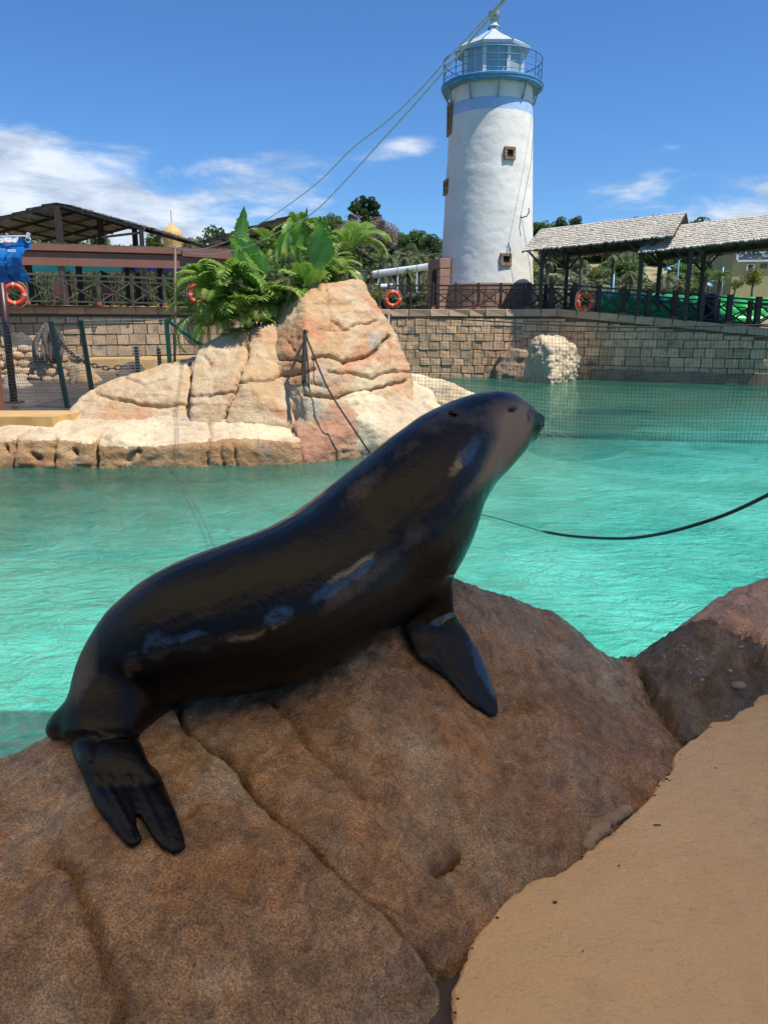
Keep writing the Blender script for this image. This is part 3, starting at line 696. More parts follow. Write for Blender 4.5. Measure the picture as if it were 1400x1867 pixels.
# left: two old gabled reed roofs seen from the end
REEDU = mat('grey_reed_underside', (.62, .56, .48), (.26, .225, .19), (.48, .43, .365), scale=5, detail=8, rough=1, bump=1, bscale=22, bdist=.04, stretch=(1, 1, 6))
def gable(label, ap, eL, eR, Y0, depth, back_drop, seed):
    A = at(*ap, Y0); L_ = at(*eL, Y0); R_ = at(*eR, Y0); root = empty('gabled_shelter', (A.x, A.y, WTOP), label, 'shelter'); o = Vector((A.x, A.y, WTOP))
    A, L_, R_ = A-o, L_-o, R_-o; bk = Vector((.9, depth, 0)); up = Vector((0, 0, 1))
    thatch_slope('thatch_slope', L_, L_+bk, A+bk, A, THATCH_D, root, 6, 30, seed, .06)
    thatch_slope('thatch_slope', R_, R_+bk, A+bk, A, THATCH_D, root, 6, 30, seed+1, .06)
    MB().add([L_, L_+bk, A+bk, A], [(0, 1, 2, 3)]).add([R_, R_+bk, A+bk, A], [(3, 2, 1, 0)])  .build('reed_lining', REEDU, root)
    W_ = mat('weathered_batten', (.24, .21, .18), (.10, .085, .07), scale=8, rough=.9) if 'weathered_batten' not in bpy.data.materials else bpy.data.materials['weathered_batten']
    for k in range(5):
        t_ = .02+k*.24; q = bk*t_
        for e in (L_, R_): MB().bar(e+q-up*.07, A+q-up*.07, .08, .11).build('rafter', W_ if k % 2 == 0 else POST, root)
    for t_ in (.04, .3, .55, .8):
        for e in (L_, R_): p = A.lerp(e, t_); MB().bar(p-up*.12, p+bk-up*.12, .07, .08).build('purlin', POST, root)
    for q in (0, .5, 1):
        p = A+bk*q; MB().box((p.x, p.y+.05, p.z/2-.1), (.24, .20, p.z-.1)).build('post', POST, root)
        pass
    for e in (L_, R_):
        for q in (0, 1): p = A.lerp(e, .97)+bk*q; MB().box((p.x, p.y, p.z/2-.1), (.16, .16, p.z-.05)).build('post', POST, root)
        MB().bar(A.lerp(e, .5)-up*.9, A.lerp(e, .97)-up*.25, .09).build('brace', POST, root)
    return root
gable('old dark gabled reed roof above the brown beam at the far left', (103, 369), (-55, 412), (262, 414), 34.5, 7.5, 0, 21)
gable('old dark gabled reed roof behind the tropical plants', (530, 393), (368, 440), (640, 446), 38, 8, 0, 31)

# ================================================================== LEFT: BROWN CANOPY, AWNINGS
BROWN = mat('brown_steel', (.27, .115, .070), (.21, .088, .055), scale=1.5, rough=.6, bump=.1, bscale=10, dirt=(.22, .11, .075), dscale=3)
MOSSY = mat('mossy_roofing', (.20, .12, .085), (.10, .10, .045), scale=3, rough=.95, bump=.6, bscale=12)
ct = empty('flat_canopy', at(0, 600, 22.5), 'long low brown steel canopy on posts behind the left fence', 'canopy'); o = ct.location.copy()
c0 = at(-160, 427, 28.9); c1 = at(455, 449, 32.6)
zt_ = at(100, 437, 28.5).z; zl_ = at(100, 478, 28.5).z
c0.z = c1.z = 0; d = (c1-c0).normalized(); nn = Vector((-d.y, d.x, 0)); up = Vector((0, 0, 1))
def P3(s, q, z): return c0+d*s+nn*q+up*z-o
Lc = (c1-c0).length
MB().bar(P3(0, 0, zl_+.26), P3(Lc, 0, zl_+.26), .10, .48).build('fascia', BROWN, ct)
MB().bar(P3(0, .35, zl_+.62), P3(Lc, .35, zl_+.62), .14, .20).build('upper_beam', mat('dark_brown_steel', (.08, .035, .025), (.05, .025, .018), scale=2, rough=.7), ct)
MB().bar(P3(0, .1, zt_-.10), P3(Lc, .1, zt_-.10), .5, .20).build('roof_edge', BROWN, ct)
MB().bar(P3(0, 1.25, zt_+.03), P3(Lc, 1.25, zt_+.03), 2.5, .05).build('roof_sheet', MOSSY, ct)
nrib = 46; rib = None
for k in range(nrib):
    s = Lc*(k+.5)/nrib; b_ = MB().bar(P3(s, .0, zt_+.05), P3(s, 2.5, zt_+.06), .10, .04)
    b_.build('roof_rib', BROWN, ct)
MB().bar(P3(9.3, -.16, zl_+.62), P3(12.6, -.16, zl_+.50), .08, .30).build('box_gutter', BROWN, ct)
for u in (110, 262, 200, 420, 20):
    s = (at(u, 500, 29).x-c0.x)/d.x; 
    for q in (2.2,): p = P3(s, q, 0); MB().box((p.x, p.y, (zl_+WTOP)/2-o.z), (.20, .20, zl_+.5-WTOP)).build('post', POST, ct)
TEAL = mat('teal_canvas', (.02, .22, .24), (.012, .15, .17), scale=3, rough=.8, transl=((.05, .55, .60), .45))
NAVY = mat('navy_canvas', (.02, .05, .17), (.012, .03, .11), scale=3, rough=.8, transl=((.03, .10, .40), .35))
def awning(label, u0, u1, Y, m, vt=476, vb=492):
    A = at(u0, vt, Y); B = at(u1, vt, Y); zb_ = at(u0, vb, Y).z; root = empty('awning', A, label, 'awning'); o_ = A.copy()
    n = 60; V = []; F = []
    back = Vector((0, 2.4, .9))
    for i in range(n+1):
        p = A.lerp(B, i/n)-o_; V += [p+back+Vector((0, 0, -.1*abs(math.sin(i*.21)))), p+Vector((0, 0, -.08*math.sin(i*.13)))]
        sc_ = abs(math.sin(i/n*PI*round((B-A).length/.42))); V.append(Vector((p.x, p.y-.02, zb_-o_.z-.12*sc_)))
        V.append(Vector((p.x, p.y+.0, zb_-o_.z-.12*sc_)))
    for i in range(n): a_ = i*4; F += [(a_, a_+4, a_+5, a_+1), (a_+1, a_+5, a_+6, a_+2)]
    mesh_obj('canvas', V, F, m, root); fr = MB()
    for k in range(4): p = A.lerp(B, (k+.2)/4)-o_; MB().bar(p+back, p, .04).build('frame_arm', POST, root)
awning('teal scalloped awning under the brown canopy', 52, 222, 34.5, TEAL); awning('navy scalloped awning under the brown canopy', 222, 345, 35, NAVY, 479, 493)
# thin brown pole with the ropes tied to its head
tp_ = at(320, 448, 20.5); bt = at(318, 700, 20.5); bt.z = .6
RUST = mat('dull_brown_paint', (.20, .125, .085), (.14, .085, .06), scale=4, rough=.6)
pl = empty('mast', bt, 'thin pale brown mast holding the two stay cables', 'pole'); MB().tube([(0, 0, 0), tp_-bt], .036, 8).build('shaft', RUST, pl, True)
MB().tube([(tp_-bt)-Vector((.09, 0, .06)), (tp_-bt)+Vector((.09, 0, -.06))], .03, 6).build('head_pin', WIRE, pl)
# leaning dark pole at the left edge with the blue tarpaulin
DKRED = mat('dark_red_brown_paint', (.07, .028, .022), (.045, .018, .015), scale=4, rough=.4)
GRN = mat('dark_green_paint', (.010, .035, .028), (.006, .022, .018), scale=4, rough=.35)
GRN2 = mat('green_paint', (.012, .11, .075), (.008, .08, .055), scale=4, rough=.35)
a_ = at(2, 500, 16.6); b_ = at(26, 728, 16.6); b_.z = .62
lp = empty('support_pole', b_, 'dark leaning support pole carrying the blue tarpaulin at the left edge', 'pole'); MB().tube([(0, 0, 0), a_-b_], .075, 10).build('shaft', DKRED, lp, True)
MB().box((0, 0, .02), (.3, .3, .04)).build('base_plate', DKRED, lp)
ORP = mat('orange_brown_post', (.25, .11, .06), (.18, .08, .045), scale=4, rough=.6)
b_ = at(2, 752, 14.3); b_.z = .61; bp = MB().box((0, 0, .6), (.16, .16, 1.2), None, .01).build('short_post', ORP); bp.location = (b_.x-.02, b_.y, .6)
tag(bp, 'short orange brown post cut by the left edge beside the ochre step', 'post')
TARP = mat('blue_tarpaulin', (.010, .16, .46), (.007, .11, .36), scale=2, rough=.35, spec=.5, bump=.8, bscale=2.5, bdist=.08, transl=((.01, .25, .7), .2))
A = at(-330, 447, 16); B = at(53, 440, 16); tb = at(0, 515, 16).z
root = empty('tarpaulin', at(20, 445, 16), 'crumpled bright blue tarpaulin tied up at the left edge', 'tarpaulin'); o = root.location.copy()
nx, nz = 90, 30; V = []
for j in range(nz+1):
    for i in range(nx+1):
        s = i/nx; q = j/nz; p = A.lerp(B, s)
        sag = .06*math.sin(s*30)**2
        z = p.z*(1-q)+tb*q - sag*(1-q)
        if j == 0 and i > nx-6: z += .08
        bulge = -.28*math.sin(q*PI)**1.0*(1-.2*q)
        p = Vector((p.x-.10*math.sin(q*2.0)*(s > .9), p.y+bulge, z)); V.append(p)
V = np.array(V); f1 = fbm(V, 1.6, 4, 5, ridge=True); f2 = fbm(V, 5, 3, 6, ridge=True)
V[:, 1] += .16*f1+.05*f2; V[:, 2] += .03*f2; V[:, 0] += .03*f1
F = [(j*(nx+1)+i, j*(nx+1)+i+1, (j+1)*(nx+1)+i+1, (j+1)*(nx+1)+i) for j in range(nz) for i in range(nx)]
mesh_obj('sheet', V-np.array(o), F, TARP, root, True)
for k in range(7):
    p = A.lerp(B, .62+k*.063)-o; MB().tube([p+Vector((.05*math.cos(x), 0, .03+.05*math.sin(x))) for x in np.linspace(0, 2*PI, 9)[:-1]], .010, 5, closed=True).build('tie_ring', WPAINT, root)
MB().box(at(22, 457, 15.6)-o, (.14, .03, .05)).build('clip', WPAINT, root)
MB().tube([B-o+Vector((0, 0, .1)), A-o+Vector((0, 0, .1))], .015, 6).build('top_line', WPAINT, root)
MB().tube([B-o+Vector((-.02, 0, .06)), B-o+Vector((.02, 0, .16))], .04, 6).build('toggle', WPAINT, root)

# ================================================================== GREEN WIRE FENCE, CHAIN
fx = empty('wire_fence', at(140, 720, 15.6), 'dark green wire mesh fence panels on square posts behind the rock island', 'fence'); o = fx.location.copy()
zt_ = at(108, 587, 15.6).z
def wpost(u, v0, Y, m=GRN, lean=0, top=None):
    p = at(u, 720, Y); z0 = .62; z1 = at(u, v0, Y).z
    pts_ = (Vector((p.x, p.y, z0))-o, Vector((p.x-lean, p.y, z1))-o)
    MB().bar(pts_[0], pts_[1], .085, .085).build('post', m, fx); return pts_
p1 = wpost(122, 586, 15.6, GRN, .17); p2 = wpost(170, 584, 17.2, GRN, .13); p3 = wpost(315, 582, 18.2, GRN2, .03)
wpost(257, 632, 19.5, GRN, .03); wpost(297, 634, 19.5, GRN, .03)
wp0 = wpost(-60, 586, 15.4, GRN, .2)
MB().bar(p1[1]-up*.06, p2[1]-up*.06, .04).build('top_rail', GRN, fx)
q = p3[1]; MB().bar(q, at(366, 628, 17.9)-o, .07).build('diagonal_brace', GRN2, fx)
def mesh_panel(name, a0, a1, b0, b1, nv, nh, m, parent, r=.0035, bulge=0):   # a0,b0 bottoms; a1,b1 tops
    mb = MB()
    def pt(s, t_):
        p = Vector(a0).lerp(Vector(b0), s).lerp(Vector(a1).lerp(Vector(b1), s), t_); return p
    for i in range(nv+1): s = i/nv; mb.tube([pt(s, 0), pt(s, 1)], r, 3, caps=False)
    for j in range(nh+1):
        t_ = j/nh; mb.tube([pt(s, t_) for s in (0, .5, 1)], r*1.3, 3, caps=False)
    o_ = mb.build(name, m, parent); tag(o_, kind='stuff'); return o_
dn = lambda p, z: Vector((p.x, p.y, z))
WIREG = mat('green_wire', (.03, .045, .035), (.02, .03, .025), scale=9, rough=.5)
mesh_panel('mesh_panel', wp0[0]+up*.05, wp0[1], p1[0]+up*.05, p1[1], 40, 26, WIREG, fx)
mesh_panel('mesh_panel', p1[0]+up*.05, p1[1]-up*.05, p2[0]+up*.05, p2[1]-up*.05, 34, 26, WIREG, fx)
mesh_panel('mesh_panel', p2[0]+up*.05, p2[1], p3[0]+up*.05, p3[1], 64, 26, WIREG, fx)
pp = at(400, 600, 19.5); pe = Vector((pp.x, pp.y, .62))-o
mesh_panel('mesh_panel', p3[0]+up*.05, p3[1], pe, Vector((pe.x, pe.y, p3[1].z)), 34, 26, WIREG, fx)
CHN = mat('rusty_chain', (.10, .06, .045), (.05, .035, .03), scale=9, rough=.6, metallic=.4)
cp = cr_spline([at(95, 600, 23.5), at(125, 640, 22.6), at(160, 662, 22), at(200, 672, 21.8), at(240, 664, 22)], 12)
ch = empty('chain', cp[0], 'heavy rusty chain drooping behind the wire fence', 'chain'); lk = None
acc = 0; last = cp[0]; k = 0; step = .17
for p in cp[1:]:
    while (p-last).length > step:
        dd = (p-last).normalized(); c = last+dd*step/2
        if lk is None:
            lk = MB().tube([(.11*math.cos(x), .055*math.sin(x), 0) for x in np.linspace(0, 2*PI, 11)[:-1]], .020, 6, closed=True).build('chain_link', CHN, ch, True); L_ = lk
        else: L_ = same(lk, ch)
        L_.location = c-cp[0]; L_.rotation_mode = 'QUATERNION'; L_.rotation_quaternion = dd.to_track_quat('X', 'Z') @ Euler((PI/2*(k % 2), 0, 0)).to_quaternion(); L_.rotation_mode = 'QUATERNION'
        last = last+dd*step; k += 1

# ================================================================== SAFETY NET ACROSS THE POOL
NETM = mat('black_net_cord', (.035, .028, .022), (.02, .016, .013), scale=9, rough=.8)
nt = empty('pool_net', (.2, 16.2, 0), 'fine dark safety net hanging from a rope across the pool', 'net'); o = nt.location.copy()
NL = at(707, 577, 16.4); NR = at(1520, 592, 14.6)
def net_top(s): p = NL.lerp(NR, s); p.z -= .10*math.sin(PI*s)*1.0-.02*math.sin(s*9); return p
nvn = 116; Ln = NR.x-NL.x; mb = MB(); cell = Ln/nvn
def npt(s, z, i, j):
    p = net_top(s); z = max(-.25, p.z-z)
    return Vector((p.x+.02*math.sin(z*4+s*20), p.y+.05*math.sin(s*23+z*2)+.03*math.sin(s*57), z))-o
for i in range(nvn+1):
    s = i/nvn; mb.tube([npt(s, z, 0, 0) for z in np.linspace(0, NL.z+.25, 7)], .0032, 3, caps=False)
nh = int((NL.z+.25)/cell)
for j in range(nh+1): mb.tube([npt(s, j*cell, 0, 0) for s in np.linspace(0, 1, 70)], .0032, 3, caps=False)
tag(mb.build('net_mesh', NETM, nt), kind='stuff')
MB().tube([net_top(s)-o for s in np.linspace(0, 1, 60)], .014, 6).build('head_rope', NETM, nt, True)
MB().tube([(NL.x-o.x, NL.y-o.y, -.3), (NL.x-o.x, NL.y-o.y, NL.z+.05)], .075, 10).build('net_post', DKRED, nt, True)

# ================================================================== LIFE RINGS
ORG = mat('orange_ring', (.80, .085, .02), (.66, .06, .015), scale=3, rough=.45, bump=.1, bscale=20)
BANDM = mat('pale_band', (.60, .45, .38), (.5, .36, .3), scale=4, rough=.5)
CORD = mat('pale_cord', (.50, .44, .36), (.38, .33, .27), scale=9, rough=.9)
def torus(R_, r_, n=40, m=14):
    V = [((R_+r_*math.cos(b))*math.cos(a), r_*math.sin(b)*1.0, (R_+r_*math.cos(b))*math.sin(a)) for a in np.linspace(0, 2*PI, n+1)[:-1] for b in np.linspace(0, 2*PI, m+1)[:-1]]
    F = [(i*m+j, ((i+1) % n)*m+j, ((i+1) % n)*m+(j+1) % m, i*m+(j+1) % m) for i in range(n) for j in range(m)]; return V, F
def life_ring(u, v, Y, dpx, label, rz=0, src=None):
    c = at(u, v, Y); s = dpx/FPX*(Y*1.0)/.75*.97
    if src: return tree_copy(src, c, rz, s, label)
    root = empty('life_ring', c, label, 'life ring', 'orange life rings on the fences')
    V, F = torus(.29, .085); mesh_obj('ring', V, F, ORG, root, True)
    for k in range(4):
        a = k*PI/2; V = []; n = 14
        for da in (-.11, .11):
            for b in np.linspace(0, 2*PI, n+1)[:-1]: V.append(((.29+.089*math.cos(b))*math.cos(a+da), .089*math.sin(b), (.29+.089*math.cos(b))*math.sin(a+da)))
        mesh_obj('band', V, [(j, (j+1) % n, n+(j+1) % n, n+j) for j in range(n)], BANDM, root, True)
    pts_ = []
    for k in range(4):
        for q in range(8): a = k*PI/2+q/8*PI/2; rr_ = .385+.05*math.sin(q/8*PI); pts_.append((rr_*math.cos(a), -.02, rr_*math.sin(a)))
    MB().tube(pts_, .010, 5, closed=True).build('grab_line', CORD, root, True)
    MB().tube([(-.10, .03, .66), (0, 0, .36), (.12, .03, .66)], .012, 5).build('hanger', CORD, root)
    return root
lr = life_ring(716, 545, 35.5, 31, 'orange life ring on the dark fence left of the lighthouse')
life_ring(27, 537, 26.9, 42, 'orange life ring under the blue tarpaulin', .2, lr)
life_ring(362, 536, 30.7, 39, 'orange life ring half hidden by the tropical plants', .1, lr)
life_ring(1066, 549, 33.8, 37, 'orange life ring on the right fence beneath the farther thatched shelter', .25, lr)

# ================================================================== STAY CABLES overhead
CAB = mat('galvanised_cable', (.62, .61, .58), (.48, .47, .45), scale=30, rough=.45, metallic=.3)
def cable(pxs, label):
    pts_ = []
    for u, v in pxs:
        k = (u-320)/(920-320); iy = (1-k)/20.4+k/4.0; pts_.append(at(u, v, 1/iy))
    pts_ = cr_spline(pts_, 6); o_ = pts_[0].copy()
    c_ = MB().tube([p-o_ for p in pts_], .0048, 6).build('stay_cable', CAB, None, True); c_.location = o_; tag(c_, label, 'cable')
cable([(320, 452), (354, 456), (407, 443), (479, 405), (571, 340), (640, 273), (700, 226), (760, 170), (820, 103), (905, 13), (940, -28)], 'upper of the two steel stay cables rising to the top of the picture')
cable([(320, 453), (371, 464), (443, 452), (510, 422), (568, 390), (618, 342), (700, 252), (760, 186), (830, 106), (921, 0), (950, -36)], 'lower of the two steel stay cables rising to the top of the picture')
# small tangle of fittings where the lower cable passes the plants
c = at(562, 392, 12.0)

# ================================================================== DOME, SLIDE, BUILDING, INFLATABLES, LAMPS
YEL = mat('yellow_dome_paint', (.68, .44, .16), (.52, .32, .11), scale=3, rough=.7, bump=.3, bscale=8)
dm = empty('dome', at(315, 600, 62), 'small ribbed yellow onion dome rising behind the left shelters', 'dome'); o = dm.location.copy(); c = at(315, 437, 62); rr_ = 17.5/FPX*62
prof = [(rr_*.80, -.6), (rr_*.86, -.2), (rr_*1.0, .25), (rr_*.97, .55), (rr_*.80, .85), (rr_*.5, 1.05), (rr_*.24, 1.15), (rr_*.18, 1.28), (rr_*.10, 1.32), (.03, 1.5), (.02, 1.85)]
n = 48; V = []
for r_, z in prof:
    for k in range(n): rq = r_*(1+.05*abs(math.sin(k/n*PI*12))-.02); V.append((c.x-o.x+rq*math.cos(2*PI*k/n), rq*math.sin(2*PI*k/n), c.z-o.z+z*.95-.1))
F = [(i*n+k, i*n+(k+1) % n, (i+1)*n+(k+1) % n, (i+1)*n+k) for i in range(len(prof)-1) for k in range(n)]
mesh_obj('cupola', V, F, YEL, dm, True)
MB().lathe([(rr_*.9, 0), (rr_*.82, c.z-o.z-.8), (rr_*.95, c.z-o.z-.75), (rr_*.95, c.z-o.z-.62)], 24, (c.x-o.x, 0, 0)).build('drum', YEL, dm)
MB().tube([(c.x-o.x, 0, c.z-o.z+1.3), (c.x-o.x, 0, c.z-o.z+2.1)], .035, 5).build('finial', YEL, dm)
SLIDE = mat('pale_fibreglass', (.62, .68, .70), (.50, .58, .60), scale=3, rough=.35)
sl = empty('water_slide', at(720, 600, 50), 'pale fibreglass water slide chute beyond the fence left of the lighthouse', 'water slide'); o = sl.location.copy()
sp = cr_spline([at(658, 506, 46), at(690, 500, 47), at(725, 495, 49), at(760, 490, 51), at(793, 484, 54)], 4); n = 10; V = []
for p in sp:
    for k in range(n+1):
        a = PI*k/n; 
        for r_ in (.42,): V.append(p-o+Vector((0, -r_*math.cos(a), -r_*math.sin(a)*.9+.2)))
F = [(i*(n+1)+k, i*(n+1)+k+1, (i+1)*(n+1)+k+1, (i+1)*(n+1)+k) for i in range(len(sp)-1) for k in range(n)]
ob = mesh_obj('chute', V, F, SLIDE, sl, True); md = ob.modifiers.new('s', 'SOLIDIFY'); md.thickness = .05
for i in (0, 4, 8, 12, 15):
    p = sp[i]-o; MB().bar(p+Vector((0, 0, -.2)), Vector((p.x, p.y, ground_z(sp[i].x, sp[i].y)-o.z)), .10).build('support', SLIDE, sl)
for i in range(0, len(sp), 4):
    pts_ = [sp[i]-o+Vector((0, -.46*math.cos(a), -.46*math.sin(a)*.9+.2)) for a in np.linspace(0, PI, 9)]; MB().tube(pts_, .035, 5).build('flange', WPAINT, sl)
sp2 = [at(655, 524, 45), at(715, 521, 46)]
MB().tube([p-o for p in sp2], .13, 10).build('lower_pipe', SLIDE, sl, True)
OLIVE = mat('yellow_green_render', (.46, .42, .20), (.40, .36, .17), scale=.8, rough=.9, bump=.2, bscale=12)
bA = at(1330, 540, 44); bd = empty('building', (bA.x, 44, ground_z(bA.x, 44)), 'flat yellow green building with a dark sign board at the right edge', 'building'); o = bd.location.copy()
h_ = at(1330, 400, 44).z-o.z; dx = Vector((1, -.22, 0)).normalized(); dyv = Vector((.22, 1, 0)).normalized()
MBx = MB(); P_ = [Vector((0, 0, 0)), dx*11, dx*11+dyv*6, dyv*6]
V = [p for p in P_]+[p+up*h_ for p in P_]; mesh_obj('wall', V, [(0, 3, 2, 1), (4, 5, 6, 7), (0, 1, 5, 4), (1, 2, 6, 5), (2, 3, 7, 6), (3, 0, 4, 7)], OLIVE, bd)
Mw = Matrix((dx, dyv, up)).transposed()
def onwall(u, v, q=0):      # point of the facade seen at u,v
    d_ = ray(u, v); nn_ = dyv; t_ = (o-CAMP).dot(nn_)/d_.dot(nn_); return CAMP+d_*t_-o-dyv*q
def panel(name, u0, v0, u1, v1, m, th=.06, q=.03, par=None):
    a = onwall(u0, v0); b = onwall(u1, v1); s = (b-a).dot(dx); hgt = a.z-b.z; c = a+dx*s/2; c.z = (a.z+b.z)/2; c = c-dyv*q
    return MB().box(c, (s, th, abs(hgt)), Mw).build(name, m, par or bd)
panel('window', 1361, 483, 1372, 497, mat('dark_blue_glass', (.012, .02, .05), (.01, .015, .03), scale=2, rough=.1), q=.02)
panel('window', 1386, 481, 1397, 489, mat('small_window_grille', (.14, .10, .10), (.08, .06, .06), scale=9, rough=.5), q=.02)
for (a0, b0, a1, b1) in ((1360, 482, 1361, 498), (1372, 482, 1373, 498), (1360, 481.5, 1373, 482.5), (1360, 497.3, 1373, 498.3)): panel('window_frame', a0, b0, a1, b1, WPAINT, .1, .05)
SIGN = mat('dark_photo_print', (.10, .14, .17), (.02, .03, .045), scale=.9, detail=3, rough=.5)
sgn = empty('sign_board', onwall(1343, 476)+o, 'dark restaurant sign with white lettering on the yellow green building', 'sign'); osg = sgn.location.copy()
oo = o; 
def spanel(name, u0, v0, u1, v1, m, th, q):
    a = onwall(u0, v0)+o-osg; b = onwall(u1, v1)+o-osg; s = (b-a).dot(dx); c = a+dx*s/2; c.z = (a.z+b.z)/2; c = c-dyv*q; return MB().box(c, (s, th, a.z-b.z), Mw).build(name, m, sgn)
spanel('board', 1344.5, 445, 1440, 474.5, SIGN, .06, .09); spanel('frame', 1343, 474.5, 1440, 476.5, WPAINT, .10, .09); spanel('frame', 1343, 444, 1344.5, 474.5, WPAINT, .10, .09)
LEAFW = mat('pale_print', (.38, .44, .47), (.26, .32, .35), scale=2, rough=.6)
for (cu, cv_, w_, hh_, an) in ((1350, 467, 9, 4, .5), (1358, 462, 7, 2.2, 1.0), (1366, 470, 6, 2, -.2), (1383, 471, 6, 2.5, .2), (1392, 468, 5, 2, .4)):
    pts_ = []
    for k in range(14):
        a = 2*PI*k/14; x_ = w_*math.cos(a)/2; y_ = hh_*math.sin(a)/2; pts_.append(onwall(cu+x_*math.cos(an)-y_*math.sin(an)*-1, cv_-x_*math.sin(an)+y_*math.cos(an), .135)+o-osg)
    mesh_obj('printed_petal', pts_, [tuple(range(14))], LEAFW, sgn)
def text(s, u, v, hpx, name='lettering', m=WPAINT, par=sgn):
    cu_ = bpy.data.curves.new('t', 'FONT'); cu_.body = s; cu_.size = 1; cu_.extrude = .01; to = bpy.data.objects.new('t', cu_); COL.objects.link(to)
    dg = bpy.context.evaluated_depsgraph_get(); me = bpy.data.meshes.new_from_object(to.evaluated_get(dg)); bpy.data.objects.remove(to)
    k = hpx/FPX*44/.70; M_ = Matrix((dx, up, -dyv)).transposed(); p = onwall(u, v, .14)+o-osg
    me.transform(Matrix.Translation(p)@(M_*k).to_4x4()); me.materials.clear(); me.materials.append(m); ob = bpy.data.objects.new(name, me); link(ob, par)
text('TROP', 1350.5, 462.5, 14); text('Rest', 1386, 469.5, 6.5)
# bright green inflatable tubes beyond the right fence
INF = mat('bright_green_pvc', (.05, .50, .12), (.03, .36, .08), scale=1, rough=.35, transl=((.05, .8, .15), .15))
inf = empty('inflatable_slide', (at(1240, 570, 36).x, 36, 2.3), 'bright green inflatable play mat of fat tubes behind the right fences', 'inflatable'); o = inf.location.copy()
for k in range(15):
    u = 1092+k*25; Yk = 37-.0*k; a = at(u, 543+(u-1092)*.035, Yk); b = at(u+13, 556+(u-1092)*.045, Yk-1.6); hgt = a.z
    pts_ = cr_spline([at(u+26, 592+(u-1092)*.03, Yk-2.2), b+Vector((.3, 0, -.3)), b, a, a+Vector((0, 1.2, -.5))], 5)
    MB().tube([p-o for p in pts_], [.22+.10*math.sin(i/len(pts_)*PI) for i in range(len(pts_))], 10).build('tube', INF, inf, True)
rim = [at(u, 573+(u-1090)*.045, 34.9) for u in range(1085, 1470, 20)]
MB().tube([p-o for p in rim], .26, 10).build('side_tube', INF, inf, True)
YGR = mat('yellow_edge', (.55, .50, .10), (.45, .42, .08), scale=2, rough=.5)
MB().tube([p-o-up*.32 for p in rim], .10, 8).build('edge_tube', YGR, inf, True)
LBL = mat('light_blue_lamp_paint', (.20, .42, .60), (.15, .34, .52), scale=3, rough=.4)
def lamp_post(u, vtop, Y, label):
    t_ = at(u, vtop, Y); g = Vector((t_.x, Y, min(2.6, t_.z-1))); root = empty('street_lamp', g, label, 'street lamp', 'light blue street lamps')
    hh_ = t_.z-g.z; MB().tube([(0, 0, 0), (0, 0, hh_*.5), (0, 0, hh_)], [.09, .07, .04], 8).build('shaft', LBL, root, True)
    z = hh_*.66; MB().tube([(0, 0, z), (-.3, 0, z+.22), (-.6, 0, z+.22), (-.75, 0, z+.05)], .035, 6).build('arm', LBL, root, True)
    MB().lathe([(.05, .16), (.20, .08), (.30, -.06), (.27, -.08), (.02, -.06)], 14, (-.78, 0, z)).build('lamp_head', LBL, root, True); return root
lamp_post(1318, 487, 44, 'light blue street lamp just left of the yellow green building')
lamp_post(1119, 500, 46, 'light blue street lamp between the shelter posts')
lamp_post(1240, 440, 60, 'distant light blue street lamp under the right thatched shelter')
# low roof of a far cabin among the trees
cb = empty('cabin', (at(750, 450, 86).x, 86, ground_z(5, 86)), 'small pale blue roofed cabin far up among the trees', 'cabin'); o = cb.location.copy(); c = at(748, 452, 86)-o
MB().box((c.x, 0, c.z-1.2), (3.2, 2.4, 2.6)).build('cabin_wall', OLIVE, cb); MB().box((c.x, 0, c.z+.2), (4.0, 3.2, .35)).build('roof', LBL, cb)
# things on the left walkway: wooden seats and posts behind the grey green fence
REDW = mat('red_brown_chair', (.11, .035, .028), (.07, .025, .02), scale=5, rough=.6)
def chair(u, v, Y, rz, label):
    p = at(u, v, Y); root = empty('garden_chair', (p.x, Y, WTOP), label, 'chair', None, rz)
    MB().box((0, 0, .45), (.5, .5, .05)).build('seat', REDW, root); MB().box((0, .22, .64), (.46, .05, .34)).build('backrest', REDW, root)
    for x in (-.22, .22):
        for y in (-.22, .22): MB().box((x, y, .22), (.05, .05, .44)).build('leg', REDW, root)
chair(112, 545, 30, .4, 'red brown wooden chair behind the left fence, nearer the blue tarpaulin'); chair(190, 545, 30.5, -.5, 'red brown wooden chair behind the left fence, nearer the tropical plants')
# bin shape standing in for a small dark navy figure behind the right fence
bn = empty('figure_stand_in', (at(1298, 560, 33).x, 33.2, 2.45), 'navy blue bin shape standing in for a small dark figure behind the right fence', 'stand-in')
MB().lathe([(.20, 0), (.24, .05), (.26, .85), (.28, .88), (.28, .92)], 18).build('body', mat('navy_plastic', (.015, .02, .06), (.01, .014, .045), scale=3, rough=.4), bn, True)
MB().lathe([(.29, .92), (.27, 1.0), (.16, 1.10), (.03, 1.13)], 18).build('lid', mat('navy_lid', (.02, .03, .09), (.015, .02, .07), scale=3, rough=.3), bn, True)
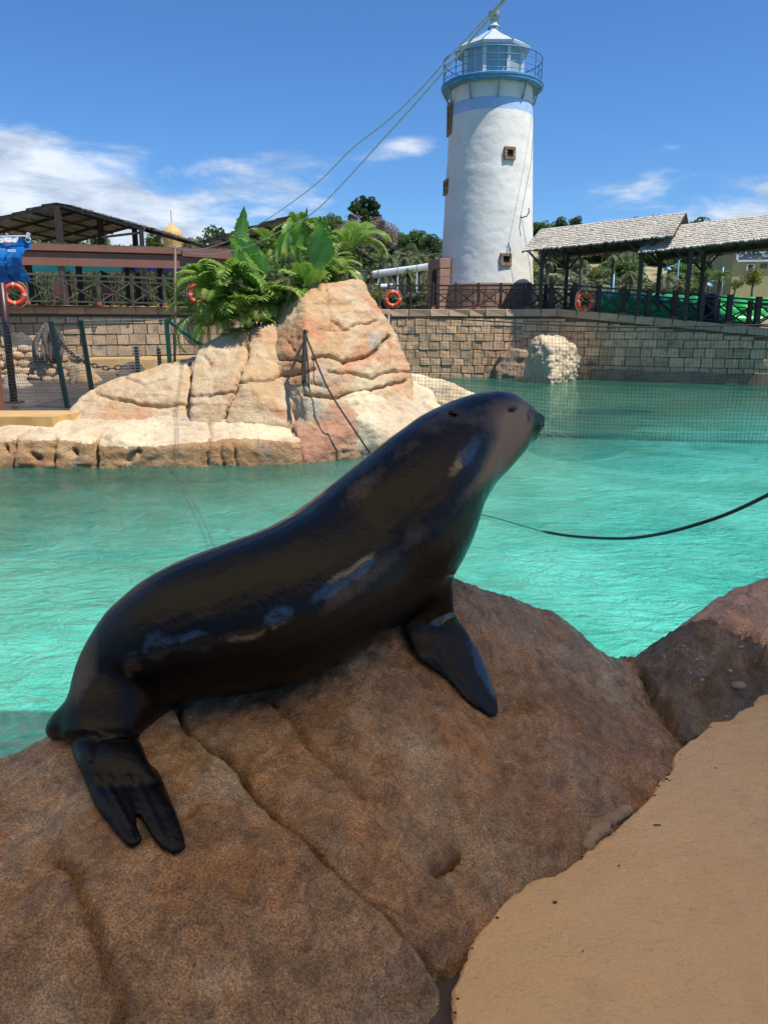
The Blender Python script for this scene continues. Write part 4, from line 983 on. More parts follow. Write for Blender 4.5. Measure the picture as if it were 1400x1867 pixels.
# ================================================================== VEGETATION BEYOND THE WALLS
def leafmat(name, c1, c2, tr=(.16, .26, .05), tf=.38, rough=.6, scale=1.2, spec=.3):
    return mat(name, c1, c2, scale=scale, detail=4, rough=rough, spec=spec, rnd=.18, transl=(tr, tf))
LF_MID = leafmat('mid_green_leaf', (.14, .22, .065), (.075, .14, .04))
LF_DK = leafmat('dark_green_leaf', (.085, .13, .058), (.045, .08, .036), tr=(.08, .14, .03))
LF_GREY = leafmat('grey_green_leaf', (.27, .29, .17), (.17, .20, .11), tr=(.16, .2, .08))
LF_BLOS = leafmat('pinkish_grey_blossom', (.46, .36, .32), (.28, .22, .18), tr=(.3, .22, .2))
LF_YEL = leafmat('yellow_green_leaf', (.22, .25, .06), (.13, .16, .04), tr=(.3, .35, .05))
BARK = mat('grey_bark', (.14, .11, .085), (.07, .055, .042), scale=4, rough=.95, bump=.8, bscale=10, bdist=.05)
def leaf_quads(P, size, rng, flat=.0):
    n = len(P); a = rng.normal(size=(n, 3)); a /= np.linalg.norm(a, axis=1)[:, None]; b = rng.normal(size=(n, 3)); b[:, 2] *= (1-flat)
    c = np.cross(a, b); c /= np.linalg.norm(c, axis=1)[:, None]; s = size*rng.uniform(.6, 1.3, (n, 1)); a = a*s; c = c*s*.45
    V = np.stack([P-a, P+c, P+a, P-c], 1).reshape(-1, 3); return V, [(4*i, 4*i+1, 4*i+2, 4*i+3) for i in range(n)]
def crown_mesh(name, seed, m, rx, rz, n_cl=26, n_leaf=2400, size=.16, cl=.34):
    rng = np.random.default_rng(seed); C = rng.normal(size=(n_cl, 3)); C /= np.linalg.norm(C, axis=1)[:, None]; C *= rng.uniform(.25, .85, (n_cl, 1))
    C *= np.array([rx, rx, rz]); k = rng.integers(0, n_cl, n_leaf); D = rng.normal(size=(n_leaf, 3)); D /= np.linalg.norm(D, axis=1)[:, None]
    rad = cl*rx*rng.uniform(.5, 1.35, n_cl)[k]*rng.uniform(.55, 1.08, n_leaf)**.5; P = C[k]+D*rad[:, None]*np.array([1, 1, .75])
    V, F = leaf_quads(P, size, rng); me = bpy.data.meshes.new(name); me.from_pydata(V.tolist(), [], F); me.materials.append(m); return me, C
def trunk_mb(C, base, top, r, seed):
    rnd = random.Random(seed); mb = MB(); mid = Vector((rnd.uniform(-.1, .1), rnd.uniform(-.1, .1), (base+top)/2))
    mb.tube([(0, 0, base), mid, (0, 0, top)], [r, r*.75, r*.4], 8)
    for c in C[:9]: mb.tube([mid.lerp(Vector((0, 0, top)), rnd.uniform(.2, 1)), Vector(c)*.5+Vector((0, 0, (top+base)*.05)), Vector(c)*.95], [r*.4, r*.25, r*.08], 5)
    return mb
CR = {}
for nm, m, rx, rz, ncl, nl, sz in (('mid', LF_MID, 1, .9, 26, 3600, .085), ('dark', LF_DK, 1, .9, 24, 3600, .085), ('grey', LF_GREY, 1, .75, 28, 3200, .08), ('blossom', LF_BLOS, 1, .8, 40, 4200, .055), ('yellow', LF_YEL, 1, .8, 20, 1600, .09), ('tall', LF_DK, .62, 1.35, 26, 3200, .085)):
    CR[nm] = [crown_mesh('crown', 10*i+len(nm), m, rx, rz, ncl, nl, sz) for i in range(2)]
def tree(kind, x, y, z, r, trunk_h, label, name, cat='tree', group=None, seed=0):
    me, C = CR[kind][seed % 2]; root = empty(name, (x, y, z), label, cat, group)
    c = bpy.data.objects.new('crown', me); link(c, root); c.location.z = trunk_h+r*.6; c.scale = (r, r, r); c.rotation_euler.z = seed*1.3
    if trunk_h > .1:
        t_ = trunk_mb(C*r, -(trunk_h+r*.6), r*.3, r*.07+.04, seed).build('trunk', BARK, root, True); t_.location.z = trunk_h+r*.6; t_.rotation_euler.z = seed*1.3
    return root
def tree_at(kind, u, v, Y, rpx, label, name, trunk_h=None, cat='tree', group=None, seed=0):
    c = at(u, v, Y); r = rpx/FPX*Y; g = ground_z(c.x, Y); th = c.z-g-r*.6
    if th < .1: z = c.z-r*.6; th = 0
    else: z = g
    return tree(kind, c.x, Y, z, r, th if trunk_h is None else trunk_h, label, name, cat, group, seed)
# palms
def palm_meshes(seed, m, n_fr=22, L=1.0, droop=1.0):
    rnd = random.Random(seed); mb = MB()
    for k in range(n_fr):
        th = 2*PI*k/n_fr+rnd.uniform(-.2, .2); el = rnd.uniform(-.2, 1.35); ln = L*rnd.uniform(.8, 1.1); n = 9; P = []
        hx = Vector((math.cos(th), math.sin(th), 0)); p = Vector((0, 0, 0)); e = el
        for i in range(n+1):
            P.append(p.copy()); p = p+(hx*math.cos(e)+Vector((0, 0, math.sin(e))))*ln/n; e -= .20*droop
        side = Vector((-hx.y, hx.x, 0))
        for i in range(1, n):
            t_ = (P[i+1]-P[i-1]).normalized(); up_ = side.cross(t_)
            for s in (-1, 1):
                for q in (0, .33, .66):
                    b = P[i].lerp(P[i+1], q); ll = .26*L*math.sin(PI*min(.96, (i+q)/n*.85+.15)); tip = b+(side*s*.8+t_*.75-up_*.25*s*0-Vector((0, 0, .35)))*ll
                    w = t_*.018*L; mb.add([b-w, b+w, tip], [(0, 1, 2)])
        for i in range(n): mb.add([P[i]-side*.008*L, P[i]+side*.008*L, P[i+1]], [(0, 1, 2)])
    me = bpy.data.meshes.new('fronds'); me.from_pydata(mb.v, [], mb.f); me.materials.append(m); return me
PALMS = [palm_meshes(s, mm, nf) for s, mm, nf in ((1, LF_GREY, 30), (2, LF_MID, 26), (3, LF_GREY, 36))]
def palm(u, v, Y, rpx, label, kind=0, seed=0):
    c = at(u, v, Y); r = rpx/FPX*Y; g = min(ground_z(c.x, Y), c.z-.3); root = empty('palm_tree', (c.x, Y, g), label, 'palm', 'palms on the hillside')
    f = bpy.data.objects.new('crown', PALMS[kind]); link(f, root); f.location.z = c.z-g; f.scale = (r, r, r); f.rotation_euler.z = seed
    MB().tube([(0, 0, -.1), (.05, 0, (c.z-g)/2), (0, 0, c.z-g)], [.16, .13, .12], 8).build('trunk', BARK, root, True)
# named trees on the skyline
tree_at('mid', 608, 408, 70, 22, 'round bright green tree on the skyline behind the dark gabled roof', 'round_tree', seed=0)
tree_at('tall', 646, 392, 82, 24, 'small dark conifer left of the tallest ones on the skyline', 'dark_conifer', seed=1)
tree_at('tall', 664, 385, 84, 27, 'left of the two tallest dark conifers on the skyline', 'dark_conifer', seed=2)
tree_at('tall', 681, 386, 84, 24, 'right of the two tallest dark conifers on the skyline', 'dark_conifer', seed=3)
tree_at('blossom', 655, 426, 58, 38, 'grey pink blossoming tree, left one above the water slide', 'blossom_tree', seed=0)
tree_at('blossom', 695, 428, 60, 34, 'grey pink blossoming tree, right one above the water slide', 'blossom_tree', seed=1)
for i, (u, v, r_, k, lb) in enumerate(((735, 438, 16, 'mid', 'small green tree right of the blossoming trees'), (765, 437, 22, 'mid', 'bushy green tree on the skyline left of the lighthouse'), (792, 448, 22, 'dark', 'dark green tree touching the lighthouse on its left'), (748, 462, 20, 'grey', 'grey green bush just below the far cabin'), (828, 446, 22, 'mid', 'green tree hidden mostly by the lighthouse'))):
    tree_at(k, u, v, 84-i, r_, lb, 'bushy_tree', seed=i)
sk = [(-40, 440, 30, 'mid'), (60, 448, 22, 'mid'), (180, 440, 22, 'mid'), (285, 440, 18, 'mid'), (345, 445, 16, 'grey'), (430, 450, 28, 'mid'), (560, 450, 25, 'grey'), (985, 425, 25, 'mid'), (1022, 415, 20, 'dark'), (1050, 408, 14, 'dark'), (1100, 425, 25, 'grey'), (1160, 418, 25, 'mid'), (1280, 425, 30, 'dark'), (1380, 420, 30, 'mid'), (1460, 430, 40, 'dark')]
SKL = ['leafy tree cut by the left edge', 'leafy tree beneath the left gabled roof', 'leafy tree below the right slope of the left gabled roof', 'leafy tree left of the yellow dome', 'greyish tree right of the yellow dome', 'leafy tree under the middle gabled roof', 'greyish tree behind the tropical plants', 'leafy tree behind the lighthouse on its right', 'dark tree poking above the farther thatched roof near the lighthouse', 'small dark tree above the middle of the farther thatched roof', 'greyish tree behind the farther thatched shelter', 'leafy tree behind the middle of the farther thatched shelter', 'dark tree behind the gap between the thatched roofs', 'leafy tree behind the nearer thatched roof', 'dark tree beyond the right edge']
for i, ((u, v, r_, k), lb) in enumerate(zip(sk, SKL)): tree_at(k, u, v, 78+(i*7) % 12, r_, lb, 'bushy_tree', seed=i)
# hillside planting: shrubs and palms, each a thing
rnd = random.Random(5); GRP = 'shrubs planted over the hillside'
k = 0
def shrub(u, v, Y, r, kd, z=None, grp=GRP, lab='rounded shrub on the planted hillside beyond the walkway'):
    c = at(u, v, Y); g = ground_z(c.x, Y); me, C = CR[kd][int(u) % 2]; o_ = bpy.data.objects.new('shrub', me); link(o_)
    wy_ = {'mid': 'leafy green', 'grey': 'silvery grey green', 'dark': 'dark green', 'yellow': 'yellowish green'}[kd]; wz_ = 'low on the slope' if Y < 58 else 'halfway up the slope' if Y < 78 else 'high on the slope'; wx_ = 'left of the lighthouse' if u < 820 else 'behind the farther thatched shelter' if u < 1165 else 'behind the nearer thatched shelter'
    if grp == GRP and u > 600: lab = f'{wy_} shrub {wz_}, {wx_}'
    else: lab = f'{wy_} shrub {wz_} beyond the left walkway'
    o_.location = (c.x, Y, g+r*.5); o_.scale = (r*rnd.uniform(.9, 1.4), r, r*rnd.uniform(.7, 1.1)); o_.rotation_euler.z = rnd.uniform(0, 6); tag(o_, lab, 'shrub', grp)
for Y in (44, 49, 54, 60, 66, 73, 81, 90, 100):
    n = 20 if Y < 60 else 26
    for i in range(n):
        u = 640+(1430-640)*(i+rnd.uniform(0, 1))/n
        if 800 < u < 970 and rnd.random() < .8: continue
        if 1325 < u and Y > 43: continue
        if rnd.random() < .22: continue
        shrub(u, 500, Y+rnd.uniform(-2, 2), rnd.uniform(.8, 1.7)*Y/60*1.15, rnd.choice(['mid', 'grey', 'grey', 'dark', 'grey', 'yellow', 'mid']))
for Y in (60, 75, 92):
    for i in range(15):
        u = -120+760*(i+rnd.uniform(0, 1))/15; shrub(u, 500, Y+rnd.uniform(-2, 2), rnd.uniform(1.3, 2.2)*Y/60, rnd.choice(['mid', 'grey', 'dark']), lab='rounded shrub beyond the left walkway')
PL = [(735, 470, 52, 24, 0), (712, 478, 50, 20, 2), (765, 476, 54, 22, 0), (790, 470, 56, 18, 2), (745, 500, 46, 20, 2), (700, 462, 56, 18, 0), (998, 478, 54, 26, 0), (1030, 500, 48, 24, 2), (1060, 462, 58, 22, 0), (1118, 466, 56, 22, 0), (1150, 505, 48, 22, 2), (1205, 470, 60, 20, 0), (1210, 512, 44, 32, 2), (1240, 522, 42, 26, 0), (1285, 505, 43, 24, 1), (1312, 505, 41, 26, 1), (1295, 470, 56, 20, 0), (1090, 520, 43, 22, 0), (1010, 530, 42, 22, 2), (1175, 525, 42, 20, 0), (672, 500, 44, 16, 2)]
PLB = ['palm just above the water slide', 'palm left of the water slide end', 'palm between the slide and the far cabin', 'palm close to the lighthouse on its left', 'low palm below the water slide', 'palm beneath the blossoming trees', 'palm right beside the lighthouse, above the fence', 'low palm left of the right life ring', 'palm on bare soil behind the farther shelter', 'spiky palm in the middle of the hillside', 'low palm right of the second shelter post', 'palm high up behind the nearer shelter', 'widest grey palm behind the right fence', 'spreading low palm right of the widest one', 'dark palm left of the blue street lamp', 'dark palm right against the yellow green building', 'palm high up left of the building', 'low palm above the right life ring', 'low palm by the first shelter post', 'low palm left of the widest one', 'small palm at the left end of the slide']
for i, ((u, v, Y, r_, kd), lb) in enumerate(zip(PL, PLB)): palm(u, v, Y, r_, lb, kd, i)
tree_at('yellow', 1372, 505, 40, 20, 'thin yellow green sapling in front of the yellow green building', 'sapling', seed=3)
tree_at('yellow', 1342, 520, 40.5, 12, 'small sapling at the left corner of the yellow green building', 'sapling', seed=2)
tree_at('yellow', 1086, 497, 40, 12, 'bright yellow green bush behind the right life ring', 'bright_bush', cat='shrub', seed=2)
# clipped hedge behind the left fence: a row of columnar bushes
for i in range(17):
    u = 60+i*21; c = at(u, 520, 45); me, C = CR['grey' if i % 3 else 'mid'][i % 2]; o_ = bpy.data.objects.new('hedge_bush', me); link(o_)
    o_.location = (c.x, 45, 4.5); o_.scale = (.58, .58, 1.75); tag(o_, 'tall clipped bush in the hedge behind the left fence', 'hedge', 'clipped bushes of the left hedge')
# ================================================================== ROCKS IN THE POOL
def rockmat(name, cA, cB, cC, cD, sc1=.55, bumpd=.06, wet=None):
    """pale artificial rock: cream, ochre, salmon and grey patches with fine pitting"""
    m = bpy.data.materials.new(name); m.use_nodes = True; t = m.node_tree; bs = t.nodes['Principled BSDF']; bs.inputs['Roughness'].default_value = .88
    co = N(t, 'ShaderNodeTexCoord')
    def nz(sc_, det, off=0, dist=0, st=(1, 1, 1), rough=.6):
        mp = N(t, 'ShaderNodeMapping'); mp.inputs['Location'].default_value = (off, off*1.3, -off); mp.inputs['Scale'].default_value = st; t.links.new(co.outputs['Object'], mp.inputs[0])
        n = N(t, 'ShaderNodeTexNoise'); n.inputs['Scale'].default_value = sc_; n.inputs['Detail'].default_value = det; n.inputs['Distortion'].default_value = dist; n.inputs['Roughness'].default_value = rough; t.links.new(mp.outputs[0], n.inputs[0]); return n.outputs['Fac']
    def ramp(fac, a, b):
        r_ = N(t, 'ShaderNodeMapRange'); t.links.new(fac, r_.inputs[0]); r_.inputs[1].default_value = a; r_.inputs[2].default_value = b; return r_.outputs[0]
    def mix(f, a, b):
        x = N(t, 'ShaderNodeMix', data_type='RGBA'); t.links.new(f, x.inputs[0])
        for s, c in ((6, a), (7, b)):
            if isinstance(c, tuple): x.inputs[s].default_value = (*c, 1)
            else: t.links.new(c, x.inputs[s])
        return x.outputs[2]
    c = mix(ramp(nz(sc1*1.3, 7, 1, .6), .42, .58), cA, cB)
    c = mix(ramp(nz(sc1, 7, 5, .8, (1, 1, 1.8)), .50, .64), c, cC)
    c = mix(ramp(nz(sc1*1.7, 8, 9, .4), .56, .68), c, cD)
    g = nz(9, 9, 3, .3, rough=.7); hs = N(t, 'ShaderNodeHueSaturation'); mr_ = N(t, 'ShaderNodeMapRange'); t.links.new(g, mr_.inputs[0]); mr_.inputs[1].default_value = .3; mr_.inputs[2].default_value = .7; mr_.inputs[3].default_value = .80; mr_.inputs[4].default_value = 1.15
    t.links.new(mr_.outputs[0], hs.inputs['Value']); t.links.new(c, hs.inputs['Color']); t.links.new(hs.outputs[0], bs.inputs['Base Color'])
    b1_ = N(t, 'ShaderNodeBump'); b1_.inputs['Distance'].default_value = bumpd; b1_.inputs['Strength'].default_value = 1; t.links.new(nz(6, 9, 2, .2, rough=.65), b1_.inputs['Height'])
    b2_ = N(t, 'ShaderNodeBump'); b2_.inputs['Distance'].default_value = bumpd*.3; b2_.inputs['Strength'].default_value = 1; t.links.new(nz(28, 8, 4, 0, (1, 1, 1), .7), b2_.inputs['Height']); t.links.new(b1_.outputs[0], b2_.inputs['Normal'])
    t.links.new(b2_.outputs[0], bs.inputs['Normal']); return m
CREAM, OCH, SALM, GRY = (.62, .46, .28), (.56, .36, .18), (.54, .25, .12), (.34, .29, .22)
ROCK_P = rockmat('cream_rock', CREAM, OCH, SALM, (.42, .34, .25))
ROCK_L = rockmat('pale_cream_rock', (.74, .60, .38), (.60, .46, .30), (.55, .36, .21), GRY)  # paler cream than the main island rock
ROCK_S = rockmat('salmon_rock', (.49, .28, .16), (.46, .22, .125), (.40, .18, .11), GRY)
ROCK_G = rockmat('grey_tan_rock', (.42, .34, .24), (.35, .29, .21), (.46, .36, .24), (.26, .24, .19))
ROCK_B = rockmat('pitted_brown_rock', (.60, .38, .19), (.52, .29, .13), (.46, .23, .10), (.34, .27, .19), 1.2, .13)
def stone_m0(seed, m):
    bm = bmesh.new(); bmesh.ops.create_icosphere(bm, subdivisions=4, radius=.5); me = bpy.data.meshes.new('stone'); bm.to_mesh(me); bm.free(); P = get_co(me); P *= (1+.35*fbm(P, 2.2, 4, seed))[:, None]; set_co(me, P); set_smooth(me); me.materials.append(m); return me
WALLR = rockmat('brown_wall_rock', (.38, .27, .175), (.30, .21, .14), (.34, .21, .13), (.26, .21, .16))
def hull_rock(name, label, pts, m, voxel=.031, cracks=(), seed=0, amp=.036, down=True, depth=1.1, smooth=2, group=None, top_mat=None, extra=(), strat=.014, parent=None):
    W = [at(*p) for p in pts]; W += [Vector(e) for e in extra]
    B = [Vector((w.x*1.0, w.y+depth, w.z-.15)) for w in W]; B += [Vector((w.x, w.y+.02, -1.4)) for w in W if down]+[Vector((w.x, w.y+depth+.2, -1.4)) for w in W if down]
    bm = bmesh.new()
    for w in W+B: bm.verts.new(w)
    bmesh.ops.convex_hull(bm, input=list(bm.verts), use_existing_faces=False)
    loose = [v for v in bm.verts if not v.link_faces]; bmesh.ops.delete(bm, geom=loose, context='VERTS')
    bm.verts.index_update(); V = [v.co.copy() for v in bm.verts]; F = [[v.index for v in f.verts] for f in bm.faces]; bm.free()
    me = remeshed(V, F, voxel, smooth); P = get_co(me); Nn = get_no(me)
    d = amp*fbm(P, .9, 4, seed)*1.5+amp*.75*fbm(P, 2.6, 4, seed+3, ridge=True)+amp*.40*fbm(P, 8, 4, seed+9)+amp*.3*fbm(P*np.array([1, 1, 3]), 3, 3, seed+15, ridge=True)
    d += strat*np.sign(np.sin(P[:, 2]*7+2.5*fbm(P, .6, 3, seed+7)))*(.3+fbm(P, .7, 2, seed+4))
    u, v = proj(P)
    for (poly, wd, dp) in cracks:
        jit = 5*fbm(P, 3.0, 3, seed+20); dd = seg_dist(u+jit+2.5*fbm(P, 9, 2, seed+22), v+jit*.7+2.5*fbm(P, 9, 2, seed+24), poly); wd = wd*.55; front = (Nn[:, 1] < .35)*1.0
        d -= front*(dp*np.exp(-(dd/wd)**2)+dp*.22*np.exp(-(dd/(wd*3.5))**2))
    P2 = P+Nn*d[:, None]; set_co(me, P2); set_smooth(me); me.materials.append(m)
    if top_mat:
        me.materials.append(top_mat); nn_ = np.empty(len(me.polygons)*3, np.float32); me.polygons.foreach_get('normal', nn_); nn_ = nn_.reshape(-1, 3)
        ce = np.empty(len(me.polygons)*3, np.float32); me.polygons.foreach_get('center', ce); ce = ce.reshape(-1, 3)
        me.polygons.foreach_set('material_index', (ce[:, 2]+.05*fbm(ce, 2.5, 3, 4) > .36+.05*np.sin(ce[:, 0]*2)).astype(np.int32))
    o = bpy.data.objects.new(name, me); link(o, parent); 
    if parent is None: tag(o, label, 'rock', group)
    return o
hull_rock('rock_ledge', 'low cream topped rock ledge along the waterline at the left', [(-420, 856, 12.2), (-100, 854, 12.2), (250, 852, 12.25), (-420, 806, 12.35), (0, 802, 12.35), (230, 806, 12.35), (250, 815, 12.3), (-420, 790, 13.0), (0, 792, 12.7), (200, 775, 13.1), (260, 762, 13.3)], ROCK_B, seed=1, amp=.06, depth=.3, top_mat=ROCK_L, strat=.015,
          cracks=(([(28, 800), (22, 860)], 5, .12), ([(100, 800), (98, 860)], 4, .10), ([(175, 800), (180, 860)], 7, .15), ([(60, 828), (70, 835)], 8, .10), ([(135, 820), (140, 828)], 7, .12), ([(180, 792), (200, 806)], 6, .12), ([(235, 838), (255, 822)], 7, .10), ([(10, 815), (14, 822)], 6, .12)))
hull_rock('rock_ledge', 'cream topped brown fronted ledge in the middle, below the main rock island', [(215, 852, 12.28), (400, 848, 12.4), (548, 838, 12.6), (215, 812, 12.3), (400, 816, 12.4), (530, 806, 12.65), (548, 800, 12.8), (225, 768, 13.2), (330, 757, 13.5), (440, 762, 13.4), (530, 772, 13.3)], ROCK_B, seed=2, amp=.04, depth=.3, top_mat=ROCK_L,
          cracks=(([(382, 770), (378, 848)], 3, .09), ([(403, 815), (406, 850)], 3, .07), ([(425, 810), (432, 850)], 3, .08), ([(240, 815), (255, 825)], 6, .08), ([(462, 778), (470, 815)], 1.5, .03)))
hull_rock('rock_slab', 'long cream slab sloping down to the left end of the rock island', [(108, 788, 13.3), (110, 765, 13.5), (150, 722, 13.9), (200, 694, 14.2), (280, 672, 14.4), (358, 648, 14.6), (372, 652, 14.4), (350, 765, 13.35), (240, 780, 13.3), (300, 690, 13.9)], ROCK_P, seed=3,
          cracks=(([(172, 713), (205, 728), (240, 732), (290, 742), (350, 735)], 3, .10), ([(230, 690), (262, 702), (300, 692)], 3, .06), ([(345, 660), (352, 700), (340, 745)], 3, .10)))
hull_rock('rock_slab', 'middle block of the rock island under the ferns, split by a zigzag crack', [(345, 768, 13.2), (352, 670, 14.0), (362, 632, 14.4), (400, 616, 14.5), (455, 604, 14.5), (500, 590, 14.6), (500, 700, 13.6), (540, 770, 13.1), (440, 690, 13.5), (350, 735, 13.3)], ROCK_P, seed=5,
          cracks=(([(455, 608), (448, 650), (438, 680), (430, 705), (412, 738), (408, 770)], 3.2, .14), ([(350, 722), (400, 716), (425, 710)], 3, .08), ([(437, 695), (490, 690), (555, 673)], 3, .10), ([(372, 650), (382, 664)], 4, .05)))
hull_rock('rock_peak', 'tall cream and salmon peak of the rock island', [(478, 600, 15.0), (510, 562, 15.2), (545, 533, 15.0), (575, 522, 15.0), (640, 515, 15.3), (656, 513, 15.5), (690, 562, 15.4), (722, 612, 15.3), (742, 665, 15.1), (750, 700, 15.0), (752, 735, 14.6), (556, 560, 14.2), (562, 640, 13.55), (562, 690, 13.3), (562, 742, 13.05), (480, 760, 13.7), (478, 690, 14.1), (660, 800, 13.5), (560, 790, 13.0)], ROCK_P, seed=7, depth=1.3, voxel=.030, smooth=2, amp=.045, strat=.022,
          cracks=(([(590, 512), (598, 540), (605, 580), (606, 600)], 1.6, .05), ([(606, 582), (625, 598), (632, 604), (655, 590), (685, 585)], 2.6, .09), ([(580, 600), (632, 604)], 2, .05), ([(575, 655), (603, 648), (625, 660), (660, 650), (690, 632), (712, 612)], 4, .16), ([(600, 680), (650, 682), (680, 690), (712, 675), (745, 680)], 3, .10), ([(500, 655), (556, 660)], 2, .07), ([(490, 692), (560, 678), (575, 672)], 3.2, .12), ([(555, 720), (620, 725), (680, 708), (740, 694)], 3, .13), ([(570, 700), (600, 706)], 5, .06), ([(712, 615), (708, 660)], 2, .05), ([(525, 625), (540, 640)], 1.5, .04)))
hull_rock('boulder', 'grey and cream boulder at the right foot of the rock island', [(606, 745, 13.4), (628, 725, 13.7), (700, 700, 14.6), (745, 690, 15.2), (780, 705, 15.3), (800, 745, 15.0), (830, 772, 14.6), (655, 742, 13.6), (660, 770, 13.2), (690, 800, 13.25), (640, 822, 13.15), (700, 824, 13.2), (800, 820, 13.6)], ROCK_L, seed=11, depth=.8, amp=.06, smooth=2,
          cracks=(([(695, 715), (715, 735), (738, 750)], 1.8, .05), ([(608, 748), (650, 738)], 3, .08)))
hull_rock('boulder', 'reddish rock face at the waterline below the peak, between ledge and boulder', [(530, 775, 13.0), (560, 742, 13.2), (600, 735, 13.3), (650, 750, 13.4), (660, 780, 13.2), (548, 838, 12.65), (600, 832, 12.9), (650, 826, 13.1), (535, 800, 12.75)], ROCK_S, seed=13, depth=.8, amp=.06,
          cracks=(([(520, 745), (528, 775), (540, 795), (548, 838)], 3.5, .12), ([(500, 835), (520, 822)], 3, .05)))
hull_rock('low_rock', 'low cream rock sloping into the water behind the net', [(735, 700, 16.9), (748, 682, 17.0), (800, 690, 17.6), (862, 717, 17.4), (905, 735, 17.0), (760, 735, 16.8), (800, 740, 16.8)], ROCK_L, seed=15, depth=1.0, amp=.05)
hull_rock('boulder', 'free standing pale boulder in the pool before the far wall', [(962, 694, 32.3), (1004, 698, 31.2), (1050, 692, 32.9), (974, 622, 32.6), (983, 613, 32.4), (1022, 617, 32.6), (1045, 632, 32.9), (1054, 655, 33.0), (970, 650, 32.3), (1003, 640, 31.5)], ROCK_L, seed=17, depth=1.0, voxel=.05, amp=.12, top_mat=None)
hull_rock('wall_boulder', 'rounded brown rock bulging from the far pool wall', [(905, 682, 34.6), (912, 650, 34.7), (935, 636, 34.7), (965, 640, 34.6), (975, 684, 34.4)], WALLR, seed=19, depth=.6, voxel=.08, amp=.1)
if 0: hull_rock('wall_boulder', 'dark bulge of rock hanging on the right wall near the boulder', [(1050, 640, 33.7), (1045, 616, 33.8), (1062, 610, 33.7), (1070, 625, 33.5), (1062, 688, 33.3), (1100, 690, 33.0), (1088, 672, 33.2)], WALLR, seed=23, depth=.6, voxel=.08, amp=.12)
SUBM = mat('submerged_dark_rock', (.05, .07, .06), (.03, .04, .036), scale=2, rough=.8)
for i_, (u_, v_, Ys_, w_, d_, lb_) in enumerate(((1060, 812, 0, 1.0, .30, 'dark submerged rock just under the surface beside the net, nearer the sea lion'), (1265, 836, 0, 1.7, .38, 'long dark submerged rock under the surface towards the right edge'), (1100, 765, 0, 1.3, .7, 'dark patch of submerged rock beyond the net'))):
    p_ = atz(u_, v_, -.25); sm_ = stone_m0(70+i_, SUBM); o_ = bpy.data.objects.new('submerged_rock', sm_); link(o_); o_.location = (p_.x, p_.y+.2, -.38); o_.scale = (w_*2, d_*2, .42); tag(o_, lb_, 'rock')
# rubble wall of rounded stones, stump and boulders behind the wire fence
rnd = random.Random(8); rb = empty('rubble_wall', at(60, 690, 23.5), 'heap of rounded tan stones behind the wire fence', 'stone wall'); o = rb.location.copy()
def stone_mesh(seed, m):
    bm = bmesh.new(); bmesh.ops.create_icosphere(bm, subdivisions=2, radius=.5); me = bpy.data.meshes.new('stone'); bm.to_mesh(me); bm.free(); P = get_co(me); P *= (1+.22*fbm(P, 1.8, 2, seed))[:, None]; set_co(me, P); set_smooth(me); me.materials.append(m); return me
STONE = mat('tan_stone', (.50, .34, .20), (.36, .24, .14), scale=3, detail=7, rough=.9, bump=.5, bscale=12, bdist=.02, rnd=.2)
SMs = [stone_mesh(i, STONE) for i in range(4)]
for j in range(5):
    for i in range(9):
        u = -40+i*21+(j % 2)*10+rnd.uniform(-4, 4); v = 694-j*13+rnd.uniform(-2, 2)-(4 if 2 < i < 6 else 0)
        if v < 648 and i > 5: continue
        p = at(u, v, 24.2+j*.25); s_ = bpy.data.objects.new('stone', rnd.choice(SMs)); link(s_, rb); s_.location = p-o; s_.scale = (.46*rnd.uniform(.8, 1.2), .4, .30*rnd.uniform(.85, 1.2)); s_.rotation_euler = (0, rnd.uniform(-.4, .4), rnd.uniform(0, 6))
DRIFT = mat('bleached_driftwood', (.20, .16, .13), (.05, .038, .032), scale=5, detail=8, rough=.9, bump=1, bscale=14, bdist=.04, stretch=(1, 1, .3))
sm = empty('driftwood_stump', at(88, 650, 24.6), 'twisted bleached driftwood stump on the rubble behind the wire fence', 'stump'); o = sm.location.copy()
A = at(90, 600, 24.4)-o
for i in range(15):
    a = rnd.uniform(-1, 1); b_ = at(88+a*26, 652+rnd.uniform(-6, 10), 24.4+rnd.uniform(-.5, .5))-o; mid = A.lerp(b_, .5)+Vector((a*.25, rnd.uniform(-.2, .2), rnd.uniform(0, .2)))
    MB().tube(cr_spline([A+Vector((a*.12, 0, rnd.uniform(-.1, .2))), mid, b_], 4), [.10-.006*q for q in range(9)], 6).build('root', DRIFT, sm, True)
hull_rock('boulder', 'grey sunken boulder beside the leaning pole at the far left', [(0, 735, 21), (5, 690, 21.2), (20, 683, 21.3), (38, 700, 21), (42, 738, 20.8)], ROCK_G, seed=29, depth=.8, voxel=.07, amp=.08, down=False)
hull_rock('boulder', 'dark mossy boulder at the end of the chain', [(213, 700, 21.5), (222, 665, 21.8), (240, 655, 21.8), (255, 668, 21.6), (258, 700, 21.4)], mat('dark_boulder', (.15, .12, .10), (.06, .05, .042), scale=2, detail=8, rough=.9, bump=1, bscale=6, bdist=.06), seed=31, depth=.8, voxel=.06, amp=.12, down=False)
hull_rock('boulder', 'tan boulder under the chain behind the wire fence', [(125, 700, 23), (128, 665, 23.3), (150, 660, 23.4), (168, 690, 23), (172, 702, 22.8)], ROCK_P, seed=37, depth=.8, voxel=.07, amp=.1, down=False)
hull_rock('boulder', 'dark hollow rock behind the driftwood stump', [(10, 690, 25.4), (14, 612, 25.8), (40, 606, 25.9), (66, 640, 25.6), (70, 690, 25.3)], mat('dark_grey_rock', (.14, .12, .10), (.07, .06, .05), scale=2, rough=.9, bump=1, bscale=6, bdist=.05), seed=41, depth=.6, voxel=.08, amp=.1, down=False)  # plain dark grey brown base colour for this one rock
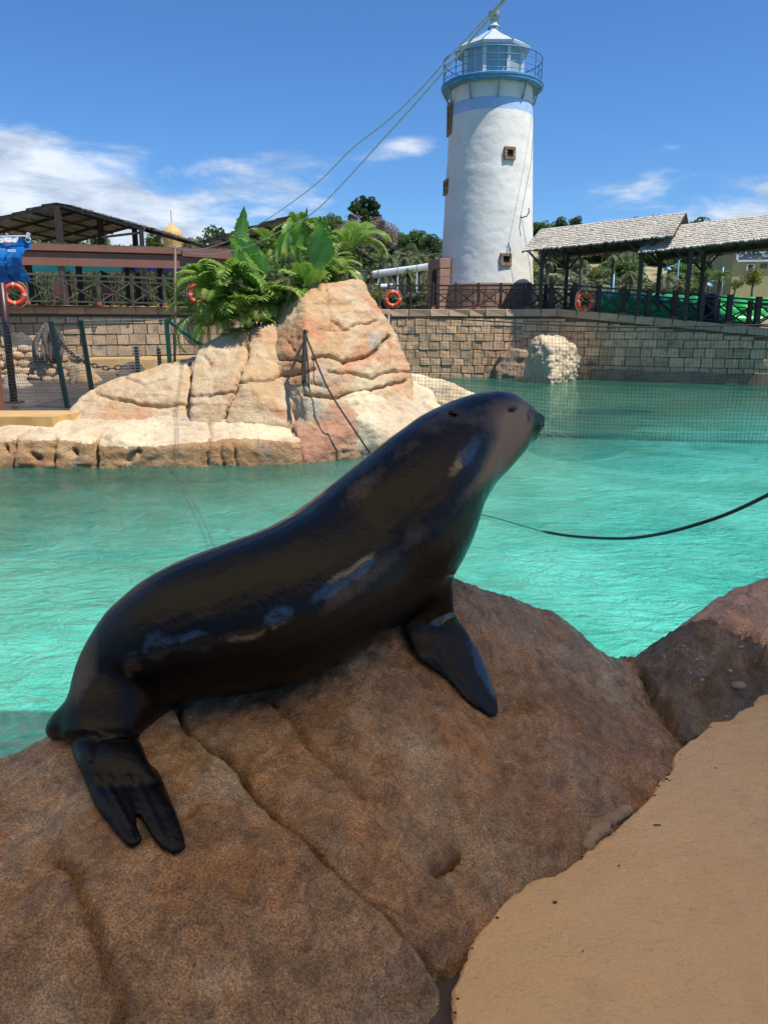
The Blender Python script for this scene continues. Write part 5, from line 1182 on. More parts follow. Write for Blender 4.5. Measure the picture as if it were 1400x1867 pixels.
# rope bundle and ropes on the island
ROPE = mat('black_rope', (.018, .020, .022), (.010, .011, .012), scale=20, rough=.75)
c0 = at(556, 607, 13.35); c1 = at(556, 700, 12.95)
rp_ = empty('rope_bundle', c1, 'hanging bundle of black ropes on the face of the rock peak', 'rope'); rnd = random.Random(2)
for i in range(6):
    e = c1+Vector((rnd.uniform(-.09, .07), rnd.uniform(-.03, .03), rnd.uniform(-.08, .10)))
    MB().tube([p-c1 for p in cr_spline([c0+Vector((rnd.uniform(-.02, .02), 0, 0)), c0.lerp(e, .5)+Vector((rnd.uniform(-.035, .02), rnd.uniform(-.02, 0), 0)), e], 5)], .016, 5).build('strand', ROPE, rp_, True)
MB().tube([c0-c1+Vector((0, .35, .02)), c0-c1+Vector((0, -.03, .03))], .03, 8).build('anchor_pin', DKRED, rp_)
pts_ = cr_spline([c0, at(575, 655, 13.15), at(600, 712, 12.9), at(640, 775, 12.75), at(676, 828, 12.9)], 6)
r1 = MB().tube([p-c0 for p in pts_], .015, 6).build('slack_rope', ROPE, None, True); r1.location = c0; tag(r1, 'black rope slanting from the rock peak down into the water', 'rope')
r2 = MB().tube([p-c0 for p in cr_spline([c0, at(571, 650, 13.1), at(572, 690, 12.95), at(577, 702, 12.9)], 5)], .009, 5).build('thin_rope', ROPE, None, True); r2.location = c0; tag(r2, 'short thin rope end dangling beside the rope bundle', 'rope')

# ================================================================== TROPICAL PLANTS ON THE ISLAND
LFB = leafmat('banana_leaf', (.26, .40, .09), (.16, .30, .055), tr=(.25, .55, .05), tf=.35, rough=.32, scale=2.5, spec=.5)
LFF = leafmat('fern_leaf', (.33, .41, .10), (.18, .27, .05), tr=(.20, .40, .04), tf=.32, rough=.38, spec=.5)
LFY = leafmat('lime_leaf', (.24, .36, .06), (.14, .26, .035), tr=(.35, .55, .06), tf=.35, rough=.4, spec=.5)
STEM = mat('green_stem', (.10, .15, .04), (.06, .10, .03), scale=5, rough=.6)
DRY = mat('dry_leaf', (.26, .17, .09), (.14, .09, .05), scale=5, rough=.9)
def add_solid(o_, th): md_ = o_.modifiers.new('s', 'SOLIDIFY'); md_.thickness = th; return o_
def big_leaf_mesh(L, W, bend, seed, m):        # paddle leaf with folded midrib, wavy torn edge; grows along +z then bends to +y
    rnd = random.Random(seed); n = 34; k = 4; V = []; e = PI/2; p = Vector((0, 0, 0)); F = []
    for i in range(n+1):
        t_ = i/n; w = W/2*(math.sin(PI*min(1, t_**.72))**.75) if 0 < t_ < 1 else .004
        dirn = Vector((0, math.cos(e), math.sin(e))); nn_ = Vector((0, -math.sin(e), math.cos(e)))
        for q in range(-k, k+1):
            x = q/k; ed = ((rnd.uniform(-.10, .02)*W-(.22*W if rnd.random() < .12 else 0)) if abs(q) == k else 0)*(1 if q > 0 else -1)
            V.append(p+Vector((x*w+ed, 0, 0))+nn_*(-.0+abs(x)*w*.28+.018*W*(1 if (i+abs(q)) % 2 else -1)*min(1, abs(x)*2)+.04*W*math.sin(i*.5+q)*abs(x)) )
        p = p+dirn*L/n; e -= bend/n*(.4+1.2*t_)
    c = 2*k+1
    for i in range(n):
        for q in range(2*k): F.append((i*c+q, i*c+q+1, (i+1)*c+q+1, (i+1)*c+q))
    me = bpy.data.meshes.new('leaf'); me.from_pydata([tuple(v) for v in V], [], F); me.materials.append(m); set_smooth(me); return me
def frond_mesh(L, n, ll, droop, seed, m, wid=.10, lobes=False):   # feather leaf: rachis with leaflets
    rnd = random.Random(seed); mb = MB(); p = Vector((0, 0, 0)); e = 1.25; P = []
    for i in range(n+1): P.append((p.copy(), e)); p = p+Vector((0, math.cos(e), math.sin(e)))*L/n; e -= droop/n*(.5+1.0*i/n)
    mb.tube([q[0] for q in P], [.012*(1-.75*i/n) for i in range(n+1)], 4)
    i0 = int(n*.22)
    for i in range(i0, n+1):
        b, e = P[i]; t_ = Vector((0, math.cos(e), math.sin(e))); nn_ = Vector((0, -math.sin(e), math.cos(e)))
        f = (i-i0)/(n-i0); l_ = ll*(math.sin(PI*(.14+.80*f))**.6)*rnd.uniform(.88, 1.1)
        for s in (-1, 1):
            d = (Vector((s, 0, 0))*.86+t_*(.42+.5*f)+nn_*.22).normalized(); w = t_*wid*l_*(1.3 if lobes else 1)*.5
            a = b+w*.5; q1 = b+d*l_*.45+w+nn_*.02; q2 = b+d*l_*.45-w+nn_*.02; tip = b+d*l_-Vector((0, 0, .22*l_)); mid = b+d*l_*.5-nn_*.015*0+nn_*.035*l_
            mb.add([b-w*.3, q2, tip, q1, b+w*.3, mid], [(0, 1, 5), (1, 2, 5), (2, 3, 5), (3, 4, 5), (4, 0, 5)])
    me = bpy.data.meshes.new('frond'); me.from_pydata(mb.v, [], mb.f); me.materials.append(m); return me
BL = [big_leaf_mesh(1.0, .36, b, i, LFB) for i, b in enumerate((.5, 1.0, 1.5, .3))]; BLY = [big_leaf_mesh(1.0, .30, 1.0, 9, LFY)]
FR = [frond_mesh(1, 22, .32, d, i, m, .19) for i, (d, m) in enumerate(((1.6, LFF), (2.2, LFF), (1.2, LFF), (1.9, LFY), (2.6, LFF)))]
LOB = [frond_mesh(.62, 11, .30, d, 20+i, m, .34, True) for i, (d, m) in enumerate(((1.6, LFF), (2.0, LFY), (1.2, LFF)))]
DRF = [frond_mesh(.9, 16, .20, 3.2, 40, DRY)]
def plant(name, label, base, cat='plant'): return empty(name, base, label, cat)
def put(me, root, name, off, az, tilt, s, sx=1):
    o_ = bpy.data.objects.new(name, me); link(o_, root); o_.location = off; o_.rotation_euler = (-tilt, 0, az); o_.scale = (s*sx, s, s); return o_
def face(root, base, tgt, me, name, s=None, sx=1, roll=0, stem=None):
    """a leaf whose blade starts at base, heads for tgt; stem drawn from the plant foot"""
    d = Vector(tgt)-Vector(base); L = s or d.length; o_ = bpy.data.objects.new(name, me); link(o_, root); r0 = root.location; o_.location = Vector(base)-r0
    z_ = d.normalized(); y_ = (Vector((0, -1, .15))-z_*z_.dot(Vector((0, -1, .15)))).normalized(); x_ = y_.cross(z_); q = Matrix((x_, y_, z_)).transposed().to_quaternion(); o_.rotation_mode = 'QUATERNION'; o_.rotation_quaternion = q @ Euler((0, 0, roll)).to_quaternion(); o_.scale = (L*sx, L, L)
    if stem is not None:
        b = Vector(stem)-r0; e = Vector(base)-r0; m_ = b.lerp(e, .5)+Vector((0, 0, .05)); MB().tube(cr_spline([b, m_, e], 4), [.022]*4+[.016]*5, 5).build('stalk', STEM, root, True)
    return o_
# bird of paradise plants with big paddle leaves
fA = at(470, 610, 15.3); g1_ = plant('banana_plant', 'banana like plant with upright paddle leaves on the left of the island planting', fA)
face(g1_, at(440, 495, 15.1), at(441, 415, 15.0), BL[3], 'leaf', 1.15, 1.0, .5, fA)
face(g1_, at(487, 500, 14.7), at(447, 452, 14.6), BL[0], 'leaf', .95, 1.3, -.4, fA)
face(g1_, at(478, 520, 14.6), at(430, 460, 14.4), BL[1], 'leaf', .85, 1.1, .3, fA)
face(g1_, at(420, 530, 14.7), at(372, 500, 14.6), BLY[0], 'leaf', .75, 1.2, .9, fA)
face(g1_, at(405, 560, 14.6), at(395, 535, 14.4), BL[0], 'leaf', .55, 1.3, .4, fA)
fB = at(565, 580, 15.9); g2_ = plant('banana_plant', 'banana like plant with the broadest hanging leaf in the middle of the planting', fB)
face(g2_, at(572, 500, 15.3), at(588, 430, 15.3), BL[0], 'leaf', 1.05, 1.75, -.55, fB)
face(g2_, at(592, 490, 15.5), at(596, 425, 15.5), BL[3], 'leaf', .95, 1.1, -.6, fB)
face(g2_, at(548, 480, 15.9), at(530, 405, 15.9), BL[2], 'leaf', .95, 1.1, .6, fB)
face(g2_, at(550, 455, 16.1), at(560, 380, 16.1), BL[3], 'leaf', .8, .55, .1, fB)
face(g2_, at(525, 470, 15.6), at(518, 398, 15.6), BL[1], 'leaf', .85, .9, 2.8, fB)
face(g2_, at(528, 560, 14.8), at(522, 490, 14.7), BL[3], 'leaf', .62, .30, 1.4, fB)
face(g2_, at(505, 480, 15.2), at(512, 415, 15.2), BL[1], 'leaf', .75, .7, 1.1, fB)
rnd = random.Random(12)
def fern(label, u, v, Y, n, s, meshes, name='fern', spread=(.2, 1.35), front=True, nm='frond'):
    b = at(u, v, Y); root = plant(name, label, b, 'fern' if 'fern' in name else 'plant')
    for k in range(n):
        az = 2*PI*k/n+rnd.uniform(-.25, .25); put(rnd.choice(meshes), root, nm, (rnd.uniform(-.1, .1), rnd.uniform(-.1, .1), rnd.uniform(0, .15)), az, rnd.uniform(*spread)-.3, s*rnd.uniform(.75, 1.15))
    return root
fern('large dark fern trailing over the left end of the planting', 395, 590, 14.9, 18, .95, FR)
fern('arching fern under the paddle leaves, nearest the wire fence', 380, 530, 15.3, 12, .75, [FR[0], FR[1], FR[3]])
fern('leafy fern filling the middle of the planting', 468, 560, 14.9, 20, 1.2, LOB, nm='leaf')
fern('fern in front of the banana like plants, above the pale ridge', 520, 560, 15.2, 18, 1.1, LOB, nm='leaf')
fern('tall fern behind the big leaves at the top of the planting', 510, 480, 16.2, 14, .85, FR, spread=(.0, 1.0))
fern('fern hanging over the right side of the planting', 600, 505, 16.0, 14, .75, [FR[0], FR[1]])
fern('low fern at the foot of the planting', 450, 615, 14.8, 12, .85, [FR[1], FR[4]])
fern('split leaved philodendron at the left of the planting', 425, 520, 14.6, 14, .95, LOB, 'philodendron', nm='leaf')
fern('split leaved philodendron above the rock edge', 560, 545, 15.1, 16, .95, LOB, 'philodendron', nm='leaf')
fern('split leaved philodendron behind the top of the peak', 610, 520, 15.7, 14, .85, LOB, 'philodendron', nm='leaf')
fern('fern drooping over the slab at the lower left of the planting', 392, 600, 14.7, 10, .7, [FR[1], FR[4], FR[0]])
fern('fern reaching out to the left life ring', 402, 556, 14.7, 13, .8, [FR[0], FR[3]])
fern('leafy fern low in the centre of the planting', 440, 585, 14.6, 16, .95, LOB, nm='leaf')
fern('small split leaved philodendron at the rear top of the planting', 550, 430, 16.3, 12, .8, LOB, 'philodendron', nm='leaf')
pf = fern('small palm with light drooping fronds right of the planting', 640, 470, 17.0, 13, 1.05, [FR[0], FR[1], FR[3]], 'small_palm', (.1, 1.0))
MB().tube([(0, 0, -2.2), (0, 0, .1)], [.07, .05], 8).build('trunk', BARK, pf, True)
fern('dry brown fern remains hanging in the middle of the planting', 500, 540, 14.7, 8, .75, DRF, 'dry_fern', (.4, 1.3))
fern('yellowish flower headed plant at the left tip of the planting', 365, 505, 14.9, 9, .6, [LOB[1]], 'lime_plant', nm='leaf')
# ================================================================== FOREGROUND ROCK as one measured surface cut into boulders
DZ = -.06
CT = [(-200,1900,.93),(0,1890,.93),(200,1880,.90),(400,1880,.86),(600,1880,.78),(700,1880,.70),(745,1867,.655),(785,1790,.665),
 (0,1700,1.0),(200,1700,.98),(400,1700,.93),(600,1700,.88),(700,1720,.82),(760,1740,.74),
 (0,1550,1.02),(200,1550,1.03),(400,1550,.99),(600,1550,.93),(720,1620,.84),(800,1620,.79),(870,1640,.71),(845,1740,.655),
 (0,1440,1.0),(150,1440,1.06),(300,1400,1.05),(500,1400,1.03),(700,1400,.99),(850,1420,.90),(900,1500,.82),(1000,1500,.77),(1030,1560,.68),(960,1590,.68),(1130,1440,.72),(1150,1390,.77),
 (330,1290,1.09),(500,1258,1.11),(620,1215,1.17),(722,1135,1.22),(770,1300,1.04),
 (900,1300,.94),(1000,1300,.90),(1100,1340,.81),(1190,1380,.72),(1215,1400,.66),
 (880,1180,1.12),(1000,1200,1.01),(1100,1270,.86),(1180,1300,.76),(1225,1345,.69),
 (-200,1400,.95),(0,1393,.99),(100,1343,1.04),(830,1055,1.27),(905,1080,1.18),(1000,1112,1.07),(1050,1150,.96),(1080,1190,.86),(1120,1206,.80),(1160,1218,.73),
 (220,1280,1.08),(400,1200,1.14),(600,1130,1.21),(740,1070,1.26),
 (1180,1210,.76),(1232,1155,.92),(1300,1128,.97),(1310,1195,.95),(1230,1240,.82),(1300,1262,.76),(1250,1320,.66),(1300,1305,.655),(1400,1250,.66),
 (1345,1092,1.0),(1400,1058,1.04),(1400,1140,1.0),(1400,1210,.80),(1520,1000,1.08),(1520,1150,.95),(1520,1220,.70)]
DZ0 = -.05
CP = [tuple(atz(u, v, z+DZ0)) for u, v, z in CT if z > .70]
for i_, (u, v) in enumerate(((858, 1718), (900, 1668), (945, 1622), (960, 1600), (1010, 1594), (1035, 1580), (1075, 1545), (1110, 1518), (1160, 1475), (1200, 1425), (1222, 1405), (1228, 1375), (1255, 1352), (1285, 1325), (1300, 1312), (1340, 1298), (1362, 1285), (1385, 1262), (1400, 1258), (1480, 1225), (1560, 1200))):
    q = atz(u, v, FLOOR+.004); CP.append((q.x, q.y, q.z)); CP.append((q.x-.06*(.7), q.y+.06*.7, FLOOR+.045))
for u, v in ((745, 1860), (790, 1795), (812, 1775), (700, 1900)): CP.append(tuple(atz(u, v, .62)))
for u, v in ((880, 1800), (900, 1740), (980, 1660), (1060, 1620), (1120, 1570), (1200, 1510), (1270, 1430), (1300, 1370), (1360, 1330), (1440, 1290), (1560, 1250), (1000, 1850), (1150, 1700), (1350, 1500)):
    q = atz(u, v, FLOOR); CP.append((q.x, q.y, .42))
for x, y in ((2.2, 1.0), (3.5, 1.5), (3.5, 2.6), (1.2, .8), (.6, .6), (5, 2)): CP.append((x, y, .35))
crest = [(-200,1400,.95),(0,1393,.99),(100,1343,1.04),(220,1280,1.08),(400,1200,1.14),(600,1130,1.21),(740,1070,1.26),(830,1055,1.27),(905,1080,1.18),(1000,1112,1.07),(1050,1150,.96),(1080,1190,.86),(1120,1206,.80),(1160,1218,.73),(1232,1155,.92),(1300,1128,.97),(1345,1092,1.0),(1400,1058,1.04),(1520,1000,1.08)]
CW = [atz(u, v, z+DZ0) for u, v, z in crest]
for i, w in enumerate(CW):
    a = CW[max(i-1, 0)]; b = CW[min(i+1, len(CW)-1)]; d = (b-a); d.z = 0; d.normalize(); nn = Vector((-d.y, d.x, 0)); nn = (nn+Vector((0, .8, 0))).normalized()
    for q, dz in ((.22, -.16), (.5, -.75), (.9, -1.6)): p = w+nn*q; CP.append((p.x, p.y, w.z+dz))
CP = np.array(CP)
def kern(r): return r
Am = kern(np.hypot(CP[:, None, 0]-CP[None, :, 0], CP[:, None, 1]-CP[None, :, 1])+1e-9)
n_ = len(CP); S = np.zeros((n_+3, n_+3)); S[:n_, :n_] = Am-np.eye(n_)*.012; S[:n_, n_] = 1; S[:n_, n_+1:] = CP[:, :2]; S[n_, :n_] = 1; S[n_+1:, :n_] = CP[:, :2].T
WT = np.linalg.solve(S, np.r_[CP[:, 2], 0, 0, 0])
def rock_h(X, Y):
    X = np.atleast_1d(np.asarray(X, float)); Y = np.atleast_1d(np.asarray(Y, float)); out_ = np.empty(len(X))
    for i in range(0, len(X), 20000):
        x, y = X[i:i+20000], Y[i:i+20000]; out_[i:i+20000] = kern(np.hypot(x[:, None]-CP[:, 0], y[:, None]-CP[:, 1]))@WT[:n_]+WT[n_]+WT[n_+1]*x+WT[n_+2]*y
    return out_
def on_rock(u, v, lift=0):     # where the line of sight meets the rock
    lo = .5; d = ray(u, v); Ys = np.linspace(.8, 5, 240); P = np.array([CAMP+d*(y/d.y) for y in Ys]); h = rock_h(P[:, 0], P[:, 1]); s = P[:, 2]-h-lift
    for i in range(len(Ys)-1):
        if s[i] > 0 >= s[i+1]:
            k = s[i]/(s[i]-s[i+1]); return Vector(P[i]*(1-k)+P[i+1]*k)
    return Vector(P[-1])
def plan(pxs): return [tuple(on_rock(u, v))[:2] for u, v in pxs]
crack1 = plan([(322, 1292), (345, 1325), (388, 1362), (430, 1400), (450, 1430), (505, 1492), (560, 1535), (600, 1580), (645, 1612), (690, 1652), (735, 1700), (758, 1722), (785, 1762), (800, 1790)])
crack2 = plan([(120, 1560), (150, 1600), (160, 1680), (195, 1740), (205, 1790), (222, 1850), (225, 1890)])
crack3 = plan([(470, 1262), (520, 1300), (565, 1350), (600, 1385), (660, 1450)])
crackR = plan([(1166, 1222), (1190, 1258), (1215, 1295), (1240, 1330), (1256, 1352)])
crackP = plan([(1262, 1143), (1300, 1142), (1335, 1152), (1370, 1170), (1410, 1188), (1470, 1200)])
crack4 = plan([(0, 1640), (60, 1600), (120, 1560)])
hole1 = plan([(790, 1578), (812, 1565), (830, 1548)]); hole2 = plan([(930, 1288), (955, 1282)])
rip = [plan(q) for q in ([(700, 1060+0), (700, 1061)],)]
EPS = [((1400, 1262), .0)]
st = .0095; xs = np.arange(-2.5, 3.9, st); ys = np.arange(.55, 5.2, st); nx, ny = len(xs), len(ys)
X, Y = np.meshgrid(xs, ys); X = X.ravel(); Y = Y.ravel(); Z = rock_h(X, Y); P = np.c_[X, Y, Z]
# relief: broad swells, streaks running down to the right, fine pitting
rot = np.array([[.78, -.62, 0], [.62, .78, 0], [0, 0, 1]]); Q = P@rot
rel = .010*fbm(P, 12, 4, 77, ridge=True)+.018*fbm(P, 2.0, 3, 61)+.014*fbm(P, 6, 4, 63)+.005*fbm(P, 45, 2, 68)+.008*fbm(np.c_[Q[:, 0]*5, Q[:, 1]*16, Z*6], 1, 4, 65)+.006*fbm(P, 24, 3, 67)+.010*fbm(P, 5, 3, 69, ridge=True)
def groove(poly, w, d, jit=.02, asym=None):
    j1 = jit*fbm(P, 7, 3, 71); j2 = jit*fbm(P, 7, 3, 73); dd = seg_dist(X+j1, Y+j2, poly); return -d*np.exp(-(dd/w)**2)-d*.16*np.exp(-(dd/(w*4))**2)
rel += groove(crack1, .0085, .08, .014)+groove(crack2, .009, .03, .03)+groove(crack3, .010, .028, .02)+groove(crackR, .02, .08, .04)+groove(crackP, .010, .03, .05)+groove(crack4, .05, .02, .06)
rel += groove(hole1, .007, .14, .012)+groove(hole2, .022, .035, .01)
inB = in_poly(X, Y, [crack1[0], *crack1[1:], (crack1[-1][0]+.02, .2), (-5, .2), (-5, 6), (crack1[0][0]-.25, 6), (crack1[0][0]-.10, crack1[0][1]+.35)])
inR = in_poly(X, Y, [(crackR[0][0]-.05, 6), (crackR[0][0]-.02, crackR[0][1]+.2), *crackR, (crackR[-1][0]+.03, crackR[-1][1]-.05), (crackR[-1][0]+.03, .2), (7, .2), (7, 6)])
inP = inR & in_poly(X, Y, [(crackP[0][0]-.15, 6), (crackP[0][0]-.06, crackP[0][1]+.2), *crackP, (7, crackP[-1][1]-.2), (7, 6)])
# conglomerate roughness on the right rock
rel += np.where(inR & ~inP, .030*fbm(P, 6, 4, 81, ridge=True)+.016*fbm(P, 18, 3, 83), 0)+np.where(inP, .02*fbm(P, 4, 4, 85, ridge=True), 0)
# break the plate of the lower left boulder up so its edge stands proud of the crack
dd1 = seg_dist(X, Y, crack1); rel += np.where(inB, .020*np.exp(-(dd1/.30)**2), -.006*np.exp(-(dd1/.15)**2))
Z2 = Z+rel; P = np.c_[X, Y, Z2]
def rock_h(X_, Y_):      # from here on: the finished, rough surface
    fx = np.clip((np.atleast_1d(X_)-xs[0])/st, 0, nx-1.001); fy = np.clip((np.atleast_1d(Y_)-ys[0])/st, 0, ny-1.001); i_ = fx.astype(int); j_ = fy.astype(int); a_ = fx-i_; b_ = fy-j_; G_ = Z2.reshape(ny, nx)
    return G_[j_, i_]*(1-a_)*(1-b_)+G_[j_, i_+1]*a_*(1-b_)+G_[j_+1, i_]*(1-a_)*b_+G_[j_+1, i_+1]*a_*b_
reg = np.where(inP, 3, np.where(inR, 2, np.where(inB, 1, 0))).reshape(ny, nx)
def brown_rock(name, cA, cB, cC, cD, r0=.16, r1=.66, sc1=1.5, bd=.016, blot=True):
    m = bpy.data.materials.new(name); m.use_nodes = True; t = m.node_tree; bs = t.nodes['Principled BSDF']; co = N(t, 'ShaderNodeTexCoord')
    def nz(sc_, det, off=0, dist=0, st_=(1, 1, 1), rough=.6, rotz=0):
        mp = N(t, 'ShaderNodeMapping'); mp.inputs['Location'].default_value = (off, off*1.3, -off); mp.inputs['Scale'].default_value = st_; mp.inputs['Rotation'].default_value = (0, 0, rotz); t.links.new(co.outputs['Object'], mp.inputs[0])
        n = N(t, 'ShaderNodeTexNoise'); n.inputs['Scale'].default_value = sc_; n.inputs['Detail'].default_value = det; n.inputs['Distortion'].default_value = dist; n.inputs['Roughness'].default_value = rough; t.links.new(mp.outputs[0], n.inputs[0]); return n.outputs['Fac']
    def ramp(fac, a, b, c=0, d=1):
        r_ = N(t, 'ShaderNodeMapRange'); t.links.new(fac, r_.inputs[0]); r_.inputs[1].default_value = a; r_.inputs[2].default_value = b; r_.inputs[3].default_value = c; r_.inputs[4].default_value = d; return r_.outputs[0]
    def mix(f, a, b):
        x = N(t, 'ShaderNodeMix', data_type='RGBA'); t.links.new(f, x.inputs[0])
        for s, c in ((6, a), (7, b)):
            if isinstance(c, tuple): x.inputs[s].default_value = (*c, 1)
            else: t.links.new(c, x.inputs[s])
        return x.outputs[2]
    c = mix(ramp(nz(sc1, 9, 1, .7, rough=.65), .38, .62), cA, cB); c = mix(ramp(nz(sc1*.9, 9, 6, .5, rough=.65), .50, .66), c, cC); c = mix(ramp(nz(sc1*1.6, 9, 11, .6, rough=.7), .54, .70), c, cD)
    spk = nz(190, 6, 3, 0, rough=.8); c2_ = N(t, 'ShaderNodeHueSaturation'); t.links.new(ramp(spk, .38, .62, .35, 1.70), c2_.inputs['Value']); t.links.new(c, c2_.inputs['Color'])
    mid = nz(14, 8, 8, .8, rough=.7); c3_ = N(t, 'ShaderNodeHueSaturation'); t.links.new(ramp(mid, .34, .66, .55, 1.45), c3_.inputs['Value']); t.links.new(c2_.outputs[0], c3_.inputs['Color'])
    t.links.new(c3_.outputs[0], bs.inputs['Base Color'])
    t.links.new(ramp(nz(2.6, 8, 15, .5, rough=.7), .49, .74, r0, r1), bs.inputs['Roughness']); bs.inputs['Specular IOR Level'].default_value = .5
    hs_ = nz(46, 8, 2, .3, (1, .45, 1), .75, .67); b1_ = N(t, 'ShaderNodeBump'); b1_.inputs['Distance'].default_value = bd; b1_.inputs['Strength'].default_value = 1; t.links.new(hs_, b1_.inputs['Height'])
    b2_ = N(t, 'ShaderNodeBump'); b2_.inputs['Distance'].default_value = bd*.35; b2_.inputs['Strength'].default_value = 1; t.links.new(nz(150, 5, 4, 0, rough=.7), b2_.inputs['Height']); t.links.new(b1_.outputs[0], b2_.inputs['Normal']); t.links.new(b2_.outputs[0], bs.inputs['Normal']); return m
RK_A = brown_rock('wet_brown_rock', (.43, .235, .11), (.27, .155, .075), (.44, .31, .18), (.43, .20, .070))
RK_B = brown_rock('mottled_brown_rock', (.44, .26, .13), (.30, .17, .085), (.54, .43, .29), (.46, .21, .075), sc1=1.9)
RK_R = brown_rock('dark_conglomerate', (.20, .145, .095), (.11, .085, .062), (.28, .165, .09), (.23, .19, .135), .6, .9, 2.5, .016)
RK_P = brown_rock('pinkish_rock', (.66, .38, .23), (.55, .33, .22), (.68, .35, .18), (.48, .35, .26), .55, .85, 1.8)
RL = {0: ('foreground_rock', 'wide wet brown rock the sea lion props itself up on', RK_A), 1: ('foreground_rock', 'lower left mottled rock slab beyond the long diagonal crack, under the tail', RK_B), 2: ('conglomerate_rock', 'dark pebbly rock at the right between pool and sandy floor', RK_R), 3: ('pink_rock', 'pinkish orange rock at the right edge by the water', RK_P)}
for k, (nm, lb, m) in RL.items():
    cells = np.argwhere((reg[:-1, :-1] == k)); j, i = cells[:, 0], cells[:, 1]; a = j*nx+i
    Zc = P[a, 2]; keep = Zc > -.9; a = a[keep]; q = np.stack([a, a+1, a+nx+1, a+nx], 1); uq, inv = np.unique(q, return_inverse=True)
    me = bpy.data.meshes.new(nm); me.vertices.add(len(uq)); me.vertices.foreach_set('co', P[uq].astype(np.float32).ravel()); nf = len(q)
    me.loops.add(nf*4); me.loops.foreach_set('vertex_index', inv.ravel().astype(np.int32)); me.polygons.add(nf); me.polygons.foreach_set('loop_start', np.arange(0, nf*4, 4, dtype=np.int32)); me.update(calc_edges=True)
    set_smooth(me); me.materials.append(m); o = bpy.data.objects.new(nm, me); link(o); tag(o, lb, 'rock')
    if k == 2: rock_R = o
# pebbles set in the conglomerate
rnd = random.Random(4); PEB = mat('pale_pebble', (.36, .29, .22), (.22, .17, .13), scale=8, rough=.7, rnd=.3); pms = [stone_mesh(60+i, PEB) for i in range(3)]
def rl_h(x, y): 
    i = int((x-xs[0])/st); j = int((y-ys[0])/st); return Z2[j*nx+i]
for (u, v, s) in [(1345, 1252, .052), (1245, 1180, .020), (1252, 1184, .016), (1280, 1238, .022), (1210, 1196, .014), (1222, 1200, .012), (1300, 1190, .02), (1330, 1222, .018), (1258, 1225, .014), (1322, 1305, .018), (1216, 1208, .012), (1270, 1202, .02), (1350, 1180, .02), (1235, 1218, .013), (1378, 1205, .018), (1290, 1215, .014)]:
    p = on_rock(u, v); o = bpy.data.objects.new('pebble', rnd.choice(pms)); link(o, rock_R); o.location = (p.x, p.y, rl_h(p.x, p.y)+s*.05); o.scale = (s*1.3, s, s*.6); o.rotation_euler = (rnd.uniform(-.4, .4), rnd.uniform(-.3, .3), rnd.uniform(0, 6))

# ---- sandy painted floor with a ragged edge
SAND = mat('sand_coloured_floor', (.76, .50, .255), (.66, .425, .205), (.71, .46, .23), scale=1.3, detail=9, rough=.72, rough2=.5, bump=.9, bscale=90, bdist=.010, bump2=1, b2scale=9, b2dist=.026, dirt=(.60, .39, .20), dscale=3.5, dthr=(.56, .70))
edge = [(812, 1960), (824, 1880), (822, 1830), (822, 1795), (850, 1748), (858, 1718), (900, 1668), (945, 1622), (960, 1600), (1010, 1594), (1035, 1580), (1075, 1545), (1110, 1518), (1160, 1475), (1200, 1425), (1222, 1405), (1228, 1375), (1255, 1352), (1285, 1325), (1300, 1312), (1340, 1298), (1362, 1285), (1385, 1262), (1400, 1258), (1480, 1225), (1700, 1180)]
EP = [atz(u, v, FLOOR) for u, v in edge]; E2 = []
for a, b in zip(EP[:-1], EP[1:]):
    k = max(2, int((b-a).length/.012))
    for i in range(k): E2.append(a.lerp(b, i/k))
E2.append(EP[-1]); Ea = np.array([tuple(p) for p in E2]); Ea[:, 0] += .016*fbm(Ea, 9, 4, 91)+.004*fbm(Ea, 60, 2, 95); Ea[:, 1] += .016*fbm(Ea, 9, 4, 93)+.004*fbm(Ea, 60, 2, 97)
poly = [(x, y) for x, y, z in Ea]+[(9, Ea[-1][1]), (9, -5), (Ea[0][0]-.02, -5)]
n = len(poly); ne = len(Ea); ins = []
for i in range(n):
    a = Vector(poly[i-1]); b = Vector(poly[(i+1) % n]); d = (b-a).normalized(); ins.append((poly[i][0]+d.y*.008*(i < ne), poly[i][1]-d.x*.008*(i < ne)))
V = [(x, y, FLOOR) for x, y in ins]+[(x, y, FLOOR-.009) for x, y in poly]+[(x, y, FLOOR-.22) for x, y in poly]
F = [tuple(range(n))]+[(i, i+n, (i+1) % n+n, (i+1) % n) for i in range(n)]+[(i+n, i+2*n, (i+1) % n+2*n, (i+1) % n+n) for i in range(n)]
fl = mesh_obj('floor', V, F, SAND); tag(fl, kind='structure')
bmx = bmesh.new(); bmx.from_mesh(fl.data); bmesh.ops.recalc_face_normals(bmx, faces=list(bmx.faces)); bmx.to_mesh(fl.data); bmx.free()
# dark wet channel bottom between floor and rock
GUT = mat('wet_dark_mud', (.075, .055, .047), (.05, .038, .034), scale=9, rough=.25, rough2=.6, bump=.5, bscale=60, bdist=.004)
V, F = prism([(-3, -2), (4.5, -2), (6, 3.6), (1.6, 3.2), (.3, 2.0), (-3, 1.2)], FLOOR-.4, FLOOR-.045); tag(mesh_obj('gutter', V, F, GUT), kind='structure')
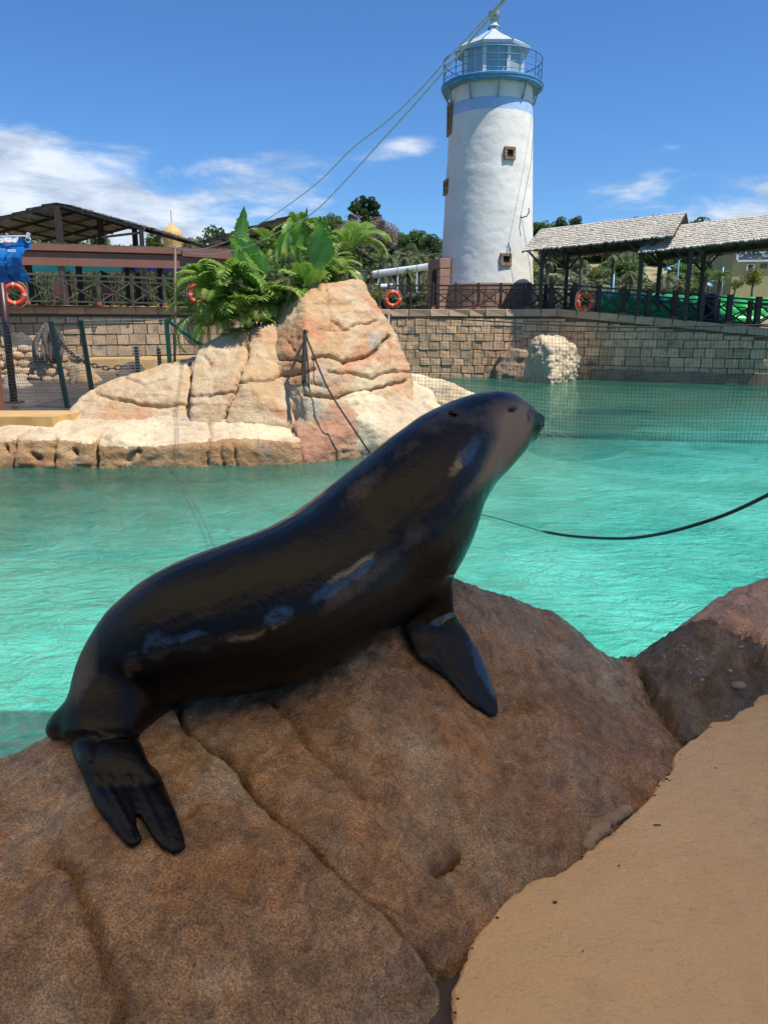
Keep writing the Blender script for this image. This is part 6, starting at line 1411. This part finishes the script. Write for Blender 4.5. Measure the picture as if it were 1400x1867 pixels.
# mortar lump beside the joint
pts_ = [(1068, 1548), (1080, 1520), (1105, 1495), (1130, 1478), (1150, 1472), (1140, 1490), (1112, 1515), (1088, 1540)]
MORL = mat('old_pale_mortar', (.36, .26, .17), (.24, .17, .11), scale=18, detail=8, rough=.9, bump=1, bscale=50, bdist=.008)
mbx = MB(); 
for i, (u, v, r_) in enumerate(((1072, 1543, .020), (1078, 1530, .022), (1087, 1517, .026), (1098, 1505, .028), (1110, 1497, .026), (1122, 1489, .026), (1134, 1482, .024), (1144, 1478, .018))):
    p = on_rock(u, v); bm = bmesh.new(); bmesh.ops.create_icosphere(bm, subdivisions=2, radius=r_); mbx.add([p+Vector((v_.co.x, v_.co.y, v_.co.z*.8+.004)) for v_ in bm.verts], [[v_.index for v_ in f.verts] for f in bm.faces]); bm.free()
me = remeshed(mbx.v, mbx.f, .005, 2); Pm = get_co(me); Pm += get_no(me)*(.008*fbm(Pm, 40, 3, 5))[:, None]; set_co(me, Pm); set_smooth(me); me.materials.append(MORL); o = bpy.data.objects.new('mortar_lump', me); link(o); tag(o, 'strip of crumbling pale mortar along the joint of rock and floor', 'mortar')
dbs = MB(); rnd = random.Random(77); bmq = bmesh.new(); bmesh.ops.create_icosphere(bmq, subdivisions=1, radius=1); qv = [v_.co.copy() for v_ in bmq.verts]; qf = [[v_.index for v_ in f.verts] for f in bmq.faces]; bmq.free()
for k in range(230):
    i = int(rnd.random()**1*len(Ea[:700])); x, y = Ea[min(i, len(Ea)-1)][:2]; r_ = rnd.uniform(.0010, .0038)*(1 if rnd.random() < .9 else 2); off_ = abs(rnd.gauss(0, .012))*(1 if rnd.random() < .3 else -1)
    z = FLOOR+.001 if off_ > 0 else FLOOR-.012; c = Vector((x+off_*.6, y-off_*.8, z)); dbs.add([c+Vector((q.x*r_*1.4, q.y*r_, q.z*r_*.6)) for q in qv], qf)
o = dbs.build('joint_debris', mat('dark_debris', (.05, .038, .03), (.022, .018, .015), scale=60, rough=.9)); tag(o, kind='stuff')
# bits of litter on the floor
TW = mat('dark_twig', (.04, .03, .025), (.02, .016, .014), scale=9, rough=.8)
for i, (u, v, l_, az, lb) in enumerate(((1197, 1504, .012, 0, 'tiny dark twig lying flat on the sandy floor'), (1011, 1645, .006, .4, 'small dark crumb of dirt on the floor near the joint'), (1128, 1578, .003, 0, 'black speck on the floor below the mortar'), (1062, 1734, .002, 0, 'dark speck low on the floor'), (1303, 1400, .003, 1, 'small dark crumb near the right edge of the floor'))):
    p = atz(u, v, FLOOR+.003); o = MB().box((0, 0, 0), (l_*2, .003 if i == 0 else l_*1.2, .004), None, .001).build('twig' if i == 0 else 'crumb', TW); o.location = p; o.rotation_euler.z = az; tag(o, lb, 'litter')

# ================================================================== SEA LION (one continuous body)
def ring(c, half, nn_, th, n=28, p=2.0):       # superellipse: centre, half-width vector, normal, thickness
    out_ = []
    for k in range(n):
        a = 2*PI*k/n; ca, sa = math.cos(a), math.sin(a); out_.append(c+half*(abs(ca)**(2/p))*(1 if ca > 0 else -1)+nn_*th*(abs(sa)**(2/p))*(1 if sa > 0 else -1))
    return out_
def loft(mb, rings):
    n = len(rings[0]); V = [q for r_ in rings for q in r_]; F = [(i*n+k, i*n+(k+1) % n, (i+1)*n+(k+1) % n, (i+1)*n+k) for i in range(len(rings)-1) for k in range(n)]
    c0_, c1_ = sum(rings[0], Vector())/n, sum(rings[-1], Vector())/n; V += [c0_, c1_]; m_ = len(V)
    F += [(k, (k+1) % n, m_-2)[::-1] for k in range(n)]+[((len(rings)-1)*n+k, (len(rings)-1)*n+(k+1) % n, m_-1) for k in range(n)]; mb.add(V, F)
def interp_sections(S_, k=5):
    A_ = np.array(S_, float); out_ = []
    for i in range(len(A_)-1):
        p0, p1, p2, p3 = A_[max(i-1, 0)], A_[i], A_[i+1], A_[min(i+2, len(A_)-1)]
        for j in range(k): t_ = j/k; out_.append(.5*((2*p1)+(p2-p0)*t_+(2*p0-5*p1+4*p2-p3)*t_**2+(3*p1-p0-3*p2+p3)*t_**3))
    out_.append(A_[-1]); return out_
body = MB()
# each section: upper outline pixel, lower outline pixel, distance, depth ratio
SEC = [((112,1352),(232,1362),1.97,.80),((118,1295),(262,1330),2.03,.90),((140,1205),(318,1292),2.14,.95),((190,1122),(365,1274),2.19,.95),((256,1062),(430,1264),2.23,.95),((330,1021),(500,1250),2.27,.95),((410,992),(575,1225),2.31,.95),((500,956),(650,1188),2.39,.95),((590,898),(722,1135),2.54,.95),((660,842),(792,1078),2.63,.95),((722,792),(828,1012),2.71,.95),((780,754),(842,952),2.79,.93),((828,731),(866,908),2.87,.90),((866,717),(900,872),2.94,.86),((900,712),(925,846),3.00,.84),((926,716),(942,827),3.05,.82),((946,729),(957,813),3.08,.80),((956,737),(966,806),3.10,.80),((963,748),(970,797),3.12,.56),((969,752),(977,791),3.12,.58),((977,751),(984,787),3.13,.66),((986,756),(989,778),3.14,.66)]
rs = []
for s in interp_sections([(a[0], a[1], b[0], b[1], Y_, r_) for a, b, Y_, r_ in SEC], 4):
    a = at(s[0], s[1], s[4]); b = at(s[2], s[3], s[4]); rs.append((a, b, s[5]))
cs = [(a+b)/2 for a, b, r_ in rs]; rings = []
for i, (a, b, r_) in enumerate(rs):
    t_ = (cs[min(i+1, len(cs)-1)]-cs[max(i-1, 0)]).normalized(); h = (a-b)/2; nn_ = t_.cross(h).normalized(); rings.append(ring(cs[i], h, nn_, h.length*r_, 36))
loft(body, rings)
# tail stub
tp = [at(170, 1305, 2.03), at(130, 1312, 2.04), at(108, 1326, 2.06), at(97, 1336, 2.07)]
for i_ in range(1): body.tube(cr_spline(tp, 4), np.interp(np.arange(13), [0, 4, 8, 12], [.085, .056, .040, .022]), 14)
def flipper(S_, mb, sub=4, n=24, p=2.2, lifts=True):
    """S_: left px, right px, thickness, distance or None to lie on the rock"""
    L_ = []
    for (lu, lv), (ru, rv), th, Y_ in S_:
        if Y_ is None: l_, r_ = on_rock(lu, lv, th*.9+.004), on_rock(ru, rv, th*.9+.004)
        else:
            l_, r_ = (at(lu, lv, Y_[0]), at(ru, rv, Y_[1])) if isinstance(Y_, tuple) else (at(lu, lv, Y_), at(ru, rv, Y_))
        L_.append((*l_, *r_, th))
    L_ = interp_sections(L_, sub); C_ = [(Vector(s[:3])+Vector(s[3:6]))/2 for s in L_]; rr_ = []
    for i, s in enumerate(L_):
        h = (Vector(s[3:6])-Vector(s[:3]))/2; t_ = (C_[min(i+1, len(C_)-1)]-C_[max(i-1, 0)]).normalized(); nn_ = h.cross(t_).normalized(); rr_.append(ring(C_[i], h, nn_, s[6], n, p))
    loft(mb, rr_)
# near fore flipper: upper arm out of the shoulder, wrist, then the blade lying on the rock with its scalloped rear edge
flipper([((735, 960), (838, 965), .13, 2.70), ((722, 1030), (830, 1020), .105, 2.62), ((718, 1085), (829, 1070), .075, (2.57, 2.61)), ((723, 1125), (831, 1112), .045, (2.54, 2.61)), ((735, 1165), (850, 1145), .030, None), ((757, 1200), (874, 1190), .021, None), ((790, 1222), (888, 1222), .018, None), ((822, 1247), (899, 1252), .015, None), ((848, 1276), (907, 1280), .012, None), ((876, 1296), (908, 1298), .010, None), ((893, 1307), (905, 1307), .008, None)], body)
# far fore flipper: planted behind the chest, only its shoulder shows in front of the rock crest
flipper([((770, 940), (850, 950), .10, 3.0), ((765, 1010), (832, 1015), .08, 3.02), ((758, 1070), (828, 1085), .045, 3.05), ((765, 1120), (826, 1125), .02, 3.05)], body)
# hind flippers, each with long digits
flipper([((122, 1330), (255, 1345), .095, (1.98, 1.99)), ((128, 1362), (262, 1362), .060, (1.95, 1.96)), ((140, 1395), (272, 1392), .045, None), ((158, 1430), (288, 1425), .028, None)], body)
def digit(pxs, w, mb, lift=.016):
    pts_ = [on_rock(u, v, lift*(1-.3*i/len(pxs))) for i, (u, v) in enumerate(pxs)]; pts_ = cr_spline(pts_, 4); m_ = len(pts_); mb.tube(pts_, np.interp(np.arange(m_)/(m_-1), [0, .35, .85, 1], [w, w*.85, w*.62, w*.28]), 12)
digit([(160, 1400), (183, 1455), (215, 1500), (240, 1533), (246, 1538)], .022, body); digit([(185, 1400), (208, 1455), (232, 1500), (250, 1528), (256, 1537)], .019, body)
digit([(172, 1400), (195, 1455), (222, 1500), (246, 1534)], .020, body)
flipper([((156, 1415), (225, 1415), .012, None), ((172, 1450), (242, 1455), .017, None), ((200, 1492), (250, 1494), .012, None), ((226, 1522), (255, 1524), .010, None), ((244, 1538), (258, 1540), .008, None)], body)
flipper([((212, 1415), (280, 1415), .012, None), ((238, 1450), (308, 1450), .018, None), ((258, 1492), (326, 1490), .014, None), ((280, 1530), (334, 1524), .012, None), ((312, 1556), (333, 1548), .010, None)], body)
digit([(230, 1405), (256, 1460), (278, 1505), (298, 1538), (303, 1544)], .018, body); digit([(250, 1405), (278, 1460), (302, 1510), (320, 1548), (323, 1556)], .021, body); digit([(272, 1405), (298, 1455), (318, 1505), (329, 1540), (328, 1550)], .021, body)
# muzzle pads, brow, cheek
def blob(p, r_, sc_=(1, 1, 1)):
    bm = bmesh.new(); bmesh.ops.create_icosphere(bm, subdivisions=3, radius=1); body.add([p+Vector((v.co.x*r_*sc_[0], v.co.y*r_*sc_[1], v.co.z*r_*sc_[2])) for v in bm.verts], [[v.index for v in f.verts] for f in bm.faces]); bm.free()
blob(at(977, 768, 3.075), .026, (1.0, 1, .85)); blob(at(974, 782, 3.08), .020, (1.1, 1, .7)); blob(at(958, 748, 3.02), .024, (1.0, .8, .9)); blob(at(968, 786, 3.07), .030, (1.1, 1, .8)); blob(at(955, 790, 3.06), .045)
blob(at(962, 752, 3.10), .022); blob(at(938, 745, 3.0), .035, (1.1, .6, .6)); blob(at(982, 764, 3.12), .017)
me = remeshed(body.v, body.f, .0068, 5, .5); P = get_co(me); ed_ = np.empty(len(me.edges)*2, np.int32); me.edges.foreach_get('vertices', ed_); ed_ = ed_.reshape(-1, 2); u, v = proj(P)
wgt = np.clip(np.exp(-(((u-200)/110)**2+((v-1260)/90)**2)**2)+np.exp(-(((u-790)/95)**2+((v-1110)/75)**2)**2)+.8*np.exp(-(((u-215)/60)**2+((v-1400)/35)**2)**2), 0, 1)
cnt_ = np.bincount(ed_.ravel(), minlength=len(P))
for it_ in range(60):
    S_ = np.stack([np.bincount(ed_[:, 0], P[ed_[:, 1], k], len(P))+np.bincount(ed_[:, 1], P[ed_[:, 0], k], len(P)) for k in range(3)], 1)/np.maximum(cnt_, 1)[:, None]; P = P+(S_-P)*(wgt*.7)[:, None]
set_co(me, P); Nn = get_no(me); u, v = proj(P)
d = .004*fbm(P, 6, 3, 3)
def px_groove(poly, w, dp, front=True):
    f = (Nn@np.array(FW) < .1)*1.0; return -f*dp*np.exp(-(seg_dist(u, v, poly)/w)**2)
# skin folds: wrist, ankle, neck fold, mouth, eye socket, toe rays
d = d+px_groove([(770, 1058), (800, 1052), (828, 1048)], 3, .005)+px_groove([(775, 1140), (800, 1128), (825, 1115)], 4, .004)+px_groove([(190, 1345), (225, 1340), (255, 1343)], 4, .008)+px_groove([(200, 1352), (240, 1350)], 3, .005)
d += px_groove([(738, 1165), (760, 1195)], 5, .004)+px_groove([(981, 778), (970, 786), (962, 793)], 2.0, .006)+px_groove([(930, 748), (937, 742), (944, 745)], 3.0, .008)+px_groove([(967, 750), (964, 762), (962, 776)], 2.2, .007)+px_groove([(940, 752), (948, 762)], 1.5, .003)
d += px_groove([(822, 752), (828, 757)], 3, .006)+px_groove([(180, 1345), (165, 1385)], 5, .01)
for q in ([(178, 1415), (225, 1500), (240, 1530)], [(200, 1415), (240, 1495), (252, 1530)], [(235, 1415), (275, 1500), (298, 1540)], [(258, 1415), (298, 1500), (316, 1548)]): d += px_groove(q, 3.5, .0045)
for q in ([(780, 1200), (850, 1270)], [(800, 1180), (870, 1285)], [(825, 1170), (890, 1280)]): d += px_groove(q, 5, .0025)
set_co(me, P+Nn*d[:, None]); set_smooth(me)
SL = bpy.data.materials.new('wet_sea_lion_fur'); SL.use_nodes = True; t = SL.node_tree; bs = t.nodes['Principled BSDF']; co = N(t, 'ShaderNodeTexCoord')
va = N(t, 'ShaderNodeVertexColor'); va.layer_name = 'dry'
def nzs(sc_, det, st_=(1, 1, 1), rough=.6, rz=0, dist=0):
    mp = N(t, 'ShaderNodeMapping'); mp.inputs['Scale'].default_value = st_; mp.inputs['Rotation'].default_value = rz if hasattr(rz, '__len__') else (0, 0, rz); t.links.new(co.outputs['Object'], mp.inputs[0]); n = N(t, 'ShaderNodeTexNoise'); n.inputs['Scale'].default_value = sc_; n.inputs['Detail'].default_value = det; n.inputs['Roughness'].default_value = rough; n.inputs['Distortion'].default_value = dist; t.links.new(mp.outputs[0], n.inputs[0]); return n.outputs['Fac']
sp_ = N(t, 'ShaderNodeSeparateColor'); t.links.new(va.outputs[0], sp_.inputs[0])
ad = N(t, 'ShaderNodeMath', operation='MULTIPLY_ADD'); t.links.new(nzs(5, 7, rough=.7), ad.inputs[0]); ad.inputs[1].default_value = .9; t.links.new(sp_.outputs[0], ad.inputs[2])
r1_ = N(t, 'ShaderNodeMapRange'); t.links.new(ad.outputs[0], r1_.inputs[0]); r1_.inputs[1].default_value = .62; r1_.inputs[2].default_value = 1.25
mx_ = N(t, 'ShaderNodeMix', data_type='RGBA'); t.links.new(r1_.outputs[0], mx_.inputs[0]); mx_.inputs[6].default_value = (.004, .0036, .0034, 1); mx_.inputs[7].default_value = (.17, .135, .105, 1); t.links.new(mx_.outputs[2], bs.inputs['Base Color'])
r2_ = N(t, 'ShaderNodeMapRange'); t.links.new(r1_.outputs[0], r2_.inputs[0]); r2_.inputs[3].default_value = .12; r2_.inputs[4].default_value = .60
rg = N(t, 'ShaderNodeMath', operation='MULTIPLY_ADD'); t.links.new(nzs(3.2, 6, rough=.6, dist=.5), rg.inputs[0]); rg.inputs[1].default_value = .75; t.links.new(r2_.outputs[0], rg.inputs[2])
rs_ = N(t, 'ShaderNodeMath', operation='SUBTRACT'); t.links.new(rg.outputs[0], rs_.inputs[0]); rs_.inputs[1].default_value = .33
# flippers are bare, slick skin
rf_ = N(t, 'ShaderNodeMath', operation='MULTIPLY_ADD'); t.links.new(sp_.outputs[1], rf_.inputs[0]); rf_.inputs[1].default_value = -.16; t.links.new(rs_.outputs[0], rf_.inputs[2]); rf_.use_clamp = True
t.links.new(rf_.outputs[0], bs.inputs['Roughness']); bs.inputs['Specular IOR Level'].default_value = .19
wf_ = N(t, 'ShaderNodeMath', operation='MULTIPLY_ADD'); t.links.new(nzs(16, 6, rough=.65, dist=.6), wf_.inputs[0]); wf_.inputs[1].default_value = 1.4; t.links.new(sp_.outputs[2], wf_.inputs[2])
wm_ = N(t, 'ShaderNodeMapRange'); t.links.new(wf_.outputs[0], wm_.inputs[0]); wm_.inputs[1].default_value = 1.12; wm_.inputs[2].default_value = 1.42; t.links.new(wm_.outputs[0], bs.inputs['Coat Weight']); bs.inputs['Coat Roughness'].default_value = .10; bs.inputs['Coat IOR'].default_value = 1.62
b1_ = N(t, 'ShaderNodeBump'); b1_.inputs['Distance'].default_value = .004; b1_.inputs['Strength'].default_value = .7; t.links.new(nzs(90, 6, (1, 1, .35), .7, (0, .75, .3)), b1_.inputs['Height'])
b2_ = N(t, 'ShaderNodeBump'); b2_.inputs['Distance'].default_value = .007; b2_.inputs['Strength'].default_value = .7; t.links.new(nzs(11, 6, rough=.55, dist=.4), b2_.inputs['Height']); t.links.new(b2_.outputs[0], b1_.inputs['Normal']); t.links.new(b1_.outputs[0], bs.inputs['Normal']); t.links.new(b2_.outputs[0], bs.inputs['Coat Normal'])
def patch(cu, cv, ru, rv, ang=0):
    x = (u-cu)*math.cos(ang)+(v-cv)*math.sin(ang); y = -(u-cu)*math.sin(ang)+(v-cv)*math.cos(ang); return np.exp(-((x/ru)**2+(y/rv)**2))
dry = .22*patch(250, 1050, 120, 25, -.5)+.25*patch(700, 850, 160, 28, -.75)+1.0*patch(932, 800, 24, 60, .5)+.5*patch(940, 760, 40, 30)+.5*patch(950, 775, 25, 25)+.6*patch(890, 860, 70, 15, -.85)+.24*patch(730, 1000, 120, 26, -.75)+.50*patch(150, 1230, 26, 90, .25)+.3*patch(620, 1090, 90, 22, -.6)+.25*patch(850, 760, 80, 40, -.4)
flip = np.clip(np.where((v > 1120) & (u > 715), (v-1120)/50, 0)+np.where((v > 1370) & (u < 360), (v-1370)/40, 0), 0, 1)
dry = dry*(1-.9*patch(980, 772, 13, 24))*(1-.95*patch(932, 747, 9, 6, .3))*(1-.8*patch(963, 757, 4, 12))
wet = np.clip(patch(290, 1180, 34, 30)+patch(362, 1168, 34, 22)+patch(505, 1125, 34, 20, -.6)+patch(440, 1160, 40, 14)+patch(600, 1075, 50, 16, -.6)+patch(660, 1035, 40, 14, -.7)+patch(850, 830, 55, 16, -.9)+patch(240, 1215, 16, 26)+patch(880, 1220, 12, 70, -.42)+patch(805, 1130, 30, 8, -.4), 0, 1)
color_attr(me, 'dry', np.c_[np.clip(dry, 0, 1), flip, wet, flip*0+1]); me.materials.append(SL)
foot = on_rock(560, 1240); sea = bpy.data.objects.new('sea_lion', me); me.transform(Matrix.Translation(-foot)); sea.location = foot; link(sea)
tag(sea, 'large wet black sea lion propped on its fore flippers, head raised to the right', 'sea lion')
EYE = mat('black_eye', (.006, .005, .005), (.004, .004, .004), rough=.06)
def child_ball(name, p, r_, m, sc_=(1, 1, 1)):
    bm = bmesh.new(); bmesh.ops.create_icosphere(bm, subdivisions=3, radius=1); mbq = MB().add([Vector((v.co.x*r_*sc_[0], v.co.y*r_*sc_[1], v.co.z*r_*sc_[2])) for v in bm.verts], [[v.index for v in f.verts] for f in bm.faces]); bm.free(); o_ = mbq.build(name, m, sea, True); o_.location = p-foot; return o_
from mathutils.bvhtree import BVHTree
dg = bpy.context.evaluated_depsgraph_get(); bv = BVHTree.FromPolygons([tuple(x) for x in get_co(me)+np.array(foot)], [tuple(p.vertices) for p in me.polygons])
def skin(u_, v_):
    h = bv.ray_cast(CAMP, ray(u_, v_).normalized()); return h[0] if h[0] is not None else None
e = skin(935, 745)
if e: 
    child_ball('eye', e+Vector((.002, .004, -.001)), .010, EYE, (1.3, .8, .7))
    LIDM = mat('eyelid_skin', (.05, .04, .034), (.03, .025, .02), rough=.5)
    for (a_, b_, c_, dz_) in () and (((926, 748), (934, 738), (945, 743), 0), ((926, 750), (936, 753), (945, 747), 0)):
        pts_ = [skin(*q) for q in (a_, b_, c_)]
        if all(pts_): MB().tube([p-foot-Vector((0, .004, 0)) for p in cr_spline(pts_, 5)], [.001]+[.0035]*9+[.001], 6).build('eyelid', LIDM, sea, True)
NOSEM = mat('wet_nose_skin', (.016, .015, .016), (.009, .009, .010), scale=40, rough=.35, bump=1, bscale=220, bdist=.003)
child_ball('nose', at(984, 765, 3.11), .024, NOSEM, (.8, 1.2, .9))
er = skin(825, 755)
if er: MB().tube([er-foot+Vector((-.012, -.002, .008)), er-foot+Vector((.008, -.010, .002)), er-foot+Vector((.026, -.012, -.010))], [.008, .007, .002], 8).build('ear', SL, sea, True)
WH = mat('pale_whisker', (.50, .45, .38), (.4, .36, .3), rough=.4)
for (a_, b_) in (((966, 792), (974, 812)), ((970, 790), (988, 808)), ((974, 786), (1010, 812)), ((977, 782), (1030, 812)), ((972, 789), (1002, 811)), ((978, 779), (1040, 800))):
    s0 = at(*a_, 3.06); s1 = at(*b_, 3.0); MB().tube([p-foot for p in cr_spline([s0, s0.lerp(s1, .5)+Vector((0, 0, .012)), s1], 4)], .0011, 4).build('whisker', WH, sea)

# ================================================================== HOSE AND CORD OVER THE WATER
HOSE = mat('black_hose', (.012, .014, .015), (.008, .009, .010), scale=20, rough=.45)
pts_ = [at(u_, v_, Y_) for u_, v_, Y_ in ((985, 968, 5.6), (1030, 976, 5.3), (1090, 981, 5.0), (1150, 981, 4.7), (1210, 972, 4.4), (1270, 956, 4.15), (1330, 935, 3.95), (1400, 902, 3.7), (1480, 860, 3.5), (1600, 780, 3.3))]
pts_ = cr_spline(pts_, 34); rad = [(.0080 if i % 2 else .0112)*(min(1, .25+i/18)) for i in range(len(pts_))]
hz = MB().tube([p-pts_[0] for p in pts_], rad, 8).build('corrugated_hose', HOSE, None, False); hz.location = pts_[0]; tag(hz, 'black corrugated hose hanging over the water from the right edge', 'hose')
pts_ = cr_spline([at(985, 968, 5.6), at(950, 958, 6.0), at(905, 945, 6.4), at(858, 934, 6.8), at(800, 920, 7.3), at(700, 890, 8.2)], 6)
cz_ = MB().tube([p-pts_[0] for p in pts_], .0035, 5).build('floating_line', HOSE, None); cz_.location = pts_[0]; tag(cz_, 'thin dark cord running on from the hose over the turquoise water', 'cord')

# ================================================================== SHADE CANOPY over the visitors' floor (above and behind the frame): unseen, added to shade the foreground, cloth translucent for warm fill light
CANV = mat('tan_fill_light_cloth', (.40, .30, .19), (.34, .25, .16), scale=1, rough=.9, transl=((1.0, .78, .46), .80))  # translucency and warm tint set to light the foreground from above
cn = empty('unseen_shade_canopy', (0, 0, FLOOR), 'unseen shade canopy above the frame, its tan cloth made translucent to fill the foreground with warm light', 'canopy'); zc = 4.55-FLOOR
sheet = MB(); nx2 = 24; x0_, x1_, y0_, y1_ = -6, 5.2, -1.1, 2.85
for i in range(nx2): xa, xb = x0_+(x1_-x0_)*i/nx2, x0_+(x1_-x0_)*(i+1)/nx2; s0, s1 = .06*math.sin(i*PI/4), .06*math.sin((i+1)*PI/4); sheet.add([(xa, y0_, zc+s0), (xb, y0_, zc+s1), (xb, y1_, zc+s1), (xa, y1_, zc+s0)], [(0, 1, 2, 3)])
sheet.build('cloth', CANV, cn, True)
RWM = mat('added_wall_paint', (.30, .20, .13), (.22, .15, .10), scale=2, rough=.9)
rw = MB().box((1, -7.2, FLOOR+.9), (26, .3, 1.9)).build('added_rear_wall', RWM); tag(rw, 'plain brown wall added behind the visitors floor, outside the frame, to darken reflections', 'wall')  # unseen wall added behind the camera to darken reflections and ambient light
for y in (y0_+.05, .8, y1_-.05): MB().bar((x0_, y, zc-.13), (x1_, y, zc-.13), .08, .10).build('beam', DKRED, cn)
for x in (x0_+.5, x1_-.5):
    for y in (y0_+.3,): MB().bar((x, y, 0), (x, y, zc-.15), .12).build('post', DKRED, cn)
for x in (-3.9, -2.2, -.6, .9, 2.6): MB().bar((x, y0_+.1, 0), (x, y0_+.1, zc-.1), .16).build('post', DKRED, cn)  # extra posts added at the rear to break up reflections on the coat
